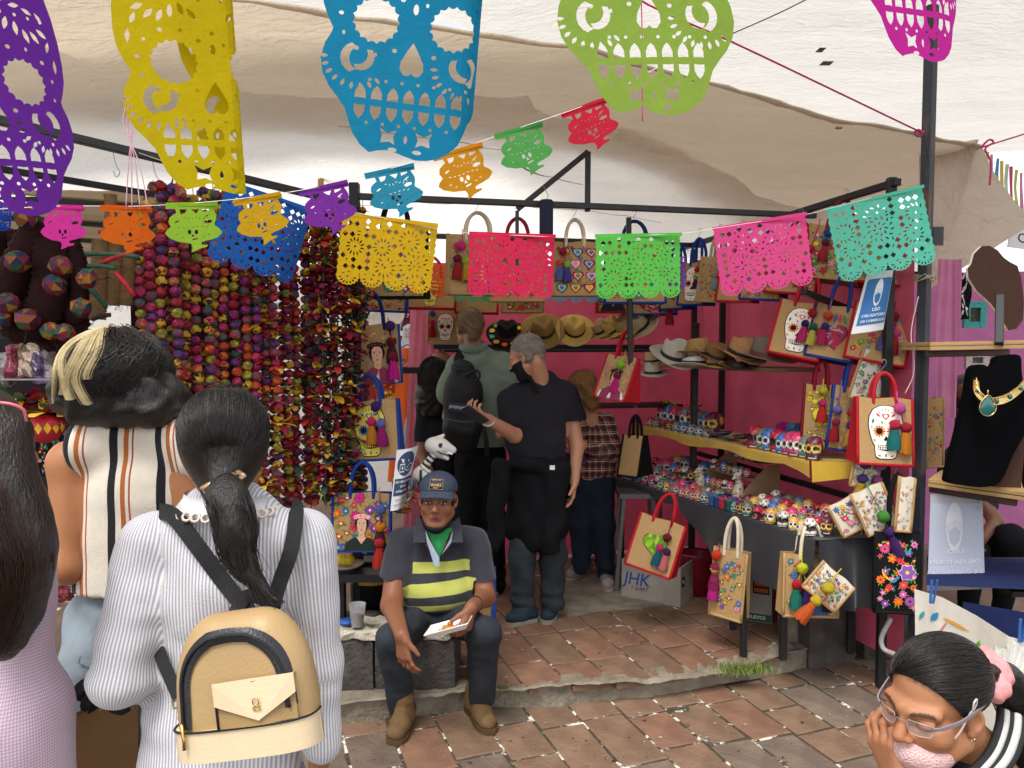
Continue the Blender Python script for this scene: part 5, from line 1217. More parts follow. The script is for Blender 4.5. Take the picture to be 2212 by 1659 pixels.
def garland(x,ytop,ybot,d,label,group,tufts=0.,sz=.047,cord=M_cordk,beads=True,lean=0.):
 global nbead
 o=empty('bead_garland',P(x,ytop,d),label=label,cat='garland',group=group);base=o.location.copy()
 top=P(x,ytop,d);L=top.z-P(x,ybot,d).z;k=0;z=0;ph=rb.uniform(0,6)
 mb=MB();pts=[Vector((lean*t*L+.006*math.sin(t*9+ph),0,-L*t))for t in[i/8 for i in range(9)]];mb.tube([Vector((0,0,.07)),Vector((0,0,.03))]+pts,.004 if cord is M_cordg else .002,5);mb.build('cord',cord,o)
 while z<L:
  s=sz*rb.uniform(.9,1.08);c=Vector((lean*z+.006*math.sin(z/L*9+ph)+rb.uniform(-.003,.003),rb.uniform(-.006,.006),-z))
  if beads:
   M=Matrix.Translation(c)@Matrix.Rotation(rb.uniform(0,6.28),4,'Z')@Matrix.Rotation(rb.uniform(-.15,.15),4,'X')@Matrix.Scale(s,4);inst(rb.choice(BEADS),'bead',o,M);nbead+=1
  if rb.random()<tufts:
   M=Matrix.Translation(c+Vector((0,-.012,s*.5)))@Matrix.Rotation(rb.uniform(0,6.28),4,'Z')@Matrix.Scale(rb.uniform(.8,1.25),4);inst(rb.choice(TUFT),'ribbon_tuft',o,M)
  z+=s*(.93 if beads else rb.uniform(.8,1.3))
 return o
xs=[(300,470,1010),(323,440,1010),(348,425,1020),(372,412,1020),(397,425,1030),(420,430,1020),(441,440,1020),(462,425,1010),(484,440,1010),(505,455,1080),(527,500,1080),(549,510,1090),(571,500,1090),(592,505,1095),(614,500,1100),(636,498,1100),(657,490,1100),(677,485,1090)]
for i,(x,y0,y1)in enumerate(xs):
 tf=0 if i<9 else(.12 if i<11 else .30);garland(x+rb.uniform(-3,3),y0,y1,depth_at(x)+rb.uniform(-.05,.05),'woven palm bead garland, %s from the dark wreaths in the front curtain'%ORD[i],'palm bead garlands in front',tf,lean=rb.uniform(-.012,.012))
for i,x in enumerate((312,338,362,388,412,436,458,482,508,534,560,584,608,632,656,676,698,720,742,764,784)):
 garland(x,455+i*3-(60 if i>15 else 0),1030+min(i,16)*4,depth_at(x)+.11+rb.uniform(0,.04),'woven palm bead garland, %s from the dark wreaths in the rear layer'%ORD[i],'palm bead garlands behind',.10 if i>8 else 0,sz=.046)
for i,(x,y0,y1)in enumerate(((696,490,1090),(711,480,1080),(726,485,1100),(741,490,1090),(756,500,1060),(770,505,960))):
 garland(x,y0,y1,depth_at(x)-.06+.04*(i%2),'green stalk garland of leaf bows, %s beside the black post'%ORD[5-i],'leaf bow garlands',1.,sz=.05,cord=M_cordg,beads=False)
cloth('dark_backing',P(285,900,3.5)*1,P(560,900,3.95)*1,.9,2.35,cloth_mat('maroon_backing','#4a1826'),'dark maroon sheet added behind the bead garlands in place of the dark stall interior',folds=.02,nf=5,cat='cloth')  # added dark sheet, closes the bright gaps in place of the dark stall interior
for k,(x,y)in enumerate(((368,422),(462,432),(492,452))):
 o=empty('bead_bunch',P(x,y,depth_at(x)-.03),label='bunch of woven palm beads gathered on the %s hook'%('first','second','third')[k],cat='bead bunch',group='bead bunches on hooks')
 for i in range(16):c=Vector((rb.uniform(-.06,.06),rb.uniform(-.03,.03),rb.uniform(-.05,.04)));inst(rb.choice(BEADS),'bead',o,Matrix.Translation(c)@Matrix.Rotation(rb.uniform(0,6),4,'X')@Matrix.Scale(.046,4))
 mb=MB();mb.tube(smooth_path([Vector((0,0,.04)),Vector((.02,0,.10)),Vector((0,0,.16)),Vector((-.015,0,.12))],4),.0022,5);mb.build('hook',M_steel,o)
M_straw_d=mat('dark_straw','#3a1c1e',.8,.2,.5,60,.9,200,stretch=(1,1,5));M_straw_t=mat('tan_straw','#9a7a52',.85,.2,.35,50,.9,200,stretch=(1,1,5))
def rope_coil(name,pts,rad,m,label,n=70,tw=.0):
 sp=smooth_path(pts,max(2,n//(len(pts)-1)));mb=MB();r2=random.Random(label);mb.tube(sp,[rad*(1+.13*(i%2)+r2.uniform(-.05,.05))for i in range(len(sp))],12)
 for i in range(0,len(sp),2):
  for q in range(3):a=r2.uniform(0,6.28);v=Vector((math.cos(a),math.sin(a)*.8,r2.uniform(-.4,.4)));mb.tube([sp[i]+v*rad*.9,sp[i]+v*rad*1.25+Vector((0,0,-.01))],.0012,3)
 return tag(mb.build(name,m),label,'straw wreath','straw wreaths')
dw=3.0
rope_coil('straw_wreath',[P(100,480,dw),P(50,560,dw),P(15,640,dw),P(35,700,dw),P(85,690,dw),P(110,610,dw),P(105,520,dw)],.062,M_straw_d,'large dark straw wreath below the purple paper skull')
rope_coil('straw_wreath',[P(120,500,dw+.1),P(140,600,dw+.1),P(160,690,dw+.1),P(120,730,dw+.1),P(90,700,dw+.1)],.055,M_straw_d,'second dark straw wreath behind the woven pods')
rope_coil('straw_wreath',[P(10,490,dw+.15),P(-20,580,dw+.15),P(5,660,dw+.15),P(60,600,dw+.15),P(45,500,dw+.15)],.05,M_straw_d,'third dark straw wreath at the edge of the stall')
rope_coil('straw_wreath',[P(150,520,dw+.05),P(172,600,dw+.05),P(165,680,dw+.05),P(140,640,dw+.05)],.036,M_straw_d,'small dark straw wreath beside the tan bundles')
for i,(x,y0,y1)in enumerate(((218,520,690),(248,520,660),(275,540,660))):rope_coil('straw_bundle',[P(x,y0,3.05+.03*i),P(x-3,(y0+y1)/2,3.05+.03*i),P(x-8,y1,3.05+.03*i)],.030,M_straw_t,'%s tan straw bundle tied with red twigs'%('longest','middle','shortest')[i],60)
rope_coil('straw_skein',[P(238,420,3.1),P(240,460,3.1),P(236,500,3.1)],.022,M_straw_t,'pale straw skein hanging from a wire hook',30)
for i,(a,b,c)in enumerate((((185,548),(300,555),'#3a5a48'),((215,502),(265,505),'#a82a38'),((215,570),(290,545),'#a82a38'),((190,575),(250,580),'#2f5a4a'),((190,620),(230,665),'#2a4a40'),((250,590),(290,640),'#a82a38'),((200,690),(240,680),'#3a3230'))):
 mb=MB();mb.tube(smooth_path([P(*a,2.98),P((a[0]+b[0])/2,(a[1]+b[1])/2-3,2.97),P(*b,2.98)],3),.009,6);tag(mb.build('dyed_twig',mat('twig_'+c.strip('#'),c,.8,.2,.3,40)),'%s dyed twig tied across the tan straw bundles'%('long dark green','upper red','middle red','middle green','lower slanting green','lower slanting red','bottom grey')[i],'twig','dyed twigs')
PODS=[(38,565,.075),(130,575,.07),(118,615,.07),(188,602,.065),(175,665,.065),(18,655,.07),(60,690,.075),(110,715,.06),(140,718,.06),(55,470,.07),(5,690,.06)]
podm=[bead_mesh(90+i,['#2f5a3a','#8a2a4a','#9a7020','#1f2a4a','#7a2028','#8a4a20','#4a1c3a'])for i in range(4)]
for i,(x,y,s)in enumerate(PODS):
 o=inst(podm[i%4],'woven_pod',None,Matrix.Translation(P(x,y,2.88))@Matrix.Rotation(i*.9,4,'Z')@Matrix.Rotation(.5*i,4,'X')@Matrix.Scale(s*1.2,4));tag(o,'%s woven checked palm pod among the dark straw wreaths'%ORD[i],'woven pod','woven palm pods')
 mb=MB();mb.tube([Vector((0,0,.4)),Vector((.1,0,.9)),Vector((0,.1,1.3))],.02,4);mb.build('stalk',M_cordk,o)
for i,(x,y)in enumerate(((250,330),(335,350),(455,420),(385,395))):
 a=P(x,y,3.0+.002*x*.4);mb=MB();mb.tube(smooth_path([a+Vector((.012,0,.0)),a+Vector((0,0,.015)),a+Vector((-.010,0,-.0)),a+Vector((0,0,-.05)),a+Vector((.015,0,-.08)),a+Vector((.0,0,-.1)),a+Vector((-.012,0,-.075))],4),.0018,5);tag(mb.build('wire_hook',mat('wire','#8a98a8',.35,.6,metal=.8)),'%s bent wire hook on the rail above the garlands'%ORD[i],'hook','wire hooks on the rail')
shb=MB();shb.box(P(140,900,3.85),(.42,.015,.42));tag(shb.build('backing_board',mat('dark_board','#241c20',.8)),'dark board behind the goods of the bead stall','panel')
rg=random.Random(77)
def hang_print(px,py,d,wp,hp,base,kind,label,seed,cat='textile',roll=0):
 w,h=wp*mpp(d),hp*mpp(d);M=Matrix.Translation(P(px,py,d))@Matrix.Rotation(R(roll),4,'Y');o=empty('hanging_textile',M=M,label=label,cat=cat,group='small hanging textiles');mb=MB();mb.grid(lambda u,v:Vector(((u-.5)*w,.008*math.sin(u*12),(v-.5)*h)),10,6);mb.build('cloth',felt(base),o)
 make_print(kind,h/w,seed).mb(lambda x,y,q:Vector((x*w,.008*math.sin((x+.5)*12)-.003-q,y*w-h/2))).build('print',M_print,o);return o
hang_print(108,985,3.3,62,90,'#201a22','floral','black cloth embroidered with grapes and flowers behind the women',71);hang_print(160,960,3.4,60,80,'#2a2030','floral','dark embroidered cloth beside the red lantern',72);hang_print(120,790,3.6,50,60,'#3a5a50','fine','teal beaded textile on the shelf',73)
for i in range(9):
 x=10+28*i;o=rough_block('foil_bag',P(x,790+rg.uniform(-12,12),3.55),(.045,.02,.075),mat('foil_'+str(i%4),['#8a7f80','#8a3a4a','#b09a8a','#5a4a6a'][i%4],.25,.6,.4,14,.8,30,metal=.6),rotz=rg.uniform(-.5,.5),amp=.018,sc=16,cuts=4);tag(o,'%s shiny packet hanging on the shelf behind the women'%ORD[i],'packet','shiny packets')
ln=empty('paper_lantern',P(97,925,3.0),label='red lantern banded with yellow diamonds behind the women',cat='lantern');mb=MB();mb.lathe([(.01,-.06),(.045,-.045),(.068,-.005),(.062,.03),(.03,.05),(.01,.055)],16,(0,0,0));mb.build('globe',mat('red_lacquer','#b02030',.5,.4),ln);mb=MB()
for k in range(14):a=6.283*k/14;mb.add([(.0695*math.cos(a+t),.0695*math.sin(a+t),z)for t,z in((-.2,.005),(0,-.018),(.2,.005),(0,.028))],[(0,1,2,3)])
mb.build('diamond_band',mat('yellow_straw','#d8a82a',.7),ln);inst(TUFT[1],'tuft',ln,scl((0,0,.06),1.6))
for i in range(10):tag(inst(rg.choice(TUFT),'ribbon_bow',None,scl(P(rg.uniform(0,170),rg.uniform(860,900),3.1),1.7)),'%s bright palm ribbon bow above the red lantern'%ORD[i],'bow','palm ribbon bows')
for k,y in enumerate((820,1090)):
 mb=MB();mb.bar(P(-40,y,3.25),P(300,y,3.35),.02,.008,(0,0,1));tag(mb.build('shelf_edge',mat('white_strip','#b8b4b2',.6)),('upper','lower')[k]+' pale shelf strip behind the women','shelf strip')
wt=MB();wt.grid(lambda u,v:Vector((P(-30+180*u,1325,2.35).x,2.2+.3*v,.92+.006*math.sin(u*9))),10,6);wt.grid(lambda u,v:Vector((P(-30+180*u,1325,2.35).x,2.2-.01*v+.01*math.sin(u*14)*v,.92-.5*v)),14,6);tag(wt.build('counter_cloth',mat('cream_cloth','#c9bca6',.9,.1,.1,10)),'cream cloth over the counter in front of the women','tablecloth')
for i in range(6):o=rough_block('foil_bag',P(95+9*i,1282,2.32),(.02,.02,.02),_mats['foil_1'],rotz=i,amp=.012,sc=20,cuts=3);tag(o,'%s small red packet on the cream counter'%ORD[i],'packet','small red packets')
print('beads',nbead)
# == people
M_skin=vcmat('skin',.48,.38,.07,25,.12,500)
_b=M_skin.node_tree.nodes['Principled BSDF'];_b.inputs['Subsurface Weight'].default_value=.12;_b.inputs['Subsurface Radius'].default_value=(.012,.005,.003);_b.inputs['Subsurface Scale'].default_value=.6
M_hairb=mat('black_hair','#16120f',.38,.5,.35,30,.5,260,stretch=(1,1,.15));M_hairs=mat('hair_strands','#1c1613',.36,.55,.4,30);M_hairbr=mat('brown_hair','#3a2419',.42,.5,.35,40)
M_blond=mat('blond_streak','#c9b78c',.45,.4,.2,60);M_grey=mat('grey_hair','#8d8378',.55,.35,.3,130,.8,260);M_sandy=mat('sandy_hair','#8a7358',.55,.35,.3,130,.8,260);M_auburn=mat('auburn_hair','#8a6238',.5,.35,.35,90,.8,200)
def head_body(fem=0,noears=False,neck=True):
 b=Body(.022)
 b.ell((0,-.018,.038),(.076,.097,.084)).ell((0,.03,-.04),(.06-.003*fem,.062,.075)).ell((0,.066,-.103),(.024-.004*fem,.022,.018),k=.03)
 for s in(-1,1):
  b.cap((s*.056,-.002,-.055),(s*.022,.062,-.098),.022,.018,k=.03).ell((s*.044,.056,-.026),(.025,.026,.024),k=.02).cap((s*.012,.089,.022),(s*.05,.068,.024),.011,.009,k=.02)
 b.cap((0,.088,.014),(0,.112,-.026),.0075,.0125,k=.012)
 for s in(-1,1):
  b.ell((s*.0125,.100,-.032),(.0085,.010,.0075),k=.008).ell((s*.033,.103,.001),(.019,.018,.0125),k=.012,sub=True)
  b.ell((s*.033,.077,.0005),(.0145,.0145,.0125),k=.004)
  b.cap((s*.018,.085,.0095),(s*.048,.077,.007),.0042,.004,k=.006)
  if not noears:b.ell((s*.079,-.008,-.002),(.009,.019,.031),Matrix.Rotation(s*.35,3,'Z')@Matrix.Rotation(-.15,3,'X'),k=.008).ell((s*.086,-.004,.002),(.006,.010,.017),k=.005,sub=True).ell((s*.076,-.001,-.026),(.007,.009,.010),k=.006)
 b.cap((-.021,.087,-.064),(0,.0945,-.061),.005,.0068,k=.006).cap((.021,.087,-.064),(0,.0945,-.061),.005,.0068,k=.006).cap((-.018,.086,-.073),(.018,.086,-.073),.0065,.0065,k=.007).cap((-.022,.098,-.0685),(.022,.098,-.0685),.0035,.0035,k=.004,sub=True)
 if neck:b.cap((0,-.025,-.06),(0,-.04,-.19),.056-.008*fem,.060-.008*fem,k=.03)
 return b
def head_col(V,M,skin,fem=0,lip='#a8564e',brow='#1d1512',stub=0,eyes=True):
 L=(np.array(M.inverted().to_3x3())@(V-np.array(M.translation)).T).T/M.to_scale()[0]**0
 x,y,z=L[:,0],L[:,1],L[:,2];ax_=np.abs(x);C=np.tile(np.array(lin(skin)),(len(V),1));base=np.array(lin(skin))
 red=np.array([1.06,.86,.82])
 wch=np.exp(-((ax_-.045)**2+(z+.03)**2)/.0009)*(y>.03);C=C*(1-.5*wch[:,None]+.5*wch[:,None]*red)
 wn=np.exp(-((x)**2+(z+.03)**2)/.0004)*(y>.09);C=C*(1-.6*wn[:,None]+.6*wn[:,None]*red)
 if stub:
  m=(z<-.045)&(y>.0);C[m]=C[m]*(1-stub)
 m=(y>.078)&(np.abs(z+.0675)<.0105-.3*np.maximum(0,ax_-.012))&(ax_<.025);C[m]=np.array(lin(lip))
 if eyes:
  m=(y>.07)&(np.hypot((ax_-.033)/1.35,(z-.001)*1.5)<.0078);C[m]=np.array(lin('#cfc4b8'));m=m&(np.hypot(ax_-.033,z-.001)<.0062);C[m]=np.array(lin('#1a100c'))
  m=(y>.06)&(np.abs(z-.0085+.10*np.maximum(0,ax_-.033))<.0022)&(np.abs(ax_-.033)<.016);C[m]=np.array(lin('#2a1c18'))
 m=(y>.055)&(np.abs(z-.0215-.004*np.sin((ax_-.015)*70))<.0042-.03*np.maximum(0,ax_-.04))&(ax_>.014)&(ax_<.054);C[m]=np.array(lin(brow))*.8+.2*C[m]
 return C
def hand(b,w,fwd,pn,side,curl=(.4,.5,.4),spread=.0,sc=1.,thumb=(.6,.7,.3),tc=.3,r=.0088):
 """palm and five fingers: w wrist, fwd to the knuckles, pn palm side, side thumb side"""
 a=Vector(fwd).normalized();n=Vector(pn);n=(n-a*n.dot(a)).normalized();s=Vector(side);s=(s-a*s.dot(a)-n*s.dot(n)).normalized();w=Vector(w)
 kn=[]
 for i,(so,ao,L)in enumerate(((.030,.086,.074),(.0095,.090,.083),(-.011,.086,.077),(-.030,.078,.060))):
  k0=w+(a*ao+s*so)*sc;b.cap(w+(s*so*.55+a*.012)*sc,k0,.0135*sc,.0112*sc,k=.016*sc);kn.append((k0,L,so))
 for i,(k0,L,so)in enumerate(kn):
  ang=0;p=k0;dirs=a+s*(spread*(so/.03))
  for j,fr_ in enumerate((.45,.31,.24)):
   ang+=curl[j]*(1+.12*i)if not isinstance(curl[0],tuple)else curl[i][j]
   dd=(dirs.normalized()*math.cos(ang)+n*math.sin(ang));q=p+dd*L*fr_*sc;b.cap(p,q,(r-.0008*j)*sc,(r-.0008*(j+1))*sc,k=.005*sc);p=q
 t0=w+(a*.022+s*.024)*sc;td=(a*thumb[0]+s*thumb[1]+n*thumb[2]).normalized();t1=t0+td*.042*sc;b.cap(w+a*.012*sc,t0,.014*sc,.0135*sc,k=.012*sc);b.cap(t0,t1,.013*sc,.0105*sc,k=.01*sc)
 t2=t1+(td+a*tc+n*tc*.6).normalized()*.03*sc;b.cap(t1,t2,.0102*sc,.0085*sc,k=.005*sc)
 return b
def strands(name,paths,m,parent,rad=.0008,n=3):
 mb=MB()
 for p in paths:mb.tube(p,[rad*(1-.75*i/(len(p)-1))for i in range(len(p))],n,cap=False)
 return mb.build(name,m,parent)
def fuzz(par,V,n,L,dr,m,rad=.0009):
 """short loose hairs over a hair mesh"""
 ps=[]
 for i in range(n):
  v=Vector(V[rr_.randrange(len(V))]);d=(Vector(dr)+Vector((rr_.uniform(-.7,.7),rr_.uniform(-.7,.7),rr_.uniform(-.7,.7)))).normalized();ps.append([v-d*L*.3,v+d*L*.4+Vector((0,0,.002)),v+d*L])
 sub(par,strands('loose_hairs',ps,m,None,rad))
rr_=random.Random(5)
def person(label,loc):return empty('person',loc,label=label,cat='person')
def put(par,name,VQ,m,col=None,attr=None,iters=0):
 o=np_obj(name,VQ[0],VQ[1],m,None,col,attr,iters=iters);return sub(par,o)
def solid(V,c):return np.tile(np.array(lin(c)),(len(V),1))
def ringpath(c,rx,ry,n=24,up=Vector((0,0,1)),x=Vector((1,0,0)),wav=0,wn=0,z=0):
 x=Vector(x).normalized();y=Vector(up).cross(x).normalized();return[Vector(c)+x*rx*math.cos(6.283*k/n)+y*ry*math.sin(6.283*k/n)+Vector(up)*(z+wav*math.sin(wn*6.283*k/n))for k in range(n)]
def stripe_mat(name,base,bands,period,attr='s',rough=.85,vary=.05,bump=.25,second=None):
 """cloth with woven stripes along attribute s; bands [(start, end, colour)] in metres"""
 m=mat(name,base,rough,.15,vary,40,bump,300,sheen=.2);n=m.node_tree.nodes;L=m.node_tree.links;b=n['Principled BSDF'];last=b.inputs['Base Color'].links[0].from_socket
 for(an,bd,per)in[(attr,bands,period)]+(second or[]):
  at=n.new('ShaderNodeAttribute');at.attribute_name=an
  md=n.new('ShaderNodeMath');md.operation='FLOORED_MODULO';md.inputs[1].default_value=per;L.new(at.outputs['Fac'],md.inputs[0])
  for(s0,s1,c)in bd:
   q=n.new('ShaderNodeMath');q.operation='GREATER_THAN';q.inputs[1].default_value=s0;L.new(md.outputs[0],q.inputs[0])
   w=n.new('ShaderNodeMath');w.operation='LESS_THAN';w.inputs[1].default_value=s1;L.new(md.outputs[0],w.inputs[0])
   e=n.new('ShaderNodeMath');e.operation='MULTIPLY';L.new(q.outputs[0],e.inputs[0]);L.new(w.outputs[0],e.inputs[1])
   f_=n.new('ShaderNodeMath');f_.operation='MULTIPLY';f_.inputs[1].default_value=c[1]if isinstance(c,tuple)else 1.;L.new(e.outputs[0],f_.inputs[0])
   mx=n.new('ShaderNodeMix');mx.data_type='RGBA';L.new(f_.outputs[0],mx.inputs[0]);L.new(last,mx.inputs[6]);mx.inputs[7].default_value=(*lin(c[0]if isinstance(c,tuple)else c),1);last=mx.outputs[2]
 L.new(last,b.inputs['Base Color']);return m
def limb_s(V,segs,body):
 """stripe coordinate: along a limb the stripes follow the bone, elsewhere they hang straight"""
 s=body(V);best=np.full(len(V),9.)
 for a,b,r_ in segs:
  a=np.array(a);b=np.array(b);ba=b-a;t=np.clip(((V-a)@ba)/(ba@ba),0,1);q=V-a-ba*t[:,None];d=np.linalg.norm(q,axis=1)
  ax_=ba/np.linalg.norm(ba);e1=np.cross(ax_,[0,1,0]);e1/=np.linalg.norm(e1);e2=np.cross(ax_,e1);ang=np.arctan2(q@e2,q@e1)
  m=(d<r_*1.25)&(d/r_<best);s=np.where(m,ang*r_,s);best=np.where(m,d/r_,best)
 return s
rr_=random.Random(5)
D3=1.60
w3=person('woman in a striped shirt dress with a ponytail and tan backpack',(P(485,1100,D3).x,D3,0))
hc=P(485,972,1.67)
Mh=frame(hc,(1,.08,0),(-.08,1,-.06))
hb=head_body(1).xf(Mh);VQ=hb.mesh(.006);body3=[VQ]
La,Ra=P(322,1178,1.62),P(662,1168,1.64);Le,Re=P(262,1462,1.56),P(688,1425,1.64);Lw,Rw=P(372,1452,1.83),P(692,1612,1.62)
arm=Body(.02).cap(La,Le,.045,.04).cap(Le,Lw,.038,.028).cap(Ra,Re,.045,.038).cap(Re,Rw,.036,.026)
hand(arm,Rw,(-.1,.05,-1),(-1,.3,0),(0,1,0),(.3,.4,.3),sc=.95);hand(arm,Lw,(.5,.5,.1),(0,0,-1),(.3,1,0),(.9,1.1,.6),sc=.95)
arm.ell(P(487,1270,1.64),(.15,.09,.2)).cap(P(470,1600,1.66),P(470,2300,1.66),.12,.07)
body3.append(arm.mesh(.007));V,Q=join_np(body3);put(w3,'body',(V,Q),M_skin,solid(V,'#9a6a4c'))
sh=Body(.035).cap(P(345,1172,1.63),P(640,1164,1.64),.058,.058).ell(P(487,1262,1.64),(.168,.105,.165)).ell(P(487,1420,1.65),(.158,.10,.16)).cap(P(440,1118,1.63),P(540,1116,1.63),.062,.062).cap(P(487,1100,1.65),P(487,1090,1.65),.068,.066)
sh.cap(P(322,1172,1.62),Le,.064,.062,k=.03).cap(Le,Lw,.060,.046,k=.02).cap(P(664,1166,1.64),Re,.060,.05,k=.03).cap(Re,P(694,1605,1.62),.05,.042,k=.02)
sh.ell(P(482,1540,1.66),(.165,.11,.10)).cap(P(478,1560,1.66),P(470,2000,1.66),.16,.27,k=.03,flat=((0,1,0),1.35))
def wr3(X,Y,Z):
 d=wrinkle(.0024,24,1.)(X,Y,Z);zz=P(300,1450,1.6).z;return d+.004*np.sin(62*(Z-zz)+9*X)*np.exp(-((Z-zz)/.09)**2)*(X<P(370,0,1.6).x)+.003*np.sin(30*X+14*Z)*np.exp(-((Z-P(0,1220,1.6).z)/.1)**2)
V,Q=sh.mesh(.0065,cuts=[(P(694,1612,1.62),(0,0,-1))]if False else(),disp=wr3)
x0=P(487,0,D3).x
s3=limb_s(V,[(La,Le,.065),(Le,Lw,.06),(Ra,Re,.056),(Re,Rw,.048)],lambda V:(V[:,0]-x0)*(1-.0*V[:,2]))
M_str=stripe_mat('striped_shirting','#dcdad8',[(0.,.0035,'#a2a2b6')],.0075,vary=.04,second=[('s',[(.0042,.0048,('#d8c49a',.55))],.0075)])
put(w3,'shirt_dress',(V,Q),M_str,attr={'s':s3})
cc=P(490,1085,1.615);mb=MB();rp1_=ringpath(cc,.086,.07,28,x=(1,.05,-.04))
mb.add([p+Vector((0,0,-.022))-(p-cc)*-.10 for p in rp1_]+[p+Vector((0,0,.02))for p in rp1_]+[p+(p-cc)*.12+Vector((0,0,-.018))for p in rp1_],[(i,(i+1)%28,28+(i+1)%28,28+i)for i in range(28)]+[(28+i,28+(i+1)%28,56+(i+1)%28,56+i)for i in range(28)],None,True)
sub(w3,mb.build('collar',mat('collar_stripe','#cfcdd2',.85,.1,.12,160,stretch=(6,6,.3))))
mb=MB()
for i in range(26):
 p=cc+Vector((.100*math.cos(6.283*i/26),.083*math.sin(6.283*i/26),-.016));mb.tube([p+Vector((.009*math.cos(a),.004*math.sin(a),.008*math.sin(a)))for a in[k*.785 for k in range(8)]],.0032,5,closed=True)
sub(w3,mb.build('collar_trim',mat('pearl_trim','#d8c8ba',.4,.4)))
hx=P(484,930,1.60);tie=P(482,1042,1.505)
hs_=Body(.03).ell(hx,(.089,.105,.095)).cap(P(484,985,1.6),tie,.072,.026,k=.05).cap(P(484,1000,1.6),P(484,1055,1.57),.062,.045)
V,Q=hs_.mesh(.007);put(w3,'hair',(V,Q),M_hairb)
paths=[]
tdir=(tie-hx)
for i in range(900):
 a=rr_.uniform(0,6.283);e=rr_.uniform(-.35,1.2);d0=Vector((math.cos(a)*math.cos(e),math.sin(a)*math.cos(e)*.9,math.sin(e)))
 if d0.y>.5:continue
 td=Vector((tdir.x/.089,tdir.y/.105,tdir.z/.095)).normalized();pth=[]
 for k in range(8):
  t=k/7;dd=d0.lerp(td,t).normalized();rad=1.01+.02*rr_.random()*(1-t)
  p=hx+Vector((dd.x*.0895*rad,dd.y*.1055*rad,dd.z*.0955*rad))
  if t>.7:p=p.lerp(tie,((t-.7)/.3)**1.3)
  pth.append(p)
 paths.append(pth)
for i in range(25):
 a=rr_.uniform(-.8,.8);p=hx+Vector((.05*math.sin(a),-.03,.092));paths.append([p,p+Vector((.02*rr_.uniform(-1,1),-.01,.012)),p+Vector((.04*rr_.uniform(-1,1),-.02,.006))])
sub(w3,strands('hair_strands',paths,M_hairs,None,.0007))
pk=smooth_path([tie,P(497,1085,1.46),P(512,1140,1.45),P(515,1190,1.445),P(535,1235,1.44),P(570,1275,1.435),P(606,1302,1.43)],4)
pr_=[.020,.030,.040,.044,.046,.046,.045,.044,.044,.043,.042,.040,.038,.036,.033,.030,.026,.022,.018,.014,.012,.010,.008,.006,.004]
hb_=Body(.01)
for i in range(len(pk)-1):hb_.cap(pk[i],pk[i+1],pr_[i]*.78,pr_[i+1]*.78)
V,Q=hb_.mesh(.006,disp=wrinkle(.003,60,2,(1,1,.3)));put(w3,'ponytail',(V,Q),M_hairb)
paths=[]
for i in range(420):
 a=rr_.uniform(0,6.283);q=math.sqrt(rr_.random());ph=rr_.uniform(0,6.28);am=rr_.uniform(.002,.010);st=rr_.choice((0,0,0,3,6));en=min(len(pk),rr_.choice((25,25,23,21,19)))
 paths.append([pk[k]+Vector((math.cos(a),-abs(math.sin(a))*.8,.25*math.sin(a)))*pr_[k]*q*1.05+Vector((am*math.sin(k*.6+ph)*(k/24),0,am*.4*math.cos(k*.5+ph)))for k in range(st,en)])
for i in range(30):
 k0=rr_.randrange(5,16);p=pk[k0];dx=rr_.uniform(-.03,.07);paths.append([p,p+Vector((dx*.5,-.02,-.03)),p+Vector((dx,-.025,-.075)),p+Vector((dx*1.25,-.02,-.12))])
sub(w3,strands('ponytail_strands',paths,M_hairs,None,.0009))
mb=MB();mb.tube([tie+Vector(((.034+.008*math.cos(k*2.1))*math.cos(k*.26),(.032+.008*math.cos(k*2.1))*math.sin(k*.26)*.9,.009*math.sin(k*2.1)+.012*math.cos(k*.26)))for k in range(49)],.0058,6);sub(w3,mb.build('hair_tie',mat('gold_coil','#b89a78',.25,.6,.2,80,metal=.5)))
M_tan=mat('tan_leather','#ae9064',.42,.45,.06,6,.12,160);M_creamL=mat('cream_leather','#d8c2a0',.42,.45,.05,6,.1,160);M_blk=mat('black_webbing','#1f1f22',.6,.35,.15,50,.4,500);M_gold=mat('gold_metal','#c8a55a',.25,.5,.1,metal=1.)
bo=P(550,1592,1.40);bx=Vector((.985,-.05,.145)).normalized();bz=Vector((-.12,.10,.985));by=bz.cross(bx);MBk=frame(bo,bx,by)
k3=empty('backpack',M=MBk,label='tan leather backpack with cream envelope pocket on the striped shirt woman',cat='backpack')
Wb,Hb,Tb=.124,.232,.065
def bk_out(t):
 return Wb*(1-.03*t)if t<.45 else Wb*math.sqrt(max(0,1-((t-.45)/.56)**2.3))*.985
bkb=Body(.03)
for i in range(15):
 t=.17+.66*i/14;w_=max(.004,bk_out(t+.06*max(0,t-.5))-.046);r_=.054*(1-.16*t);bkb.cap((-w_,-.004,t*Hb),(w_,-.004,t*Hb),r_,r_,k=.012)
V,Q=bkb.mesh(.006);put_=np_obj('pack_body',V,Q,M_tan,k3,iters=3)
def bk_y(x,z):
 t=max(0,min(1,z/Hb));w_=max(.03,bk_out(t));e=1-min(1,abs(x)/w_)**4;return-.004-(.056*(1-.16*t))*(.15+.85*max(0,e))
arc=[(-Wb*1.0,.05)]+[(-bk_out(t)*.99,t*Hb)for t in(.42,.5,.58,.66,.74,.8,.86,.91,.955,.985)];arc=arc+[(0,Hb*1.0)]+[(-x,z)for x,z in arc[::-1]];arc[-1]=(Wb*1.0,.07)
def off(pts,q):
 out=[]
 for i,(x,z)in enumerate(pts):
  x2,z2=pts[min(i+1,len(pts)-1)];x1,z1=pts[max(i-1,0)];tx,tz=x2-x1,z2-z1;L=math.hypot(tx,tz);out.append((x+tz/L*q,z-tx/L*q))
 return out
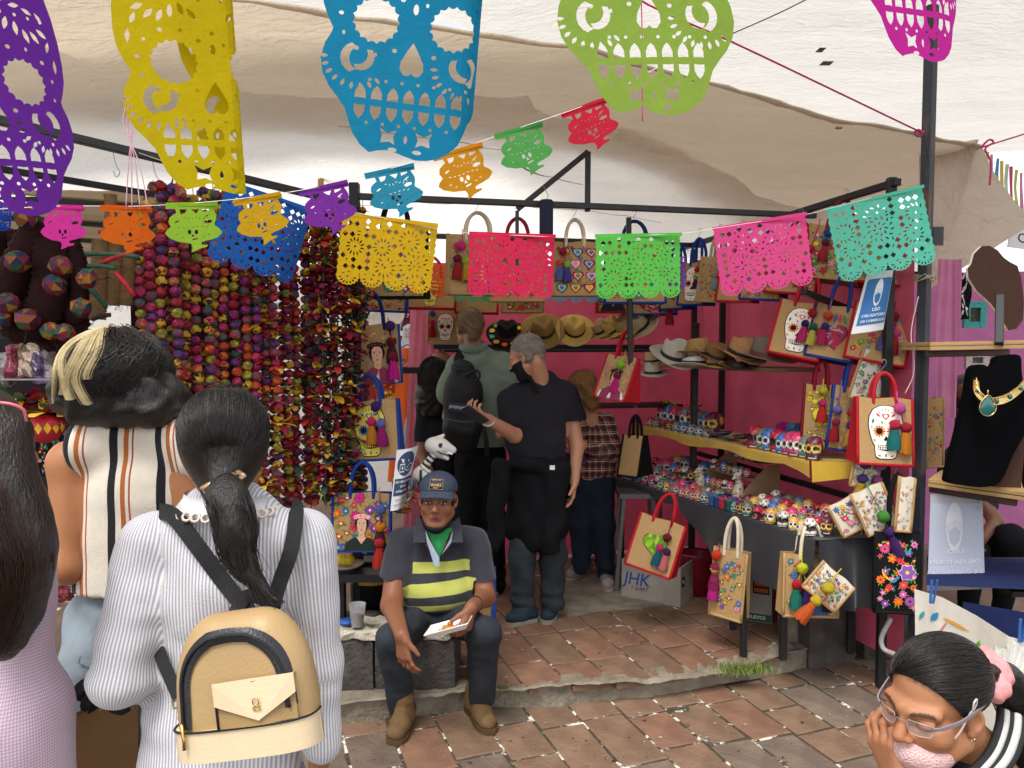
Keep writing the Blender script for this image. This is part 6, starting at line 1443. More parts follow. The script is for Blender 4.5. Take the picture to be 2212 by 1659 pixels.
sp=lambda pts:[Vector(p)for p in smooth_path([Vector((x,z,0))for x,z in pts],3)]
mb=MB();a1=sp(off(arc,.012));a2=sp(off(arc,.038))
def bksurf(p,o):return Vector((p.x,bk_y(p.x,p.y)-o,p.y))
n_=len(a1);vs=[]
for i in range(n_):
 for k in range(5):q=a1[i].lerp(a2[i],k/4);vs.append(bksurf(q,.008+.016*(abs(q.x)/Wb)**2+.005*math.sin(math.pi*k/4)))
mb.add(vs,[(i*5+k,i*5+k+1,(i+1)*5+k+1,(i+1)*5+k)for i in range(n_-1)for k in range(4)],None,True);mb.build('zip_band',mat('black_leather','#26262b',.38,.5,.1,20,.2,200),k3)
mb=MB();zc=[bksurf(a1[i].lerp(a2[i],.45),.0145+.016*(abs(a1[i].x)/Wb)**2)for i in range(n_)];mb.tube(zc,.0028,6);mb.build('zip',M_blk,k3)
mb=MB();z0=zc[1];mb.tube([z0+Vector((0,-.004,0)),z0+Vector((.002,-.006,-.03)),z0+Vector((.001,-.006,-.045))],[.004,.003,.0035],6);mb.build('zip_pull',M_gold,k3)
mb=MB()
def base_f(u,v):
 a=math.pi*(1.02-1.04*u);x=Wb*1.10*math.copysign(abs(math.cos(a))**.6,math.cos(a));t=v*.055-.012;y=-.074*abs(math.sin(a))**.55+.004;return Vector((x,y,t))
mb.grid(base_f,36,4);mb.grid(lambda u,v:base_f(u,1)*(1-v)+Vector((base_f(u,1).x*.7,base_f(u,1).y*.55,base_f(u,1).z+.002))*v,36,2);mb.build('base_band',M_creamL,k3);mb=MB();mb.tube([base_f(k/36,1)+Vector((0,-.002,.001))for k in range(37)],.0022,6);mb.build('piping',M_blk,k3)
px0,px1,pz0,pz1=-.03,.112,.046,.125
def pk_f(x,z,o):return Vector((x,min(bk_y(x,.09),bk_y(.05,.09)*.8)-.016-o,z))
mb=MB();mb.grid(lambda u,v:pk_f(px0+(px1-px0)*u,pz0+(pz1-pz0)*v,.004*math.sin(math.pi*u)),10,4)
mb.grid(lambda u,v:Vector((px0,bk_y(px0,.09)+(-.016)*u,pz0+(pz1-pz0)*v)),2,4);mb.grid(lambda u,v:Vector((px0+(px1-px0)*u,bk_y(0,.09)*.8-.016*(1-v),pz1)),4,2);mb.build('pocket',mat('tan_leather_shade','#a08256',.42,.45,.06,6,.12,160),k3)
mb=MB();mb.tube([pk_f(px0,pz0,.002),pk_f(px0,pz1,.002)],.0022,6);mb.build('piping',M_blk,k3)
mb=MB();fl=[(px0-.0,pz1+.004),(px1+.004,pz1+.004),(px1+.004,pz1-.03),(px0+.078,pz0+.010),(px0+.0,pz1-.036)]
for o_ in(0,1):
 vs=[pk_f(x,z,.006+.003*o_)for x,z in fl];mb.add(vs,[(0,1,2,3,4)]if o_==0 else[(4,3,2,1,0)])
vs=[pk_f(x,z,.006+.003*o_)for o_ in(0,1)for x,z in fl];mb.add(vs,[(i,(i+1)%5,5+(i+1)%5,5+i)for i in range(5)]);mb.build('pocket_flap',M_creamL,k3)
mb=MB();ec_=pk_f(.047,.085,.0105);mb.tube([ec_+Vector((.006*math.sin(a),0,.005+.006*math.cos(a)))for a in[k*.7 for k in range(9)]],.0011,5,closed=True);mb.tube([ec_+Vector((-.007,0,-.006)),ec_+Vector((.004,0,-.001))],.0011,5);mb.tube([ec_+Vector((-.004,0,-.001)),ec_+Vector((.008,0,-.005))],.0011,5);mb.tube([ec_+Vector((-.006,0,-.009)),ec_+Vector((.007,0,-.009))],.0011,5);mb.build('emblem',M_gold,k3)
Mi=MBk.inverted();L_=lambda x,y,d:Mi@P(x,y,d)
nrm_=Vector((0,-1,.1))
def bstrap(pts,wd,nm='strap',nr=nrm_,m=M_blk):
 mb=MB();q=smooth_path([L_(*p)for p in pts],4);mb.ribbon(q,wd,nr);mb.build(nm,m,k3)
bstrap([(345,1105,1.60),(375,1115,1.56),(430,1185,1.535),(490,1265,1.53),(540,1325,1.49)],.034);bstrap([(632,1090,1.60),(640,1105,1.575),(628,1190,1.54),(602,1265,1.53),(590,1320,1.47)],.032)
bstrap([(500,1340,1.47),(530,1290,1.50),(565,1292,1.50),(598,1318,1.46)],.028,'carry_loop')
bstrap([(330,1365,1.60),(348,1420,1.56),(385,1505,1.52)],.026);bstrap([(398,1532,1.5),(420,1560,1.48),(452,1580,1.44)],.045,'strap_tab',nrm_,M_tan)
mb=MB();c_=L_(392,1518,1.51);mb.tube([c_+Vector((.017*sx,-.002,.009*sz))for sx,sz in((-1,-1),(1,-.4),(1,1.2),(-1,.6))],.0022,6,closed=True);mb.build('buckle',M_gold,k3)
pbg=empty('paper_carrier',P(200,1600,1.75),label='brown paper carrier bag with a black ribbon hanging from her arm',cat='paper bag')
M_kraft=mat('kraft_paper','#8f6d48',.75,.25,.08,12,.15,60)
q0,q1,q2,q3=P(127,1560,1.80),P(240,1500,1.95),P(300,1475,1.90),P(165,1548,1.68);low=Vector((.01,0,-.30))
mb=MB()
for a_,b_ in((q0,q3),(q3,q2),(q2,q1),(q1,q0)):mb.grid(lambda u,v:a_.lerp(b_,u)+low*v+Vector((-.02*v,-.012*math.sin(math.pi*u)*math.sin(math.pi*v),0)),6,6,smooth=False)
sub(pbg,mb.build('paper_body',M_kraft));mb=MB();rc=P(232,1500,1.72)
for a in range(5):
 t=a*1.25;mb.ribbon(smooth_path([rc,rc+Vector((.05*math.cos(t),-.01,.035*math.sin(t)+.01)),rc+Vector((.075*math.cos(t+.3),0,.03*math.sin(t+.3)-.01)),rc+Vector((.03*math.cos(t+.5),.01,-.01))],4),.024,(0,-1,.3))
mb.ribbon(smooth_path([rc,P(270,1500,1.7),P(300,1480,1.72)],4),.03,(0,-1,.2));sub(pbg,mb.build('ribbon',M_blk));mb=MB();mb.tube(smooth_path([P(215,1540,1.7),P(228,1500,1.7),P(240,1470,1.72)],4),.002,6);sub(pbg,mb.build('handle',mat('paper_cord','#a8844e',.8)))
D2=1.92;w2=person('woman with a blond streak in dark curls and a striped sleeveless top',(P(270,1000,D2).x,D2,0))
h2=P(258,822,1.98);Mh2=frame(h2,(1,.1,0),(-.1,1,0));VQ=head_body(1,neck=False).xf(Mh2).mesh(.008)
sl,el,wl=P(156,1000,1.97),P(148,1222,1.93),P(185,1235,2.18)
ab=Body(.03).cap(P(205,975,2.0),sl,.04,.054).cap(sl,el,.055,.043).cap(el,wl,.042,.03).ell(P(290,1090,1.99),(.15,.085,.2)).cap(P(400,965,1.98),P(430,1200,1.98),.05,.04).cap(P(230,1450,2.),P(230,2100,2.),.08,.05).cap(P(330,1450,2.),P(330,2100,2.),.08,.05)
hand(ab,wl,(.4,.9,.1),(1,0,0),(0,0,1),(.5,.6,.4));V,Q=join_np([VQ,ab.mesh(.008)]);put(w2,'body',(V,Q),M_skin,solid(V,'#a8714c'))
tp=Body(.04).cap(P(215,955,1.97),P(390,940,2.0),.056,.062).cap(P(265,925,1.98),P(330,918,2.0),.05,.05).ell(P(292,1070,2.0),(.158,.105,.17)).cap(P(285,1180,2.0),P(283,1330,2.0),.15,.155,flat=((0,1,0),1.45)).cap(P(178,962,1.95),P(235,940,1.97),.064,.064).cap(P(400,950,1.98),P(425,985,1.98),.066,.066)
V,Q=tp.mesh(.0075,cuts=[(P(283,1268,2.0),(0,0,-1)),(P(168,960,1.96),(-.92,0,.05))],disp=wrinkle(.002,16,3))
xc2=P(300,0,2.0).x
put(w2,'sleeveless_top',(V,Q),stripe_mat('banded_knit','#d9d0c0',[(.006,.026,'#1e1c22'),(.040,.052,'#a8602e'),(.060,.0645,'#9a4a38')],.118,vary=.05),attr={'s':(V[:,0]-xc2)*(1+.35*np.maximum(0,V[:,2]-1.25))+.42})
M_jeanL=mat('light_denim','#848f98',.85,.15,.18,9,.35,350);M_jeanD=mat('dark_denim','#33373d',.85,.15,.22,9,.4,350);M_jeanN=mat('navy_denim','#1f2632',.85,.15,.22,9,.4,350)
jn=Body(.04).ell(P(268,1330,2.02),(.150,.105,.11)).ell(P(215,1430,1.99),(.095,.11,.13)).ell(P(320,1430,2.0),(.095,.11,.13)).cap(P(212,1480,2.0),P(215,2100,2.0),.092,.055).cap(P(325,1480,2.0),P(325,2100,2.0),.092,.055)
V,Q=jn.mesh(.008,cuts=[(P(268,1262,2.),(0,0,1))],disp=wrinkle(.003,26,4));jn_=put(w2,'jeans',(V,Q),M_jeanL)
ctr=P(215,1430,1.99)
def pkt(x,y):
 p=P(x,y,1.9);dx,dz=(p.x-ctr.x)/.099,(p.z-ctr.z)/.134;p.y=ctr.y-.114*math.sqrt(max(.05,1-dx*dx-dz*dz))-.004;return p
po=[(176,1345),(250,1340),(258,1420),(216,1445),(180,1425)];mb=MB();mb.add([pkt(x,y)for x,y in po]+[pkt(213,1390)],[(i,(i+1)%5,5)for i in range(5)],None,True);mb.build('pocket',mat('denim_pocket','#7b868f',.85,.15,.2,9,.35,350),jn_)
mb=MB();mb.tube([pkt(x,y)+Vector((0,-.002,0))for x,y in po],.0012,5,closed=True);mb.build('pocket_seam',mat('seam','#5f7386',.9),jn_)
hc2=P(252,812,1.97);hr2=Vector((.126,.125,.112))
hb2=Body(.05).ell(hc2,hr2*.93).ell(P(330,858,1.97),(.085,.09,.07)).ell(P(182,848,1.97),(.075,.09,.07)).ell(P(258,872,1.95),(.125,.095,.06)).ell(P(345,878,1.96),(.045,.06,.045));V,Q=hb2.mesh(.008,disp=lambda X,Y,Z:.006*np.sin(55*X+3*np.sin(30*Z))*np.sin(38*Z+2*np.sin(40*X+20*Y))+.004*np.sin(90*Y+60*Z));put(w2,'hair',(V,Q),M_hairb)
def curl_paths(n,amin,amax,e1,lo=1.0,hi=1.08,wavy=.010,rs=rr_,cc=hc2,rr=hr2,drop=1.):
 out=[]
 for i in range(n):
  az=rs.uniform(amin,amax);st=rs.uniform(.08,.5);en=e1*rs.uniform(.8,1.08);ph=rs.uniform(0,6.28);fq=rs.uniform(9,15);q=rs.uniform(lo,hi);am=wavy*rs.uniform(.4,1.2);pth=[]
  for k in range(15):
   t=st+(en-st)*k/14;a2=az+am*8*math.sin(fq*t+ph)*min(1,t);s_=math.sin(min(t,1.75));ex=max(0,t-1.75)
   p=cc+Vector((rr.x*s_*math.sin(a2)*q,-rr.y*s_*math.cos(a2)*q,rr.z*math.cos(min(t,1.9))*q-ex*.10*drop));pth.append(p+Vector((am*.35*math.cos(fq*t*1.3+ph),0,am*.3*math.sin(fq*t+ph))))
  out.append(pth)
 return out
sub(w2,strands('curls',curl_paths(2300,-1.9,1.9,2.2,.97,1.12,.016,drop=.3)+curl_paths(90,.1,1.9,2.2,1.06,1.2,.022,drop=.3),M_hairs,None,.0011))
bl=[]
for(az,n_,e)in((-.82,240,2.1),(-.56,200,1.9),(-.30,240,2.0),(-.10,160,2.1),(.10,90,1.6)):
 sd=random.Random(int(az*100));ph=sd.uniform(0,6);fq=sd.uniform(4,6)
 for i in range(n_):
  o1=sd.gauss(0,.045);q=sd.uniform(1.10,1.17);pth=[]
  for k in range(16):
   t=.12+(e-.12)*k/15;a2=az*(.35+.65*min(1,t/.9))+o1*(1.3-.5*k/15)+.06*math.sin(fq*t+ph)*t;s_=math.sin(min(t,1.7));pth.append(hc2+Vector((hr2.x*s_*math.sin(a2)*q,-hr2.y*s_*math.cos(a2)*q,hr2.z*math.cos(t)*q)))
  bl.append(pth)
sub(w2,strands('blond_streak',bl,M_blond,None,.0011))
w1=person('girl with very long brown hair in a lilac gingham dress',(P(-10,1300,1.5).x,1.5,0))
g1=P(-42,970,1.46);VQ=head_body(1).xf(frame(g1,(1,-.2,0),(.2,1,0))).mesh(.009);ab=Body(.04).ell(P(0,1330,1.54),(.09,.07,.2)).cap(P(15,1200,1.58),P(10,1420,1.62),.035,.03).cap(P(-90,1200,1.56),P(-95,1420,1.55),.035,.03).cap(P(0,1600,1.54),P(0,2200,1.54),.08,.05).cap(P(30,1420,1.60),P(60,1380,1.75),.033,.025)
V,Q=join_np([VQ,ab.mesh(.009)]);put(w1,'body',(V,Q),M_skin,solid(V,'#9a6a4c'))
M_ging=stripe_mat('gingham','#d6c3cb',[(0,.0032,('#a98aa6',.6))],.0066,'s',vary=.04,second=[('t',[(0,.0032,('#a98aa6',.6))],.0066)])
dr=Body(.04).cap(P(0,1180,1.54),P(0,1400,1.54),.11,.105,flat=((0,1,0),1.3)).ell(P(12,1560,1.54),(.122,.11,.17)).cap(P(12,1560,1.54),P(10,2000,1.54),.118,.15)
V,Q=dr.mesh(.008,disp=wrinkle(.0025,18,6));put(w1,'dress',(V,Q),M_ging,attr={'s':np.arctan2(V[:,0]-P(10,0,1.54).x,-(V[:,1]-1.54))*.12+.4,'t':V[:,2]})
hp=smooth_path([P(-42,935,1.44),P(-25,1040,1.41),P(5,1180,1.40),P(18,1290,1.41),P(0,1400,1.42)],5);hb1=Body(.03).ell(g1+Vector((.0,-.01,.02)),(.092,.105,.098))
for i in range(len(hp)-1):hb1.cap(hp[i],hp[i+1],.066+.012*math.sin(math.pi*i/20)-.045*max(0,(i-11)/9),.066+.012*math.sin(math.pi*(i+1)/20)-.045*max(0,(i-10)/9),flat=((0,1,0),1.5))
V,Q=hb1.mesh(.008,disp=wrinkle(.003,50,3,(1,1,.2)));put(w1,'hair',(V,Q),mat('dark_brown_hair','#20150f',.42,.5,.4,30,.6,200,stretch=(1,1,.12)))
paths=[]
for i in range(1200):
 a=rr_.uniform(-1.6,1.6);q=rr_.uniform(.9,1.12);ph=rr_.uniform(0,6.28);en=rr_.choice((21,21,20,18,16))
 paths.append([hp[k]+Vector((math.sin(a)*(.070+.013*math.sin(math.pi*k/20)-.04*max(0,(k-11)/9))*q+.004*math.sin(k*.7+ph),-math.cos(a)*.062*q,.09*max(0,1-k/4)*math.cos(a)*.5))for k in range(en)])
sub(w1,strands('hair_strands',paths,M_hairbr,None,.0008))
mb=MB();mb.tube(smooth_path([P(-30,868,1.33),P(20,872,1.33),P(50,885,1.34),P(57,910,1.35)],4),.003,6);sub(w1,mb.build('sunglasses_rim',mat('pink_plastic','#d86a80',.3,.5)))
w4=person('seated man in a striped navy polo and cap holding a foam tray',(P(945,1300,3.6).x,3.6,0))
hm=P(946,1080,3.60);Mh4=frame(hm,(-.998,.02,.03),(.03,-.997,.02));sc4=1.06;Mh4=Mh4@Matrix.Scale(sc4,4)
def xfs(b,M):
 s_=M.to_scale()[0];q=b.xf(M);out=Body(b.k)
 for t in q.p:
  t=list(t)
  if t[0]=='cap':t[3]*=s_;t[4]*=s_
  else:t[3]=None if t[3]is None else t[3]/s_;t[2]=t[2]*s_
  out.p.append(tuple(t))
 return out
hb4=xfs(head_body(0),Mh4);V4,Q4=hb4.mesh(.0036);C4=head_col(V4,Mh4,'#8f5e44',lip='#7a4438',brow='#241a16',stub=.08)
lS,rS=P(862,1175,3.72),P(1032,1172,3.72);lE,rE=P(846,1308,3.50),P(1048,1290,3.62);lW,rW=P(868,1372,3.14),P(1018,1312,3.28)
arms=Body(.02).cap(lS,lE,.056,.05).cap(lE,lW,.049,.030).cap(rS,rE,.056,.048).cap(rE,rW,.046,.029)
hand(arms,lW,(.12,-.16,-.95),(.5,.6,0),(.85,-.4,.1),(.22,.45,.4),.25,1.06,(.7,.6,.2));hand(arms,rW,(-.22,-.35,-.7),(-.75,.35,-.2),(-.3,-.9,.2),(.55,.75,.5),.1,1.06,(.75,.5,.5))
Va,Qa=arms.mesh(.0055);trunk=Body(.04).ell(P(945,1260,3.74),(.17,.12,.2)).cap(P(948,1150,3.66),P(945,1200,3.72),.055,.08).cap(P(880,1340,3.65),P(855,1380,3.4),.05,.03).cap(P(1000,1340,3.65),P(1040,1368,3.4),.05,.03);Vt,Qt=trunk.mesh(.012)
V,Q=join_np([(V4,Q4),(Va,Qa),(Vt,Qt)]);C=np.concatenate([C4,solid(Va,'#87573e'),solid(Vt,'#87573e')]);put(w4,'body',(V,Q),M_skin,C)
def zsh(V):return V[:,2]
po_=Body(.045).cap(P(890,1165,3.71),P(1004,1162,3.71),.062,.062).ell(P(945,1225,3.72),(.182,.135,.15)).ell(P(946,1275,3.68),(.185,.160,.13)).cap(P(868,1172,3.72),P(849,1262,3.585),.073,.073,k=.03).cap(P(1027,1170,3.72),P(1042,1262,3.655),.072,.070,k=.03).cap(P(925,1148,3.68),P(968,1148,3.68),.05,.05)
zA=lambda x,y,d:P(x,y,d).z
V,Q=po_.mesh(.007,cuts=[(P(946,1312,3.6),(0,.25,-1)),(P(846,1246,3.66),(-.12,-.15,-1))if False else(P(946,1318,3.6),(0,0,-1))],disp=wrinkle(.0035,19,7))
def drop(V,Q,f):
 k=~f(V);m=k[Q].all(1);return V,Q[m]
V,Q=drop(V,Q,lambda V:((V[:,0]<P(868,0,3.66).x)&(V[:,2]<zA(846,1250,3.55)))|((V[:,0]>P(1022,0,3.68).x)&(V[:,2]<zA(1040,1256,3.6))))
C=solid(V,'#34343c');xx=(V[:,0]-P(946,0,3.6).x);zf=V[:,2]+.035*np.abs(xx)**1.0+.008*np.sin(14*xx);zf=V[:,2]+.10*xx*xx*8*.35-.03*xx
yl=np.array(lin('#b5b95e'));front=(V[:,1]<3.80);inx=(np.abs(xx-.0)<.158)
for y0,y1,tl in((1218,1240,.06),(1258,1284,.10),(1302,1314,-.05)):
 m=front&(np.abs(xx)<(.145 if y0<1230 else .19))&(zf<zA(946,y0,3.56)+tl*xx)&(zf>zA(946,y1,3.56)+tl*xx);C[m]=yl
zcuff=(np.abs(xx)>.16);C[zcuff]=np.array(lin('#38383f'))
put(w4,'polo_shirt',(V,Q),stripe_mat('pique_cotton','#35353d',[(zA(946,b,3.56),zA(946,a,3.56),'#b3b75c')for a,b in((1218,1240),(1257,1284),(1303,1316))],10.,vary=.12,bump=.35),attr={'s':np.where(front&(np.abs(xx)<np.where(V[:,2]>zA(946,1248,3.56),.140,.172)),zf-.05*xx*(V[:,2]<zA(946,1250,3.56)),5.)})
def sl_cuff(c,x,r_):mb=MB();mb.tube(ringpath(c,r_,r_*1.0,20,up=Vector(x)),.007,8,closed=True);sub(w4,mb.build('cuff',mat('cuff_knit','#35353c',.9)))
for s_ in(-1,1):
 mb=MB();pts=[(946+s_*46,1116,3.64),(946+s_*51,1140,3.59),(946+s_*54,1172,3.535),(946+s_*28,1172,3.525),(946+s_*23,1138,3.565)];mb.add([P(*p)for p in pts]+[P(x,y,d+.05)for x,y,d in pts],[(0,1,2,3,4)if s_<0 else(4,3,2,1,0),(9,8,7,6,5)]+[(i,(i+1)%5,5+(i+1)%5,5+i)for i in range(5)]);sub(w4,mb.build('collar',mat('collar_knit','#3b3b43',.9,.1,.1,30,.3,300)))
mb=MB();mb.add([P(x,y,d-.045)for x,y,d in((919,1140,3.61),(977,1140,3.61),(949,1205,3.575),(930,1165,3.585),(966,1165,3.585),(946,1148,3.565))],[(0,3,5),(5,4,1),(0,5,1),(3,2,5),(5,2,4)],None,True);sub(w4,mb.build('undershirt',mat('green_cotton','#2f8a4e',.9,.1,.1,30)))
mb=MB();mb.add([P(x,y,d-.048)for x,y,d in((919,1145,3.592),(927,1165,3.572),(949,1205,3.545),(949,1224,3.54),(938,1222,3.545),(922,1170,3.578),(978,1145,3.592),(972,1165,3.572),(953,1200,3.545),(975,1172,3.575))],[(0,5,1),(1,5,4,2),(2,4,3),(6,7,9),(7,8,9)]);sub(w4,mb.build('placket',mat('pale_denim','#9aa6ba',.9,.1,.1,40)))
mk=xfs(Body(.02).ell((0,.03,-.085),(.068,.074,.050)).ell((0,.068,-.112),(.036,.032,.026)),Mh4);V,Q=mk.mesh(.005,cuts=[(Mh4@Vector((0,.05,-.090)),(Mh4.to_3x3()@Vector((0,.38,1))))]);put(w4,'chin_mask',(V,Q),mat('black_mask','#17171a',.8,.2,.2,40,.3,200))
cpB=xfs(Body(.012).ell((0,-.012,.052),(.088,.108,.078)),Mh4);V,Q=cpB.mesh(.005,cuts=[(Mh4@Vector((0,.0,.040)),Mh4.to_3x3()@Vector((0,.10,-1)))]);M_cap=mat('cap_twill','#3d4556',.85,.15,.12,30,.3,350);capo=put(w4,'cap',(V,Q),M_cap)
def brim(u,v):
 a=(u-.5)*2.3;r0=.092+.066*v;L=Vector((.078*math.sin(a)*(1+.1*v),.080*math.cos(a)*.9+.026+.044*v*math.cos(a*.65),.056-.020*v-.020*math.sin(a)**2*(.4+.6*v)));return Mh4@L
mb=MB();mb.grid(brim,24,6);mb.grid(lambda u,v:brim(1-u,v)+Vector((0,0,-.004)),24,6);mb.build('cap_brim',M_cap,capo)
mb=MB();ck=lambda x,z,o=0:Mh4@Vector((x,.0955+o-.9*x*x*5-.36*max(0,z-.07)-.018*(z>.09),z));mb.add([ck(x,z,.004)for x,z in((-.030,.064),(.030,.064),(.028,.104),(-.028,.104))],[(0,1,2,3)]);mb.build('cap_patch',mat('patch_cloth','#15151a',.9),capo)
for t_,z_,s_ in(('STAR',.0965,.0165),('WARS',.082,.0165),('MAY',.070,.009)):
 mb=text_mb(t_,s_,fn=lambda x,y:ck(-x*1.05,z_+y,.0062),bold=.02);mb.build('cap_lettering',mat('gold_thread','#c8a050',.6),capo)
mb=MB();mb.tube([ck(x,z,.0055)for x,z in((-.030,.064),(.030,.064),(.028,.104),(-.028,.104))],.0011,5,closed=True);mb.build('patch_edge',_mats['gold_thread'],capo)
hr4=xfs(Body(.01).ell((.072,-.02,.0),(.012,.035,.035)).ell((-.072,-.02,.0),(.012,.035,.035)),Mh4);V,Q=hr4.mesh(.005,disp=wrinkle(.002,120,1));put(w4,'hair',(V,Q),mat('salt_pepper','#3c3632',.6,.3,.5,160,.8,300))
lK,rK=P(848,1384,3.30),P(1046,1366,3.32);lA,rA=P(868,1530,3.44),P(1040,1508,3.47)
tr=Body(.035).ell(P(943,1325,3.70),(.175,.14,.085)).cap(P(902,1340,3.62),lK,.084,.070,k=.05).cap(P(990,1338,3.62),rK,.084,.070,k=.05).cap(lK,lA,.070,.062).cap(rK,rA,.070,.062)
V,Q=tr.mesh(.008,cuts=[(P(870,1545,3.44),(0,0,-1))],disp=wrinkle(.004,23,9));V,Q=drop(V,Q,lambda V:(V[:,0]>0-.3)&(V[:,2]<zA(1040,1522,3.47)));put(w4,'jeans',(V,Q),M_jeanD)
M_boot=mat('tan_suede','#6a5236',.8,.2,.2,14,.4,120);M_sole=mat('boot_sole','#54422c',.8,.2,.2,20)
def boot(par,heel,toe,m=M_boot,ms=M_sole,hgt=.13,sc=1.,nm='boot',lace='#8a7a58'):
 h_=Vector(heel);t_=Vector(toe);f=(t_-h_);L=f.length;f.normalize();sd=Vector((f.y,-f.x,0));up=Vector((0,0,1));g=lambda a,b,c:h_+f*a+sd*b+up*c
 b=Body(.025*sc).cap(g(.03,0,.06),g(.05,0,hgt),.042*sc,.046*sc).cap(g(.02,0,.045),g(L*.55,0,.05),.036*sc,.040*sc).cap(g(L*.55,0,.045),g(L*.82,.0,.042),.045*sc,.042*sc,flat=((0,0,1),1.15)).cap(g(.05,0,.07),g(L*.5,0,.075),.04*sc,.03*sc)
 V,Q=b.mesh(.006,cuts=[(g(0,0,.018),(0,0,-1))],disp=wrinkle(.0015,40,2));bo_=put(par,nm,(V,Q),m)
 out=[g(-.022,0,0)];mb=MB();pr=[(-.022,.022),(.0,.036),(L*.3,.036),(L*.6,.047),(L*.8,.048),(L*.95,.036),(L*1.02,.015)];rng_=[(a,b*sc)for a,b in pr]+[(a,-b*sc)for a,b in pr[::-1]];n=len(rng_)
 mb.add([g(a,b,.0)for a,b in rng_]+[g(a,b*1.03,.024)for a,b in rng_],[tuple(range(n))[::-1],tuple(range(n,2*n))]+[(i,(i+1)%n,n+(i+1)%n,n+i)for i in range(n)]);mb.build('sole',ms,bo_)
 mb=MB()
 for k in range(4):a=L*(.28+.11*k);mb.tube([g(a,-.022,.088-.008*k),g(a+.012,0,.099-.010*k),g(a,.022,.088-.008*k)],.0022,5)
 mb.build('laces',mat('lace_'+lace.strip('#'),lace,.8),bo_)
boot(w4,G(880,1560),G(850,1612));boot(w4,G(1018,1535),G(1062,1588))
mb=MB();mb.tube(ringpath(P(1024,1305,3.37),.034,.034,20,up=(P(1048,1290,3.66)-P(1020,1312,3.34)).normalized(),x=(0,.3,1)),.006,6,closed=True);sub(w4,mb.build('wristband',M_blk))
tr_=empty('foam_tray',P(972,1362,3.2),label='white foam tray with a bit of orange food in his hand',cat='tray');ta,tb_=Vector((.94,-.12,.30)).normalized(),Vector((.35,.93,.05));MT=frame(P(972,1358,3.22),ta,tb_)
mb=MB();mb.add([MT@Vector(v)for v in([(sx*.098,sy*.062,.02)for sx,sy in((-1,-1),(1,-1),(1,1),(-1,1))]+[(sx*.078,sy*.045,0)for sx,sy in((-1,-1),(1,-1),(1,1),(-1,1))]+[(sx*.10,sy*.064,.017)for sx,sy in((-1,-1),(1,-1),(1,1),(-1,1))]+[(sx*.08,sy*.047,-.006)for sx,sy in((-1,-1),(1,-1),(1,1),(-1,1))])],[(4,5,6,7),(15,14,13,12)]+[(i,(i+1)%4,4+(i+1)%4,4+i)for i in range(4)]+[(8+i,12+i,12+(i+1)%4,8+(i+1)%4)for i in range(4)]+[(i,8+i,8+(i+1)%4,(i+1)%4)for i in range(4)]);sub(tr_,mb.build('tray',mat('white_foam','#e6e2da',.6,.3,.04)))
mb=MB();mb.ball(MT@Vector((.0,.0,.008)),(.035,.025,.006),10,6,lin('#cf8a4a'));mb.ball(MT@Vector((.005,.008,.018)),(.013,.012,.010),8,6,lin('#b56a1c'));mb.ball(MT@Vector((-.03,-.01,.006)),(.02,.014,.005),8,6,lin('#d8a870'));sub(tr_,mb.build('food',M_clay))
st=empty('stool',(P(960,1400,3.7).x,3.72,0),label='low black stool under the seated man',cat='stool');so=Vector((P(960,1400,3.7).x,3.74,0))
mb=MB();mb.box(so+Vector((0,0,.355)),(.16,.14,.015),bev=.006);sub(st,mb.build('seat',M_black))
for sx,sy in((-1,-1),(1,-1),(1,1),(-1,1)):pst('leg',so+Vector((sx*.14,sy*.12,FLOOR2 if sy>0 else .0)),so+Vector((sx*.13,sy*.11,.345)),.028,M_black,st)
w7=person('grey-haired man in a black t-shirt looking at his phone',(P(1150,1300,4.46).x,4.5,FLOOR2))
D7=4.45;h7=P(1136,772,4.42);Mh7=frame(h7,(.38,.92,.0),(-.85,.36,-.42));hb7=head_body(0,neck=False).xf(Mh7);V7,Q7=hb7.mesh(.006);C7=head_col(V7,Mh7,'#b98468',eyes=False)
a7=Body(.02);l0,l1,l2=P(1104,880,4.44),P(1112,940,4.40),P(1052,905,4.18);r0_,r1_,r2_=P(1228,872,4.53),P(1246,965,4.5),P(1240,1040,4.42)
a7.cap(l0,l1,.045,.046).cap(l1,l2,.045,.03).cap(r0_,r1_,.045,.045).cap(r1_,r2_,.043,.03);hand(a7,l2,(-.55,-.5,.35),(.2,.5,.8),(-.6,.5,.3),(.6,.7,.5),sc=1.05);hand(a7,r2_,(-.1,-.1,-1),(-1,0,0),(0,-1,0),(.3,.4,.3),sc=1.05)
a7.cap(Mh7@Vector((0,-.045,-.04)),P(1168,838,4.5),.055,.066,k=.03).ell(P(1165,920,4.5),(.17,.1,.2));Va,Qa=a7.mesh(.007);V,Q=join_np([(V7,Q7),(Va,Qa)]);put(w7,'body',(V,Q),M_skin,np.concatenate([C7,solid(Va,'#b98468')]))
ts=Body(.045).cap(P(1118,850,4.46),P(1212,842,4.52),.062,.064).cap(P(1160,825,4.48),P(1178,823,4.5),.068,.068).ell(P(1165,895,4.5),(.215,.135,.17)).ell(P(1165,950,4.5),(.205,.14,.15)).cap(P(1100,864,4.43),P(1104,905,4.42),.070,.078,k=.04).cap(P(1226,856,4.52),P(1241,900,4.52),.070,.074,k=.04).cap(P(1170,960,4.5),P(1168,1000,4.5),.19,.19,flat=((0,1,0),1.4))
V,Q=ts.mesh(.009,cuts=[(P(1165,992,4.5),(0,0,-1))],disp=wrinkle(.0035,17,2));V,Q=drop(V,Q,lambda V:((V[:,0]<P(1082,0,4.43).x)&(V[:,2]<P(0,918,4.43).z))|((V[:,0]>P(1224,0,4.5).x)&(V[:,2]<P(0,908,4.5).z)));put(w7,'t_shirt',(V,Q),mat('black_cotton','#26252a',.92,.1,.12,20,.25,300))
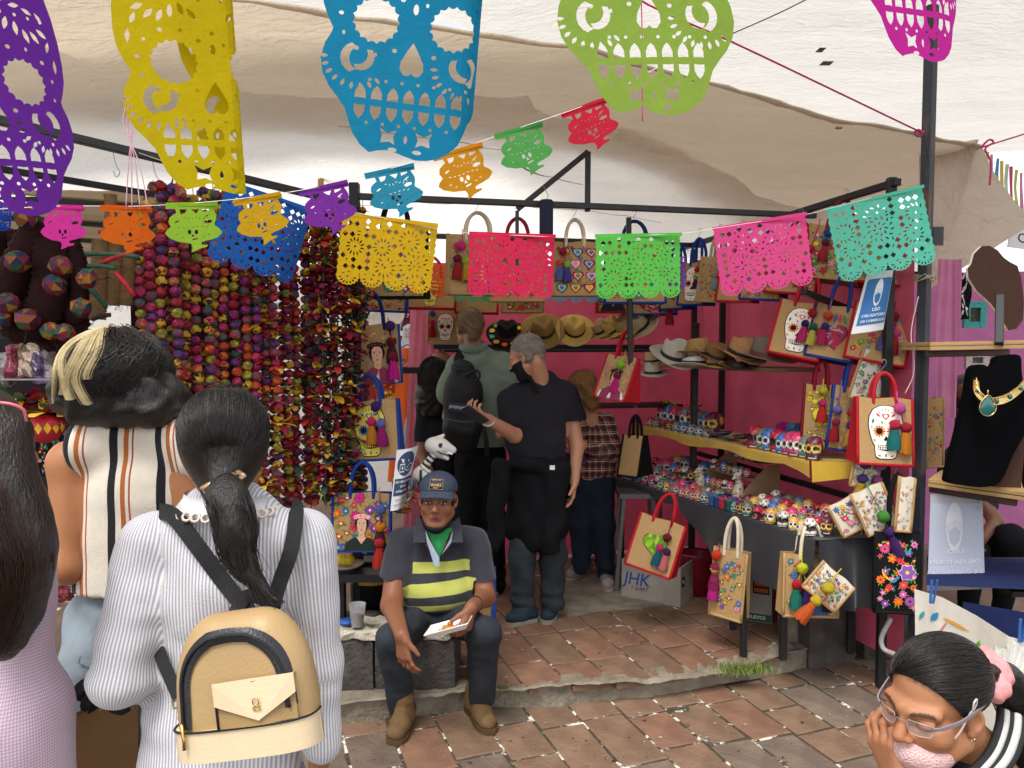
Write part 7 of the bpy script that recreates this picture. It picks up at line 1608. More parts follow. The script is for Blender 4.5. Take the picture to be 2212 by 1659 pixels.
jk=Body(.03).cap(P(1165,1000,4.5),P(1160,1130,4.5),.195,.20,flat=((0,1,0),1.3)).cap(P(1085,1010,4.38),P(1065,1180,4.36),.06,.05).cap(P(1205,1020,4.38),P(1190,1190,4.36),.08,.06).cap(P(1110,1000,4.36),P(1215,1010,4.36),.045,.045)
V,Q=jk.mesh(.01,cuts=[(P(1150,1195,4.4),(.12,0,-1)),(P(1165,985,4.4),(0,0,1))],disp=lambda X,Y,Z:.010*np.sin(24*X+6*np.sin(5*Z))+.005*np.sin(50*X+20*Z));put(w7,'tied_jacket',(V,Q),mat('black_fleece','#19181b',.95,.1,.2,15,.4,200))
mb=MB();mb.box(P(1193,1010,4.20),(.014,.003,.012));sub(w7,mb.build('jacket_tag',mat('white_label','#dcdad6',.7)))
def trousers(par,hip,lk,la,rk,ra,m,rr=(.11,.085,.062),cut=None,nm='jeans',seed=1,hipw=.16):
 b=Body(.04).ell(hip,(hipw,.12,.13)).cap(Vector(hip)+Vector((lk.x-hip.x,0,-.05))*.8,lk,rr[0]*.9,rr[1]).cap(lk,la,rr[1],rr[2]).cap(Vector(hip)+Vector((rk.x-hip.x,0,-.05))*.8,rk,rr[0]*.9,rr[1]).cap(rk,ra,rr[1],rr[2])
 V,Q=b.mesh(.01,cuts=cut or(),disp=lambda X,Y,Z:wrinkle(.004,22,seed)(X,Y,Z)+.006*np.sin(75*Z+10*X)*np.exp(-((Z-.22)/.08)**2));put(par,nm,(V,Q),m)
trousers(w7,P(1160,1080,4.5),P(1128,1200,4.46),P(1130,1330,4.48),P(1195,1195,4.5),P(1192,1318,4.52),M_jeanD,(.105,.078,.07),[(Vector((0,0,.155)),(0,0,-1))])
M_sh1=mat('blue_trainer','#1e2c38',.7,.3,.25,20,.3,150);M_sh2=mat('grey_trainer','#8f8a84',.75,.3,.2,25,.3,150);M_sl=mat('pale_sole','#8a8578',.7,.2,.2,20);M_sl2=mat('white_sole','#c9c4bc',.6,.2,.1,20)
def onf(x,y):return G(x,y,FLOOR2)
boot(w7,onf(1155,1340),onf(1095,1352),M_sh1,M_sl,.09,nm='trainer');boot(w7,onf(1200,1318),onf(1178,1350),M_sh1,M_sl,.09,nm='trainer')
hr=Body(.02).ell((0,-.028,.05),(.081,.096,.082)).cap((0,-.09,.02),(0,-.075,-.03),.045,.035).ell((.068,-.03,.0),(.016,.045,.04)).ell((-.068,-.03,.0),(.016,.045,.04));V,Q=hr.xf(Mh7).mesh(.006,cuts=[(Mh7@Vector((0,.055,.055)),Mh7.to_3x3()@Vector((0,.8,-.6)))],disp=wrinkle(.0025,110,4));put(w7,'hair',(V,Q),M_grey);fuzz(w7,V,1600,.022,(.3,-.2,-.7),M_grey)
V,Q=head_body(0,True).xf(Mh7).grow(.005).mesh(.006,cuts=[(Mh7@Vector((0,.05,-.015)),Mh7.to_3x3()@Vector((0,.15,1))),(Mh7@Vector((0,.012,-.05)),Mh7.to_3x3()@Vector((0,-1,0)))]);put(w7,'face_mask',(V,Q),_mats['black_mask'])
mb=MB();mb.tube(smooth_path([Mh7@Vector((-.062,.03,-.04)),Mh7@Vector((-.075,.0,-.01)),Mh7@Vector((-.082,-.02,.015)),Mh7@Vector((-.078,-.03,-.02)),Mh7@Vector((-.062,.012,-.07))],4),.0022,5);sub(w7,mb.build('ear_loop',M_blk))
mb=MB();mb.tube(ringpath(P(1054,908,4.19),.033,.033,18,up=(l1-l2).normalized()),.007,6,closed=True);sub(w7,mb.build('wristwatch',mat('pale_strap','#b8b0a6',.5)))
ph_=MB();pc=P(1026,896,4.05);ph_.box(pc,(.075,.037,.005),(Matrix.Rotation(.35,3,'Y')@Matrix.Rotation(-.7,3,'X')@Matrix.Rotation(.5,3,'Z')),bev=.003);tag(ph_.build('phone',mat('phone_glass','#2a2c30',.15,.6)),'dark smartphone in the hand of the man in black','phone')
w6=person('tall man in a sage green shirt wearing a black rucksack',(P(1040,1250,4.95).x,4.95,FLOOR2))
h6=P(1014,712,4.92);Mh6=frame(h6,(.93,.35,0),(-.35,.92,-.08));hb6=head_body(0,neck=False).xf(Mh6).mesh(.008)
b6=Body(.03).cap(Mh6@Vector((0,-.03,-.04)),P(1030,790,4.98),.054,.056).cap(P(1100,820,4.95),P(1108,900,4.9),.05,.045).cap(P(1108,900,4.9),P(1080,940,4.7),.04,.03).cap(P(985,820,4.95),P(970,900,4.9),.05,.045);V,Q=join_np([hb6,b6.mesh(.01)]);put(w6,'body',(V,Q),M_skin,solid(V,'#b98a70'))
M_sage=mat('sage_cotton','#7c8a7a',.88,.12,.1,18,.35,280)
s6=Body(.05).cap(P(1000,786,4.95),P(1083,784,4.96),.07,.07).cap(P(1024,762,4.96),P(1034,772,4.96),.078,.10).ell(P(1042,840,4.97),(.205,.13,.17)).cap(P(1040,860,4.97),P(1038,965,4.97),.185,.19,flat=((0,1,0),1.4)).cap(P(1090,795,4.96),P(1108,880,4.94),.085,.085).cap(P(985,800,4.95),P(968,850,4.94),.08,.085)
V,Q=s6.mesh(.01,cuts=[(P(1040,965,4.9),(0,0,-1))],disp=wrinkle(.005,15,5));put(w6,'shirt',(V,Q),M_sage)
mb=MB();mb.tube(ringpath(P(1023,750,4.95),.076,.074,22,up=Vector((0,-.15,1))),.022,8,closed=True,flat=1.6);sub(w6,mb.build('collar',M_sage))
hr=Body(.02).ell((0,-.022,.045),(.088,.105,.092)).cap((0,-.09,.0),(0,-.085,-.05),.05,.035);V,Q=hr.xf(Mh6).mesh(.008,cuts=[(Mh6@Vector((0,.06,.05)),Mh6.to_3x3()@Vector((0,.8,-.6)))],disp=wrinkle(.004,70,6));put(w6,'hair',(V,Q),M_sandy);fuzz(w6,V,1600,.03,(.1,-.2,-.8),M_sandy)
trousers(w6,P(1040,985,4.97),P(1010,1120,4.95),P(1015,1265,4.97),P(1062,1120,4.97),P(1068,1262,5.0),mat('black_trousers','#17171a',.9,.1,.2,15,.3,250),(.115,.085,.075),nm='trousers',seed=3)
boot(w6,onf(1075,1268),onf(1055,1292),M_black,M_sl2,.09,nm='trainer');boot(w6,onf(1025,1272),onf(1005,1290),M_black,M_sl2,.09,nm='trainer')
rk=empty('rucksack',P(1005,970,4.72),label='black rucksack on the back of the man in the sage shirt',cat='backpack')
bb=Body(.05).cap(P(1000,800,4.76),P(1000,850,4.74),.075,.115,flat=((0,1,0),1.3)).cap(P(1000,850,4.74),P(998,940,4.72),.118,.118,flat=((0,1,0),1.25)).cap(P(978,925,4.66),P(1020,928,4.66),.055,.055);V,Q=bb.mesh(.01,disp=wrinkle(.004,22,4));M_ruck=mat('black_nylon','#18181b',.6,.3,.2,20,.35,200);put(rk,'pack_body',(V,Q),M_ruck)
mb=MB();mb.tube(smooth_path([P(965,905,4.62),P(1005,912,4.585),P(1045,905,4.62)],5),.004,6);sub(rk,mb.build('pocket_zip',mat('zip_grey','#45454a',.5)))
mb=MB();mb.ribbon(smooth_path([P(995,800,4.68),P(990,780,4.80),P(995,765,4.88),P(1000,760,4.95)],4),.06,(.2,-1,.2));sub(rk,mb.build('strap',M_ruck));mb=MB();mb.ribbon(smooth_path([P(1040,905,4.68),P(1050,950,4.66),P(1052,985,4.7)],4),.03,(0,-1,0));sub(rk,mb.build('strap',M_ruck))
mb=MB();mb.tube(smooth_path([P(1008,812,4.68),P(1028,800,4.64),P(1036,812,4.62),P(1028,825,4.62)],5),.009,6);sub(rk,mb.build('carry_loop',M_ruck))
pl=lambda x,y,o=0:P(1121-1106+1106-1121+983+0*x,986,4.58)+Vector((x,-.012-o+x*.1,y));lc=P(988,880,4.575);pl=lambda x,y,o=0:lc+Vector((x,-.006-o,y-.15*x))
mb=MB();mb.add([pl(sx*.055,sy*.026)for sx,sy in((-1,-1),(1,-1),(1,1),(-1,1))],[(0,1,2,3)]);sub(rk,mb.build('label_patch',mat('navy_patch','#2a3048',.7)));sub(rk,text_mb('JANSPORT',.024,fn=lambda x,y:pl(x,y,.002),bold=.02,sx=.85).build('label_lettering',mat('pale_thread','#c9b8b0',.7)))
w5=person('woman with long black curls and a black top behind the rucksack',(P(940,1200,5.2).x,5.2,FLOOR2))
h5=P(950,800,5.15);Mh5=frame(h5,(.8,.6,0),(-.5,.7,-.3));v1=head_body(1,neck=False).xf(Mh5).mesh(.009);b5=Body(.03).cap(P(918,900,5.18),P(912,985,5.15),.045,.038).cap(P(912,985,5.15),P(940,1045,4.95),.037,.026).ell(P(950,940,5.22),(.15,.09,.2)).cap(P(955,840,5.18),P(955,870,5.2),.045,.05).cap(P(950,1080,5.2),P(950,1230,5.2),.09,.06)
hand(b5,P(940,1045,4.95),(.3,-.4,-.7),(-1,0,0),(0,-1,.3),(.5,.6,.4));V,Q=join_np([v1,b5.mesh(.009)]);put(w5,'body',(V,Q),M_skin,solid(V,'#8f6048'))
t5=Body(.04).cap(P(925,880,5.2),P(985,880,5.22),.055,.055).ell(P(950,940,5.22),(.158,.11,.19)).cap(P(917,885,5.19),P(912,950,5.17),.058,.056).cap(P(950,990,5.22),P(952,1030,5.22),.14,.14,flat=((0,1,0),1.3));V,Q=t5.mesh(.01,cuts=[(P(950,1020,5.2),(0,0,-1))],disp=wrinkle(.003,18,2));V,Q=drop(V,Q,lambda V:(V[:,0]<P(925,0,5.17).x)&(V[:,2]<P(0,955,5.17).z));put(w5,'top',(V,Q),_mats['black_cotton'])
trousers(w5,P(952,1040,5.22),P(935,1140,5.2),P(935,1245,5.22),P(970,1140,5.22),P(972,1245,5.24),M_jeanN,(.11,.08,.06),seed=5,hipw=.15)
hc5=P(943,812,5.12);hr5=Vector((.115,.11,.12));V,Q=Body(.05).ell(hc5,hr5*.95).ell(P(935,860,5.1),(.125,.09,.13)).mesh(.01,disp=lambda X,Y,Z:.010*np.sin(48*X+3*np.sin(30*Z))*np.sin(40*Z+2*np.sin(40*X+20*Y)));put(w5,'hair',(V,Q),M_hairb)
sub(w5,strands('curls',curl_paths(420,-2.2,2.2,2.9,.98,1.15,.016,rr_,hc5,hr5,1.6),M_hairs,None,.0016))
w8=person('woman with auburn hair in a red plaid shirt and grey trainers',(P(1280,1240,5.16).x,5.16,FLOOR2))
h8=P(1258,845,5.12);Mh8=frame(h8,(.80,.60,0),(-.56,.75,-.34));v1,q1_=head_body(1,neck=False).xf(Mh8).mesh(.008);c1=head_col(v1,Mh8,'#c09078',1,eyes=False)
b8=Body(.03).cap(Mh8@Vector((0,-.04,-.04)),P(1272,905,5.18),.045,.055).cap(P(1268,880,5.15),P(1275,910,5.18),.045,.06).cap(P(1318,930,5.2),P(1325,985,5.15),.045,.04).cap(P(1325,985,5.15),P(1258,960,4.95),.038,.026).cap(P(1245,930,5.1),P(1250,965,4.95),.04,.03);hand(b8,P(1258,960,4.95),(-.7,-.2,-.2),(0,-1,-.3),(0,-.3,1),(.7,.8,.5));v2,q2_=b8.mesh(.008);V,Q=join_np([(v1,q1_),(v2,q2_)]);put(w8,'body',(V,Q),M_skin,np.concatenate([c1,solid(v2,'#c09078')]))
pl8=Body(.04).cap(P(1262,905,5.2),P(1308,912,5.22),.06,.06).ell(P(1282,955,5.22),(.155,.12,.17)).ell(P(1280,1010,5.22),(.16,.125,.12)).cap(P(1312,915,5.21),P(1328,980,5.17),.06,.056).cap(P(1328,980,5.17),P(1268,965,4.98),.055,.042).cap(P(1250,920,5.15),P(1246,965,5.02),.055,.045)
V,Q=pl8.mesh(.009,cuts=[(P(1280,1040,5.2),(0,0,-1))],disp=wrinkle(.005,19,8));th8=np.arctan2(V[:,0]-P(1282,0,5.2).x,-(V[:,1]-5.2))*.15
put(w8,'plaid_shirt',(V,Q),stripe_mat('red_plaid','#6e2c2e',[(0,.02,('#2a2226',.75)),(.032,.036,('#d8c9a8',.75)),(.046,.05,('#b8a080',.5))],.062,'s',second=[('t',[(0,.02,('#2a2226',.65)),(.030,.035,('#d8c9a8',.7)),(.044,.048,('#c8b090',.5))],.062)]),attr={'s':th8+1.,'t':V[:,2]})
trousers(w8,P(1280,1045,5.22),P(1255,1130,5.18),P(1256,1222,5.2),P(1302,1130,5.22),P(1308,1235,5.2),M_jeanN,(.11,.082,.06),seed=7,hipw=.155)
boot(w8,onf(1270,1232),onf(1228,1255),M_sh2,mat('red_grey_sole','#a0837c',.6),.085,nm='trainer',lace='#b8b4ae');boot(w8,onf(1302,1240),onf(1316,1280),M_sh2,_mats['red_grey_sole'],.085,nm='trainer',lace='#b8b4ae')
hr=Body(.02).ell((0,-.02,.045),(.09,.108,.09)).cap((0,-.06,-.01),(0,-.05,-.10),.07,.05).ell((-.07,-.01,-.02),(.025,.045,.07)).ell((.07,-.01,-.02),(.025,.045,.07));V,Q=hr.xf(Mh8).mesh(.008,cuts=[(Mh8@Vector((0,.062,.05)),Mh8.to_3x3()@Vector((0,.85,-.5)))],disp=lambda X,Y,Z:.006*np.sin(60*Z+20*X)*np.sin(45*X+30*Y));put(w8,'hair',(V,Q),M_auburn);fuzz(w8,V,1400,.04,(.1,-.1,-.9),M_auburn,.0011)
wb=MB();wb.tube(smooth_path([P(1245,1000,5.02),P(1275,990,5.06),P(1312,975,5.1),P(1335,970,5.2)],5),.02,8,flat=.5);o=wb.build('belt_bag',mat('purple_nylon','#4a2a5c',.7));tag(o,'purple belt bag round the waist of the plaid shirt woman','belt bag')
w9=person('seated woman with glasses and pink sequin mask resting on her hand',(1.3,1.5,0))
ps,th=R(29),R(8);fh=Vector((-math.cos(ps),-math.sin(ps),0));f9=(fh*math.cos(th)-Vector((0,0,math.sin(th))));r9=Vector((fh.y,-fh.x,0));r9=(r9+Vector((0,0,.06))).normalized()
c9=P(2101,1560,1.42)+r9*.077;Mh9=frame(c9,r9,f9)@Matrix.Scale(.99,4);T9=lambda*v:Mh9@Vector(v);N9=lambda*v:Mh9.to_3x3()@Vector(v)
v1,q1_=xfs(head_body(1,neck=False),Mh9).mesh(.0028);c1=head_col(v1,Mh9,'#a97452',1,'#a8564e','#2a1c18',eyes=False)
Ld=(np.array(Mh9.inverted().to_3x3())@(v1-np.array(Mh9.translation)).T).T
lid=(Ld[:,1]>.06)&(np.abs(np.abs(Ld[:,0])-.033)<.015)&(np.abs(Ld[:,2]+.0035)<.0016);c1[lid]=lin('#241814');shd=(Ld[:,1]>.06)&(np.hypot(np.abs(Ld[:,0])-.033,(Ld[:,2]-.004)*1.3)<.013)&~lid;c1[shd]=c1[shd]*np.array([.86,.80,.82])
wr9=P(1948,1706,1.46);a9=Body(.02);el9=P(1985,1990,1.42);a9.cap(el9,wr9,.04,.027)
hand(a9,wr9,P(1892,1568,1.51)-wr9,(.85,.30,.25),(-.3,.85,.1),((.25,.75,.6),(.25,.85,.6),(.3,.9,.6),(.3,.95,.6)),.1,1.02,(.55,.75,.5))
v2,q2_=a9.mesh(.0034);b9=Body(.04).cap(T9(0,-.045,-.05),P(2170,1720,1.58),.052,.06).ell(P(2170,1900,1.65),(.17,.11,.2)).cap(P(2150,2050,1.6),P(2000,2080,1.35),.08,.06);v3,q3_=b9.mesh(.012);V,Q=join_np([(v1,q1_),(v2,q2_),(v3,q3_)]);put(w9,'body',(V,Q),M_skin,np.concatenate([c1,solid(v2,'#ab7453'),solid(v3,'#a97452')]))
hr=xfs(Body(.02).ell((0,-.024,.046),(.084,.104,.086)).ell((0,-.09,.03),(.05,.04,.05)),Mh9);V,Q=hr.mesh(.004,cuts=[(T9(0,.066,.078),N9(0,.80,-.60)),(T9(0,.0,-.012),N9(0,.35,-1))]);put(w9,'hair',(V,Q),M_hairb)
tie9=P(2126,1456,1.50);tl=Mh9.inverted()@tie9;paths=[]
for i in range(1900):
 while True:
  a,e=rr_.uniform(0,6.283),rr_.uniform(-.4,1.57);st_=Vector((.084*math.cos(a)*math.cos(e),.104*math.sin(a)*math.cos(e)-.024,.086*math.sin(e)+.046));pv=.8*(st_.y-.066)-.6*(st_.z-.078)
  if pv<.003 and(i%2 or pv>-.035)and st_.z>-.01:break
 d0=Vector(((st_.x)/.084,(st_.y+.024)/.104,(st_.z-.046)/.086)).normalized();d1=Vector((tl.x/.084,(tl.y+.024)/.104,(tl.z-.046)/.086)).normalized();pth=[];lift=rr_.uniform(1.0,1.045)
 for k in range(10):
  t=k/9;dd=d0.lerp(d1,t).normalized();L=Vector((dd.x*.0845,dd.y*.1045-.024,dd.z*.0865+.046));L=Vector((L.x,L.y+.024,L.z-.046))*(1+(lift-1)*math.sin(math.pi*min(1,t+.12)))+Vector((0,-.024,.046));p=Mh9@L
  if t>.8:p=p.lerp(tie9,(t-.8)/.2)
  pth.append(p)
 paths.append(pth)
sub(w9,strands('hair_strands',paths,M_hairs,None,.0008))
pk=smooth_path([tie9,P(2165,1470,1.55),P(2200,1530,1.57),P(2225,1620,1.57),P(2235,1760,1.56)],5);pb_=Body(.01)
for i in range(len(pk)-1):pb_.cap(pk[i],pk[i+1],.02+.016*min(1,i/5),.02+.016*min(1,(i+1)/5))
V,Q=pb_.mesh(.006,disp=wrinkle(.002,70,2,(1,1,.3)));put(w9,'ponytail',(V,Q),M_hairb)
paths=[]
for i in range(260):
 a=rr_.uniform(0,6.283);q=rr_.uniform(.5,1.12);paths.append([pk[k]+Vector((math.cos(a),math.sin(a),.3*math.cos(a)))*(.022+.016*min(1,k/5))*q for k in range(len(pk))])
sub(w9,strands('ponytail_strands',paths,M_hairs,None,.0008))
M_scr=mat('scrunchie_silk','#d98e8e',.45,.4,.35,45,.3,60);sb9=Body(.008);ax9=(P(2165,1470,1.55)-tie9).normalized();ring=ringpath(tie9+ax9*.008,.030,.034,20,up=ax9)
for i in range(20):sb9.cap(ring[i],ring[(i+1)%20],.0175+.003*math.sin(i*2.1),.0175+.003*math.sin((i+1)*2.1))
V,Q=sb9.mesh(.004,disp=lambda X,Y,Z:.0022*np.sin(170*X+90*Z+60*Y));put(w9,'scrunchie',(V,Q),M_scr)
mkb=xfs(Body(.02).ell((0,.040,-.075),(.064,.064,.044)).ell((0,.082,-.068),(.026,.026,.026)).ell((0,.066,-.105),(.026,.026,.022)),Mh9);V,Q=mkb.mesh(.0035,cuts=[(T9(0,.09,-.037),N9(0,.05,1)),(T9(0,.006,-.06),N9(0,-1,-.25))])
M_seq=mat('sequin_mesh','#dcb2b0',.3,.5,.15,200,.3,200);_nn=M_seq.node_tree.nodes;_vo=_nn.new('ShaderNodeTexVoronoi');_vo.inputs['Scale'].default_value=260;_tc=next(x for x in _nn if x.type=='TEX_COORD');M_seq.node_tree.links.new(_tc.outputs['Object'],_vo.inputs['Vector']);_bp=next(x for x in _nn if x.type=='BUMP');M_seq.node_tree.links.new(_vo.outputs['Distance'],_bp.inputs['Height']);_bp.inputs['Strength'].default_value=.4
put(w9,'face_mask',(V,Q),M_seq)
mb=MB()
for p in([T9(-.052,.045,-.050),T9(-.070,.030,-.015),T9(-.080,.012,.025),T9(-.082,.006,.032)],[T9(-.052,.030,-.085),T9(-.068,.008,-.055),T9(-.080,-.012,-.030)],[T9(-.082,.008,.030),T9(-.085,.008,.048),T9(-.085,.000,.052),T9(-.084,.000,.040),T9(-.082,.006,.030)]):mb.tube(smooth_path(p,4),.0019,6)
sub(w9,mb.build('ear_loops',mat('elastic','#d9c8c6',.7)))
M_temple=mat('temple_plastic','#857a80',.35,.5);M_lens=mat('lens_glass','#d8d4d8',.05,.6,alpha=.16)
for s_ in(-1,1):
 lo_=[(s_*(.012+.044*u),.104-.014*u*u*1.2,.016-.029*v-.003*u*(1-v))for u,v in((.06,.05),(.5,0),(1,.02),(1.0,.55),(.9,.95),(.5,1.02),(.12,.95),(0,.5))]
 mb=MB();mb.add([T9(*p)for p in lo_],[tuple(range(8))]);sub(w9,mb.build('lens',M_lens));mb=MB();mb.tube([T9(*p)for p in lo_],.0008,5,closed=True);sub(w9,mb.build('lens_edge',mat('lens_rim','#b8a8a4',.2,.6)))
mb=MB();mb.tube([T9(-.012,.105,.008),T9(0,.109,.010),T9(.012,.105,.008)],.0012,6);sub(w9,mb.build('bridge',M_temple))
for s_ in(-1,1):mb=MB();mb.ribbon(smooth_path([T9(s_*.056,.090,.009),T9(s_*.068,.078,.012),T9(s_*.080,.04,.017),T9(s_*.086,.0,.027),T9(s_*.083,-.045,.031)],4),[.005]*4+[.0075]*8+[.005]*5,[N9(s_,0,0)]*17);sub(w9,mb.build('temple_arm',M_temple))
mb=MB();mb.ball(T9(-.083,.003,-.033),.0028,8,6);sub(w9,mb.build('ear_stud',M_gold))
jb=Body(.05).cap(T9(0,-.075,-.19),P(2230,1760,1.62),.075,.10).ell(P(2160,1880,1.66),(.20,.14,.18)).cap(P(2060,1800,1.62),P(2030,1960,1.5),.08,.075).cap(P(2030,1960,1.5),P(1985,1790,1.42),.07,.048).cap(P(2280,1800,1.7),P(2290,2000,1.6),.09,.08);V,Q=jb.mesh(.009,disp=wrinkle(.003,18,3));put(w9,'jacket',(V,Q),mat('black_satin','#16151a',.6,.3,.2,12,.2,200))
M_rib=mat('white_rib','#d8d6d2',.85,.1,.1,250,.6,300,stretch=(.2,1,4))
cpath=[P(2186,1540,1.53),P(2182,1580,1.50),P(2160,1635,1.46),P(2110,1690,1.42),P(2060,1740,1.40)]
for k,(o_,m_,wd)in enumerate(((-.030,M_blk,.012),(-.017,M_rib,.012),(-.005,M_blk,.010),(.008,M_rib,.015),(.022,M_blk,.012))):
 mb=MB();mb.tube([p+Vector((o_*.9,-.004-.1*abs(o_)*.2,-o_*.35))for p in smooth_path(cpath,6)],wd*.62,8);sub(w9,mb.build('collar_stripe',m_))
w10=person('vendor in black trousers seated behind the white mask notice',(P(2150,1300,4.6).x,4.6,FLOOR2))
b10=Body(.03).cap(P(2120,1080,4.6),P(2150,1125,4.5),.045,.04).cap(P(2150,1125,4.5),P(2125,1160,4.35),.038,.028).ell(P(2090,1030,4.75),(.15,.1,.2));hand(b10,P(2125,1160,4.35),(-.6,-.3,-.4),(0,-1,0),(0,0,1),(.6,.7,.5));VQ=head_body(1).xf(frame(P(2080,860,4.75),(.9,-.3,0),(.3,.9,0))).mesh(.012);V,Q=join_np([b10.mesh(.009),VQ]);put(w10,'body',(V,Q),M_skin,solid(V,'#6f4a38'))
V,Q=Body(.04).ell(P(2085,1020,4.76),(.165,.12,.2)).cap(P(2115,1050,4.66),P(2135,1090,4.58),.058,.055).mesh(.01);put(w10,'blouse',(V,Q),mat('speckled_blouse','#2a2a30',.8,.2,.8,140))
V,Q=Body(.04).cap(P(2090,1180,4.72),P(2185,1165,4.35),.10,.085).cap(P(2185,1165,4.35),P(2165,1310,4.5),.08,.055).cap(P(2060,1190,4.72),P(2100,1190,4.4),.1,.085).cap(P(2100,1190,4.4),P(2090,1310,4.5),.08,.055).mesh(.01,disp=wrinkle(.003,18,3));put(w10,'trousers',(V,Q),_mats['black_trousers'])
# == background stalls
wl_=tag(MB().grid(lambda u,v:Vector((-9+8.1*u,8.3+.08*math.sin(u*40)+.05*nzv(u*9,v*4,1),.05+2.75*v)),90,16).build('tent_wall',M_tarp2),'white tent wall far behind the bead stall','tent wall')
tag(MB().grid(lambda u,v:Vector((-.95+6.5*u,9.6+.06*math.sin(u*34),.05+2.9*v)),60,12).build('tent_wall',M_tarp2),'white tent wall far behind the bag stall','tent wall')
cn=MB();cn.grid(lambda u,v:Vector((-1.6+1.9*u,7.6+1.4*v,2.05+.5*math.sin(math.pi*u)*(1-v*.4)+.02*nzv(u*6,v*6,1))),24,12);tag(cn.build('canopy',M_tarp),'white canopy of the next stall seen past the leaf bows','canopy')
mb=MB();mb.bar(P(850,720,7.2),P(950,610,7.2),.04,up=(0,0,1));tag(mb.build('canopy_pole',mat('alu','#9a9a9c',.4,.5,metal=.6)),'slanting grey pole of the next canopy','pole')
M_plank=mat('pale_plank','#a8957a',.8,.2,.15,8,.3,60,stretch=(.4,6,6))
rfs=empty('slatted_roof',P(200,480,4.9),label='slatted roof of pale planks and dark battens left of the garlands',cat='roof')
for i,(y0,y1,c)in enumerate(((398,424,1),(424,438,0),(438,470,1),(470,482,0),(482,508,1),(508,518,0),(518,538,1),(538,548,0),(548,566,1),(566,574,0))):
 mb=MB();d=4.6+.18*i;mb.bar(P(-200,(y0+y1)/2-22,d),P(420,(y0+y1)/2+24,d),.05,(y1-y0)*mpp(d),up=(0,0,1));sub(rfs,mb.build('plank' if c else 'batten',M_plank if c else M_black))
def garment(name,label,px,py,d,wp,hp,c,flare=1.5,sleeves=True,pr=None,seed=1,shoulders=.6):
 w,h=wp*mpp(d),hp*mpp(d);o=empty(name,P(px,py,d),label=label,cat='garment',group='clothes hanging behind');mb=MB()
 def hw(t):return w*.5*(shoulders*.5 if t<.04 else(shoulders if t<.3 else shoulders+(1-shoulders)*((t-.3)/.7)))
 for s_ in(-1,1):mb.grid(lambda u,v:Vector(((u-.5)*2*hw(v)*s_*-1,s_*(.03+.03*v)*-1*math.sin(math.pi*u)+.012*math.sin(u*16+v*3)*v,-h*v)),16,14)
 mb.build('cloth',felt(c),o)
 if sleeves:
  mb=MB()
  for s_ in(-1,1):mb.tube([Vector((s_*w*.28,0,-.03*h)),Vector((s_*w*.45,0,-.14*h)),Vector((s_*w*.5,0,-.28*h))],[.035,.045,.06],10,flat=.5)
  mb.build('sleeve',felt(c),o)
 if pr:make_print(pr,.8,seed).mb(lambda x,y,q:Vector((x*w*.5,-.05-q,-h*.05-(.8-y)*w*.5))).build('embroidery',M_print,o)
 mb=MB();mb.tube([Vector((-.1,0,-.02)),Vector((0,0,.03)),Vector((.1,0,-.02))],.005,5);mb.build('hanger',M_steel,o);return o
garment('dress','orange embroidered dress hanging past the portrait bag',880,752,6.4,90,290,'#d8642a',pr='floral',seed=3)
garment('blouse','white and blue blouse hanging above the orange dress',893,700,6.6,76,80,'#b8c0c8',sleeves=False,pr='fine',seed=4);garment('vest','navy vest with coloured dots hanging above the blouse',890,664,6.8,52,50,'#5a1c34',sleeves=False,pr='hearts',seed=5)
hang_print(838,850,6.9,110,250,'#8a3a30','fine','rust red patterned textile hanging behind the orange dress',74);hang_print(845,870,6.7,70,60,'#b0442e','sunflower','red fan-patterned textile beside the orange dress',75)
gp=person('person in a grey t-shirt half hidden behind the curly-haired woman',(P(893,1100,5.9).x,5.9,FLOOR2));V,Q=join_np([head_body(1).xf(frame(P(920,815,6.0),(1,0,0),(0,1,0))).mesh(.012),Body(.04).ell(P(915,960,6.),(.15,.1,.22)).cap(P(890,930,6.),P(888,1030,5.95),.05,.04).cap(P(915,1080,6.),P(915,1225,6.),.11,.07).mesh(.012)]);put(gp,'body',(V,Q),M_skin,solid(V,'#8f6048'));V,Q=Body(.04).ell(P(915,960,6.),(.165,.115,.23)).cap(P(893,910,6.),P(885,1000,5.97),.065,.06).mesh(.011);put(gp,'t_shirt',(V,Q),mat('grey_marl','#8a8d92',.9,.1,.15,40))
V,Q=Body(.03).ell(P(920,800,6.),(.1,.11,.11)).mesh(.012);put(gp,'hair',(V,Q),M_hairb)
V,Q=Body(.03).cap(P(915,1075,6.),P(915,1225,6.),.13,.08).mesh(.012);put(gp,'trousers',(V,Q),M_jeanN)
M_paper=mat('notice_paper','#d8d8dc',.6,.3,.04,10,.05,40)
def notice(name,label,corners,draws,bend=.0,pap=M_paper):
 """paper sheet; corners tl, tr, br, bl; draws: [(fn(Print) or text...)] in unit square"""
 tl,tr,br_,bl_=corners;nrm=(tr-tl).cross(bl_-tl).normalized();
 if nrm.y>0:nrm=-nrm
 def f(x,y,q=0.):a=bl_.lerp(br_,x);b=tl.lerp(tr,x);return a.lerp(b,y)+nrm*(bend*math.sin(math.pi*x)+q)
 o=empty(name,bl_,label=label,cat='notice');mb=MB();mb.grid(lambda u,v:f(u,v),16,4);sh_=sub(o,mb.build('sheet',pap));return sh_,f
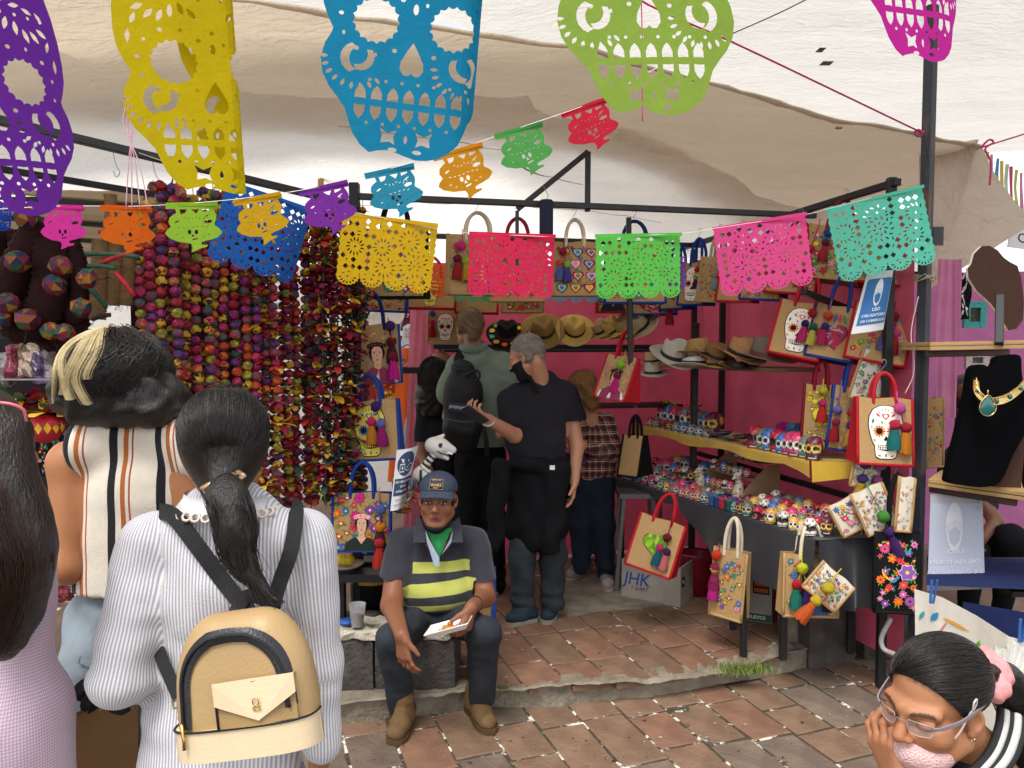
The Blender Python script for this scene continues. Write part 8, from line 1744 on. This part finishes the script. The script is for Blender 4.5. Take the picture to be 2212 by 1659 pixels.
def face_icon(p,cx,cy,s,fg,bgc,bg2):
 p.a([(cx+.5*s*math.cos(a)*.78,cy+.5*s*math.sin(a)*1.25)for a in[k*.2618 for k in range(24)]],fg,2);p.a([(cx-.30*s,cy+.08*s),(cx+.05*s,cy+.16*s),(cx+.30*s,cy+.1*s),(cx+.31*s,cy-.2*s),(cx,cy-.56*s),(cx-.31*s,cy-.2*s)],bg2,3)
 p.a([(cx-.26*s,cy-.12*s),(cx,cy+.0*s),(cx+.26*s,cy-.12*s),(cx+.22*s,cy-.38*s),(cx,cy-.52*s),(cx-.22*s,cy-.38*s)],bgc,4)
 for s_ in(-1,1):p.a([(cx+s_*.38*s,cy+.05*s),(cx+s_*.40*s,cy+.05*s),(cx+s_*.27*s,cy-.12*s),(cx+s_*.25*s,cy-.12*s)],bgc,5)
n1,f=notice('mask_notice','blue and white notice USO OBLIGATORIO DE CUBREBOCAS on the frame',[P(1873,590,3.66),P(1930,583,3.66),P(1908,712,3.68),P(1838,722,3.66)],[],.03)
p=Print();p.a([(.07,.13),(.97,.13),(.97,.86),(.93,.885),(.11,.885),(.07,.85)],'#3f74ad',0);q_=Print();face_icon(q_,.48,.65,.36,'#dcdfe4','#3f74ad','#cfd6e0');p.it=p.it+q_.it
p.mb(lambda x,y,h:f(x,y,h*2+.002),fine=.09).build('print',M_print,n1)
M_white=mat('white_ink','#e2e4e8',.6)
for t_,y_,s_ in(('USO',.37,.105),('OBLIGATORIO',.275,.088),('DE CUBREBOCAS',.185,.074)):text_mb(t_,s_,fn=lambda x,y:f(.52+x*1.32,y_+y*.75,.008),bold=.02).build('lettering',M_white,n1)
n2,f=notice('mask_notice','pale back of a mask notice showing through in mirrored letters',[P(2010,1068,3.55),P(2122,1063,3.58),P(2128,1272,3.55),P(2003,1276,3.52)],[],.004,mat('thin_paper','#c9c9d2',.7,.2,.03,trans=.3))
p=Print();p.a([(.0,.10),(.985,.10),(.985,.905),(.0,.905)],'#b3b7c6',0);q_=Print();face_icon(q_,.44,.66,.40,'#d2d2d8','#b3b7c6','#c8c9d0');p.it+=q_.it;p.a(ell2(.9,.9,.022,.015),'#9aa0b4',3);p.a(ell2(.9,.84,.022,.015),'#9aa0b4',3);p.mb(lambda x,y,h:f(x,y,h*2+.001),fine=.12).build('print',M_print,n2)
M_ghost=mat('ghost_ink','#d2d2d8',.7)
for t_,y_,s_ in(('USO',.40,.105),('OBLIGATORIO',.29,.095),('DE CUBREBOCAS',.185,.085)):text_mb(t_,s_,fn=lambda x,y:f(.46-x*1.45,y_+y*.62,.005),bold=.02).build('lettering',M_ghost,n2)
n3,f=notice('gel_notice','curled notice about hand sanitiser beside the seated man',[P(857,972,3.66),P(903,962,3.70),P(872,1092,3.70),P(843,1104,3.64)],[],.035)
p=Print();p.a([(.05,.24),(.97,.24),(.97,.52),(.05,.52)],'#3b4a64',0);p.a(ell2(.5,.755,.42,.20,24),'#3b4a64',0);p.a([(.2,.62),(.42,.62),(.42,.76),(.2,.76)],'#c8ccd4',1);p.a([(.22,.64),(.40,.64),(.40,.74),(.22,.74)],'#3b4a64',2);p.a([(.27,.78),(.36,.78),(.36,.83),(.22,.85),(.22,.83),(.27,.81)],'#c8ccd4',1);p.a([(.3,.66),(.33,.66),(.33,.72),(.3,.72)],'#c8ccd4',3);p.a([(.275,.68),(.355,.68),(.355,.70),(.275,.70)],'#c8ccd4',3)
p.a([(.45,.66),(.62,.62),(.85,.68),(.86,.74),(.7,.75),(.55,.70)],'#c8ccd4',1);p.a([(.48,.665),(.62,.637),(.82,.69),(.83,.725),(.7,.735),(.56,.69)],'#3b4a64',2);p.a(leaf2(.58,.80,.05,.05,1.57),'#c8ccd4',1)
p.mb(lambda x,y,h:f(x,y,h*2+.002),fine=.09).build('print',M_print,n3)
for t_,y_,s_,m_ in(('USO OBLIGATORIO',.465,.085,M_white),('DE GEL',.39,.085,M_white),('ANTIBACTERIAL',.31,.085,M_white),('ANTES DE TOCAR',.17,.07,mat('grey_ink','#5a6474',.7)),('ALGUN PRODUCTO',.09,.07,_mats['grey_ink'])):text_mb(t_,s_,fn=lambda x,y:f(.5+x*1.15,y_+y*.62,.009),bold=.02).build('lettering',m_,n3)
sk=empty('papier_mache_animal',P(930,1040,3.95),label='white papier-mache skeleton horse head above the seated man',cat='figurine');d=3.95;M_pm=vcmat('papier_mache',.7,.25,.06,30,.3,60)
b=Body(.02).cap(P(935,962,d),P(950,968,d),.042,.045).cap(P(955,962,d),P(978,972,d),.036,.020).cap(P(948,980,d),P(966,990,d),.020,.012).cap(P(938,950,d+.03),P(958,940,d+.03),.014,.008).cap(P(935,985,d),P(915,1010,d),.019,.021,k=.01).ell(P(912,1025,d),(.05,.045,.045));V,Q=b.mesh(.005)
C=solid(V,'#cfcbc4');e=np.array(P(953,960,d));C[(np.hypot(V[:,0]-e[0],V[:,2]-e[2])<.012)&(V[:,1]<d)]=.015;gl=np.array(P(958,979,d));t_=(V[:,0]-gl[0])*.5+(V[:,2]-gl[2])*1.;C[(np.abs(t_)<.004)&(V[:,0]>gl[0]-.03)]=.03
n_a,n_b=np.array(P(935,985,d)),np.array(P(915,1010,d));tt=((V-n_a)@(n_b-n_a))/((n_b-n_a)@(n_b-n_a));C[(tt>.0)&(tt<1.05)&(np.floor(tt*6)%2==0)]=.02;bb_=(V[:,2]<P(0,1012,d).z)&(np.abs(V[:,0]-P(905,0,d).x)<.006);C[bb_]=.02
sub(sk,np_obj('figure',V,Q,M_pm,None,C));mb=MB()
for k in range(7):a=P(958+k*3,975+k*.8,d-.022);mb.box(a,(.0032,.003,.006))
for k in range(5):a=P(955+k*3,984+k*1.6,d-.018);mb.box(a,(.003,.003,.005))
sub(sk,mb.build('teeth',M_white));mb=MB();mb.tube([P(912,1040,d),P(912,1120,d)],.012,6);sub(sk,mb.build('stand',M_black))
for i in range(8):o=rough_block('snack_bag',P(858+16*(i%3)+rng.uniform(-4,4),1045+24*(i//3),3.9),(.032,.02,.03),mat('snack_%d'%(i%4),['#9a9a98','#9a3a2a','#7a7a86','#b06a3a'][i%4],.2,.6,.5,18,.8,40,metal=.4),rotz=i*.7,amp=.014,sc=20,cuts=4);tag(o,'%s crinkled snack bag behind the hand sanitiser notice'%ORD[i],'packet','snack bags')
lt=empty('side_table',P(760,1260,3.9),label='dark wooden table behind the stone bench with dishes on it',cat='table');mb=MB();mb.box(P(770,1228,3.95),(.22,.18,.02));sub(lt,mb.build('top',M_black));
for x in(735,850):pst('leg',P(x,1235,3.85),Vector((P(x,1235,3.85).x,3.85,FLOOR2)),.05,M_black,lt)
bk_=MB();bk_.lathe([(0,0),(.11,0),(.12,.30),(.125,.31),(.115,.30),(.10,.02)],20);q=bk_.build('bucket',mat('black_plastic','#1a1a1c',.4,.4));q.location=(P(800,1300,4.0).x,4.05,FLOOR2+.2);tag(q,'black bucket with a yellow band behind the stone bench','bucket');mb=MB();mb.lathe([(.118,.18),(.121,.24)],20);mb.build('band',mat('yellow_tape','#c89a2a',.6),q)
cpg=empty('drink_cup',P(772,1352,3.62),label='clear plastic cup of dark drink on the stone bench',cat='cup');base=P(772,1352,3.62);mb=MB();mb.lathe([(.028,0),(.042,.105),(.044,.108),(.041,.105),(.027,.002)],18,base);sub(cpg,mb.build('cup_wall',mat('clear_plastic','#d0d0d0',.1,.6,alpha=.28)));mb=MB();mb.lathe([(0,.002),(.026,.002),(.033,.05),(0,.05)],18,base);sub(cpg,mb.build('drink',mat('cola','#1a0e0a',.1,.5)))
mb=MB();mb.lathe([(0,0),(.04,.0),(.042,.012),(0,.014)],18);q=mb.build('cup_lid',mat('blue_plastic','#2a5aa8',.4));q.location=P(748,1345,3.66);tag(q,'blue plastic cup lid beside the cup on the stone bench','cup_lid')  # this flat disc is the blue plastic lid of a cup
mb=MB();mb.lathe([(0,.0),(.08,.0),(.10,.014),(.08,.004)],20);q=mb.build('plate',mat('pale_plate','#a89a86',.6));q.location=P(745,1222,3.85);tag(q,'small plate of yellow fruit under the flower-crowned woman bag','plate');mb=MB()
for k in range(3):mb=MB();mb.ball((0,0,.03),(.03,.025,.028),10,7);z=mb.build('fruit',mat('yellow_fruit','#c9a82a',.5));z.location=P(735+10*k,1222,3.85);tag(z,'%s yellow fruit on the small plate'%ORD[k],'fruit','yellow fruit')
M_box=mat('printed_carton','#9a9288',.85,.15,.1,12,.2,60)
def carton(label,c,h,rot,flap=True):
 M=Matrix.Translation(c)@Matrix.Rotation(R(rot),4,'Z');o=empty('carton',M=M,label=label,cat='box',group='cartons under the table');mb=MB();t=.004
 for s_,ax_ in((-1,0),(1,0),(-1,1),(1,1)):mb.box((s_*(h[0]-t)if ax_==0 else 0,s_*(h[1]-t)if ax_==1 else 0,h[2]),(t if ax_==0 else h[0]-2*t,t if ax_==1 else h[1],h[2]))
 mb.box((0,0,t),(h[0]-2*t,h[1]-2*t,t));mb.build('carton_body',M_box,o);return o
b1=onf(1432,1310);X1=carton('white T-shirt carton with blue lettering under the cactus bag',b1+Vector((.02,.22,0)),(.2,.16,.125),-32)
fx=lambda x,y:Vector((x,-.1612,y))
for t_,s_,x_,y_,m_ in(('JHK',.115,-.09,.13,mat('blue_ink','#2a4a9a',.7)),('T-SHIRT',.036,-.075,.072,mat('dark_ink','#3a3a40',.7))):text_mb(t_,s_,fn=lambda x,y:fx(x_+x*.95+y*.18,y_+y),bold=.01).build('lettering',m_,X1)
gx=lambda x,y:Vector((.2012,x,y));mb=MB();mb.add([gx(-.11+.036*math.cos(a),.15+.036*math.sin(a))for a in[k*.3142 for k in range(20)]],[tuple(range(20))]);mb.build('round_mark',mat('black_ink','#1a1a1c',.7),X1);text_mb('BK',.034,fn=lambda x,y:gx(-.11+x,.15+y)+Vector((.001,0,0)),bold=.02).build('lettering',M_white,X1)
for k,t_ in enumerate(('REGULAR T-SHIRT MAN','TSRA 150','SIZE  : XL','COLOR : BK','PCS : 50')):text_mb(t_,.014 if k!=1 else .024,fn=lambda x,y:gx(.045+x,.20-.03*k+y),bold=.01).build('lettering',_mats['dark_ink'],X1)
b2=onf(1660,1352);X2=carton('taller grey carton with orange pictures beside the slim flower bag',b2+Vector((-.02,.24,0)),(.13,.17,.19),-24);mb=MB();mb.box((0,0,.385),(.14,.18,.006),Matrix.Rotation(.06,3,'Y'));mb.build('paper_lid',M_paper,X2);text_mb('MANEJESE CON CUIDADO',.017,fn=lambda x,y:Vector((x*.9,-.06+y,.3945+x*.0)),bold=.01).build('lettering',_mats['dark_ink'],X2)
mb=MB();mb.add([Vector((x,-.1715,z))for x,z in((-.128,.004),(.128,.004),(.128,.05),(-.128,.05))],[(0,1,2,3)]);mb.build('green_band',mat('green_ink','#2a5a3c',.7),X2);text_mb('360 HUEVOS',.03,fn=lambda x,y:Vector((x*.9+.02,-.1728,.027+y)),bold=.02).build('lettering',M_white,X2)
mb=MB();mb.add([Vector((x,-.1715,z))for x,z in((.02,.17),(.115,.17),(.115,.33),(.02,.33))],[(0,1,2,3)],lin('#2a2220'))
for k in range(4):mb.add([Vector((x,-.1722,z))for x,z in((.028,.18+.037*k),(.107,.18+.037*k),(.107,.205+.037*k),(.028,.205+.037*k))],[(0,1,2,3)],lin('#a85a2a'))
mb.build('picture_panel',M_print,X2)
mb=MB();a=onf(1607,1418);mb.bar(Vector((a.x,a.y,.02)),Vector((a.x-.01,a.y+.02,.62)),.03);tag(mb.build('short_pole',M_black),'short black pole that carries the slim flower bag','pole')
stl=empty('folding_stool',P(1380,1080,5.0),label='grey stool standing under the skull table',cat='stool');a=P(1375,1065,5.15);mb=MB();mb.box(a,(.13,.12,.015));sub(stl,mb.build('seat',mat('grey_plastic','#6a6a6c',.5)))
for sx,sy in((-1,-1),(1,-1),(1,1),(-1,1)):pst('leg',a+Vector((sx*.10,sy*.1,-.01)),Vector((a.x+sx*.15,a.y+sy*.12,FLOOR2)),.025,_mats['grey_plastic'],stl)
for k,(x,c)in enumerate(((1505,'#8a1c2c'),(1700,'#8a8a8c'))):
 mb=MB();mb.lathe([(0,0),(.10,0),(.12,.26),(.125,.27),(.11,.26),(.09,.01)],18);q=mb.build('bucket',mat('bucket_'+c.strip('#'),c,.4));q.location=(P(x,1200,5.0).x,5.0,FLOOR2);tag(q,'%s plastic bucket in the shade under the skull table'%('red','grey')[k],'bucket','buckets under the table')
bs=empty('woven_basket',P(1835,1290,3.95),label='green and grey woven plastic basket behind the wide jute bag',cat='basket');mb=MB();rgb=random.Random(4)
c0=P(1832,1240,3.98)
for j in range(14):
 for i in range(12):
  x=-.13+.0225*i;z=-.16+.022*j;mb.box(c0+Vector((x,.006*((i+j)%2)-.05*math.cos(x*9),z)),(.0105,.004,.010),None,lin('#2a5a4a')if j>8 and 2<i<9 and(i+j)%3 else lin('#5a5c58' if(i+j)%2 else '#77786c'))
sub(bs,mb.build('weave',vcmat('woven_plastic',.4,.4,.1)));bs.children[0]['kind']='stuff'
mb=MB();gc=onf(1605,1448);rgg=random.Random(9)
for k in range(420):
 a=gc+Vector((rgg.gauss(0,.07),rgg.gauss(0,.025),-.01));h=rgg.uniform(.02,.06);dx=Vector((rgg.uniform(-.6,.6),rgg.uniform(-.5,.5),0))*h;w=Vector((.0018,0,0));mb.add([a-w,a+w,a+dx*.5+Vector((0,0,h*.7))+w*.7,a+dx*.5+Vector((0,0,h*.7))-w*.7,a+dx*1.2+Vector((0,0,h))],[(0,1,2,3),(3,2,4)],lin(rgg.choice(('#4f6a2a','#6a7f36','#3f5a24','#8a8a4a'))))
tag(mb.build('grass',vcmat('grass_blades',.6,.3,.1)),'tuft of grass growing at the kerb by the short pole','grass',kind='stuff')
mb=MB();gc=onf(1085,1486)
for k in range(160):
 a=gc+Vector((rgg.gauss(0,.03),rgg.gauss(0,.012),-.005));h=rgg.uniform(.006,.02);w=Vector((.002,0,0));dx=Vector((rgg.uniform(-1,1),rgg.uniform(-.5,.5),0))*h;mb.add([a-w,a+w,a+dx+Vector((0,0,h))],[(0,1,2)],lin(rgg.choice(('#4f6a2a','#3f5a24'))))
tag(mb.build('weeds',_mats['grass_blades']),'small green weeds in the kerb joint beside the boot','weeds',kind='stuff')
mb=MB()
for k in range(170):
 a=onf(rgg.uniform(1050,1900),rgg.uniform(1300,1480))if k%2 else G(rgg.uniform(720,1900),rgg.uniform(1530,1655));q=rgg.uniform(.002,.007);t_=rgg.uniform(0,6);mb.add([a+Vector((q*math.cos(t_+i*1.57)*(1.8 if i%2 else 1),q*math.sin(t_+i*1.57),.003))for i in range(4)],[(0,1,2,3)],lin(rgg.choice(('#5a4a38','#3a2e24','#8a7a60','#b8b0a0','#4a4a30'))))
tag(mb.build('litter',_mats['grass_blades']),'scattered crumbs, leaf bits and grit on the paving','litter',kind='stuff')
spk=MB();c0=P(1180,508,4.1);spk.lathe([(0,0),(.032,0),(.037,.006),(.037,.18),(.032,.186),(0,.186)],20,c0);o=spk.build('cylinder_speaker',mat('navy_mesh','#252c44',.7,.3,.2,60,.4,400));tag(o,'dark blue cylinder speaker hanging below the cross beam','speaker');mb=MB();mb.tube(smooth_path([c0+Vector((0,0,.186)),c0+Vector((.01,0,.21)),c0+Vector((0,0,.23)),c0+Vector((-.015,0,.26))],4),.0018,5);q=mb.build('hook',_mats['wire']);q.parent=o
mb=MB();mb.tube(smooth_path([P(1984,640,3.66),P(1968,720,3.66),P(1975,800,3.66),P(1955,850,3.66)],5),.0022,6);tag(mb.build('white_cable',mat('cable','#d0cac4',.5)),'white cable running down beside the rusty post','cable')
# == right-hand jewellery stall
M_ply=mat('raw_plywood','#b08f5e',.75,.25,.2,8,.4,80,stretch=(.5,5,8));M_velvet=mat('black_velvet','#0b0b0d',1.,.02,.1,60)
for nm,a,b,lab in(('upper',P(2010,748,3.45),P(2330,742,3.40),'upper raw plywood shelf beside the rusty post'),('lower',P(2005,1043,3.55),P(2330,1090,3.2),'lower raw plywood shelf under the black necklace bust')):
 o=empty('plywood_shelf',a,label=lab,cat='shelf');x=(b-a).normalized();y=Vector((-x.y,x.x,0));
 for k in range(2):mb=MB();mb.bar(a+y*.17+Vector((0,0,.018*(k-.5)*1.1)),b+y*.17+Vector((0,0,.018*(k-.5)*1.1+.002*k)),.34,.0165,(0,0,1),bev=.001);sub(o,mb.build('ply_sheet',M_ply))
 mb=MB();mb.bar(a+y*.05+Vector((0,0,-.035)),a+y*.02+x*.35+Vector((0,0,-.035)),.03,.03);sub(o,mb.build('bracket',mat('brown_steel','#3a2420',.6)))
def board_shape(px):return[P(x,y,d)for x,y,d in px]
def ext(o,name,pts,nrm,t,m,m2=None):
 nrm=Vector(nrm).normalized();n=len(pts);mb=MB();mb.add([p for p in pts],[tuple(range(n))]);mb.add([p+nrm*t for p in pts],[tuple(range(n))[::-1]]);q=sub(o,mb.build(name,m));mb=MB();mb.add(pts+[p+nrm*t for p in pts],[(i,i+n,(i+1)%n+n,(i+1)%n)for i in range(n)]);sub(o,mb.build(name+'_edge',m2 or m));return q
nb=empty('necklace_board',P(2150,740,3.55),label='brown back of a white-edged necklace board on the upper shelf',cat='display board');pts=[P(x,y,3.55+(y-620)*.0004)for x,y in((2098,570),(2104,548),(2120,532),(2138,531),(2155,540),(2168,556),(2182,566),(2198,574),(2206,600),(2212,650),(2210,690),(2196,710),(2178,714),(2165,690),(2140,655),(2110,628),(2092,600),(2090,580))]
ext(nb,'board',pts,(.35,-1,0),-.012,mat('brown_hardboard','#4a352e',.85,.15,.1,30),mat('white_edge','#d8d0c8',.6));mb=MB();mb.bar(P(2160,640,3.50),P(2158,745,3.42),.035,.05);sub(nb,mb.build('easel_leg',M_black))
bu=empty('necklace_bust',P(2130,1050,3.35),label='black velvet bust with a gold collar and teal pendant',cat='display bust')
pts=[P(x,y,3.36-(y-770)*.0002)for x,y in((2092,850),(2097,815),(2101,796),(2112,787),(2128,789),(2140,795),(2151,786),(2157,771),(2175,766),(2204,769),(2207,800),(2214,845),(2232,858),(2222,920),(2190,980),(2162,1040),(2130,1052),(2090,1050),(2054,1042),(2049,1028),(2066,960),(2083,890))];ext(bu,'velvet_form',[Vector(p)for p in smooth_path(pts+[pts[0]],3)[:-1]],(0,-1,.1),-.05,M_velvet)
mb=MB();mb.add([P(2190,880,3.42),P(2225,860,3.42),P(2205,1060,3.42),P(2140,1062,3.42)],[(0,1,2,3)]);sub(bu,mb.build('easel_leg',_mats['brown_hardboard']));M_gold2=mat('bright_gold','#d8b878',.22,.6,.15,60,.3,90,metal=1.);M_teal=mat('teal_stone','#0f5a5c',.15,.6,.3,25,coat=.5)
nk=smooth_path([P(2108,822,3.31),P(2112,848,3.27),P(2135,866,3.25),P(2170,862,3.25),P(2200,842,3.27),P(2216,822,3.31)],6);mb=MB();mb.ribbon(nk,[.022+.012*math.sin(math.pi*i/(len(nk)-1))for i in range(len(nk))],(0,-1,.3));mb.tube([p+Vector((0,-.003,.014))for p in nk],.0035,6);mb.tube([p+Vector((0,-.003,-.016))for p in nk],.0025,6);sub(bu,mb.build('gold_collar',M_gold2))
for i in(5,10,15,20,25):mb=MB();mb.ball(nk[i]+Vector((0,-.006,0)),(.009,.005,.012),10,6);sub(bu,mb.build('collar_stone',M_teal))
mb=MB();pc_=P(2133,880,3.245);mb.ball(pc_,(.034,.008,.037),18,10);mb.v=[tuple(Vector(v)+Vector((-(v[0]-pc_.x)*max(0,(v[2]-pc_.z)/.037)*.65,0,max(0,v[2]-pc_.z)*.45)))for v in mb.v];sub(bu,mb.build('pendant',M_teal));mb=MB();mb.tube([pc_+Vector((.036*math.sin(a)*(1-.55*max(0,math.cos(a))**2),-.003,.037*math.cos(a)*(1+.45*(math.cos(a)>0))))for a in[k*.2618 for k in range(24)]],.0022,6,closed=True);mb.tube([pc_+Vector((0,0,.052)),pc_+Vector((0,0,.075))],.003,6);sub(bu,mb.build('pendant_rim',M_gold2))
b3=empty('necklace_bust',P(2230,1050,3.2),label='second black velvet bust at the very edge of the lower shelf',cat='display bust');V,Q=Body(.03).cap(P(2245,930,3.15),P(2240,1040,3.12),.05,.06,flat=((0,1,0),1.8)).mesh(.01);put(b3,'velvet_form',(V,Q),M_velvet)
cloth('cloth_wall',(2.35,6.4,0),(5.2,6.0,0),.1,2.35,cloth_mat('orchid_cloth','#b870a0',trans=.2),'orchid pink cloth wall behind the jewellery stall',nf=6)
cloth('cloth_wall',(2.3,5.4,0),(2.75,5.35,0),.8,1.95,mat('cork','#8a5a48',.9,.1,.15,30),'brown board behind the turquoise picture frame',folds=.001,cat='panel')
cloth('scarf',P(2018,900,4.0)*1,P(2068,900,4.0)*1,P(0,902,4.0).z,P(0,560,4.0).z,cloth_mat('pink_scarf','#cf86ae',trans=.3),'pink scarf hanging beside the rusty post',folds=.012,nf=3,cat='scarf')
def picture(label,px,py,d,w,h,fc,ic):
 o=empty('picture_frame',P(px,py,d),label=label,cat='picture frame');c=P(px,py,d);mb=MB();t=w*.27*mpp(d);W_,H_=w*mpp(d)/2,h*mpp(d)/2
 mb.box(c+Vector((-W_+t/2,0,0)),(t/2,.012,H_));mb.box(c+Vector((W_-t/2,0,0)),(t/2,.012,H_));mb.box(c+Vector((0,0,H_-t/2)),(W_-t-.0005,.0115,t/2));mb.box(c+Vector((0,0,-H_+t/2)),(W_-t-.0005,.0115,t/2));sub(o,mb.build('frame',mat('frame_'+fc.strip('#'),fc,.6,.3,.25,60,.5,60)));mb=MB();mb.box(c+Vector((0,.004,0)),(W_-t,.002,H_-t));sub(o,mb.build('picture',mat('pic_'+ic.strip('#'),ic,.5,.3,.9,40)))
picture('turquoise painted picture frame on the brown board',2105,680,4.9,48,56,'#3f9a98','#3a3024');picture('white ornate picture frame below the upper shelf',2110,778,4.9,50,40,'#b8b0a8','#4a4440')
o=empty('printed_banner',P(2078,640,4.5),label='black and white swirl-printed cloth strip beside the pink scarf',cat='banner');mb=MB();mb.grid(lambda u,v:P(2064+30*u+6*v,690-100*v,4.5)+Vector((0,.01*math.sin(u*6+v*9),0)),6,10);sub(o,mb.build('cloth',felt('#1a1a1c')));p=Print();rz=random.Random(8)
for k in range(16):p.a(leaf2(rz.uniform(.2,.8),rz.uniform(.05,.95),rz.uniform(.12,.3),rz.uniform(.06,.12),rz.uniform(0,3.1)),'#d8d4d0',1+k%2)
sub(o,p.mb(lambda x,y,h:P(2064+30*x+6*y,690-100*y,4.49)+Vector((0,.01*math.sin(x*6+y*9)-h,0))).build('print',M_print))
sg=empty('name_banner',P(2200,520,4.3),label='white name banner with handwritten letters on the far stall',cat='sign');c=P(2240,520,4.3);mb=MB();mb.box(c,(.16,.004,.055),Matrix.Rotation(.12,3,'Y'));sub(sg,mb.build('sheet',M_paper));sub(sg,text_mb('Comelia',.075,fn=lambda x,y:c+Vector((x*.9-.0+.0,-.0065,y-.0-x*.12))).build('lettering',_mats['black_ink']))
for i,(x,c)in enumerate(((2134,'#c8c46a'),(2142,'#d88aa0'),(2156,'#4a9ac0'),(2164,'#d8c05a'),(2176,'#b8d0b8'),(2184,'#d04a78'),(2196,'#b8cc50'),(2206,'#d890b0'))):
 mb=MB();y0=326+(x-2130)*.62;mb.ribbon(smooth_path([P(x,y0,4.4),P(x-3+3*(i%2),y0+40,4.4),P(x+2,y0+85,4.4)],4),.018,[Vector((.4*math.sin(i+k*.5),-1,0))for k in range(9)]);tag(mb.build('ribbon',mat('ribbon_'+c.strip('#'),c,.6,.3,trans=.3)),'%s ribbon of the fringe past the tarpaulin corner'%ORD[i],'ribbon','fringe ribbons')
def ec_f(u,v):
 top=[P(1975,1272,3.3),P(2035,1290,3.2),P(2110,1330,3.05),P(2180,1375,2.9),P(2260,1395,2.85)];a=lerp_line(top,u);return a+Vector((.0,-.05*v+.02*math.sin(u*17+v*2)*v,-.42*v))
mb=MB();mb.grid(ec_f,40,14);em=tag(mb.build('embroidered_cloth',mat('white_cotton','#d6d0c4',.9,.1,.06,15,.3,250)),'white cloth embroidered with bright leaves pegged over the counter','tablecloth')
p=Print()
for x,y,L,w,rot,c in((.17,.22,.13,.045,1.0,'#2f8ab4'),(.34,.20,.22,.035,.05,'#d89a2e'),(.31,.36,.2,.05,.1,'#b8242f'),(.48,.36,.28,.05,1.35,'#5f9a36'),(.56,.40,.2,.045,1.2,'#5f9a36'),(.44,.62,.16,.05,.9,'#2f5aa8'),(.1,.5,.2,.04,1.4,'#3a2a5a'),(.06,.25,.12,.03,1.1,'#2f9a9a'),(.28,.62,.2,.06,.1,'#a8702e'),(.66,.5,.16,.05,1.0,'#8ab070')):p.a(leaf2(x,y,L,w,-rot,8),c,1)
p.a([(.14,.55),(.145,.55),(.2,.38),(.27,.24),(.265,.235),(.19,.37)],'#c86a7a',0)
q=p.mb(lambda x,y,h:ec_f(x,y)+Vector((-.002,-.006-h,.002))).build('embroidery',M_print,em)
mb=MB();mb.grid(lambda u,v:Vector(((3.32+.6*v)*.553+1.0*u,3.32-.15*u+.6*v,P(2000,1273,3.3).z+.012-.03*v)),8,4);mb.grid(lambda u,v:P(2080+180*u,1300+30*u+70*v,3.25-.1*u),6,4);tag(mb.build('counter_cloth',mat('navy_cloth','#20284e',.9,.1,.15,10)),'navy cloth over the counter behind the embroidered cloth','tablecloth')
for k,(x,y,d)in enumerate(((2013,1278,3.17),(2205,1362,2.86),(2178,520 if False else 1385,2.88))[:2]):
 o=empty('clothespin',P(x,y,d),label='blue plastic clothespin %s'%('at the foot of the rusty post','at the edge of the embroidered cloth'),cat='clothespin')if False else empty('clothespin',P(x,y,d),label='blue plastic clothespin '+('at the foot of the rusty post','on the far edge of the embroidered cloth')[k],cat='clothespin')
 for s_ in(-1,1):mb=MB();mb.bar(P(x+s_*3,y+26,d),P(x+6+s_*6,y-26,d-.01*s_),.012,.008);sub(o,mb.build('jaw',mat('peg_blue','#2f5a9a',.4)))
ct=empty('counter_table',(P(2080,1350,3.4).x,3.5,0),label='folding table with a white tube leg under the embroidered cloth',cat='table');mb=MB();mb.box((2.72,3.6,P(2000,1273,3.3).z-.03),(.5,.28,.012));sub(ct,mb.build('top',M_black));mb=MB();mb.tube(smooth_path([P(1925,1335,3.72),P(1905,1375,3.72),P(1908,1400,3.70),P(1930,1412,3.66),P(1985,1432,3.5)],5),.012,10);sub(ct,mb.build('leg',mat('white_tube','#b8b6b4',.35,.5)))
tl_=MB();tl_.grid(lambda u,v:P(2150+80*u-30*v*u,1395+70*v+8*math.sin(u*9),2.75-.1*v)+Vector((0,.015*math.sin(u*40),0)),30,8);tag(tl_.build('tulle',mat('white_tulle','#d0d0cc',.8,.2,.1,alpha=.35)),'sheer white tulle bunched below the embroidered cloth','tulle')
V,Q=Body(.03).ell(P(2082,850,4.75),(.1,.11,.12)).mesh(.012);put(w10,'hair',(V,Q),M_hairb)
bag(1362,985,4.95,40,88,'jute bag with a wide black side at the far end of the skull shelves',BK,BK,None,yaw=-40,g=.2,seed=60)
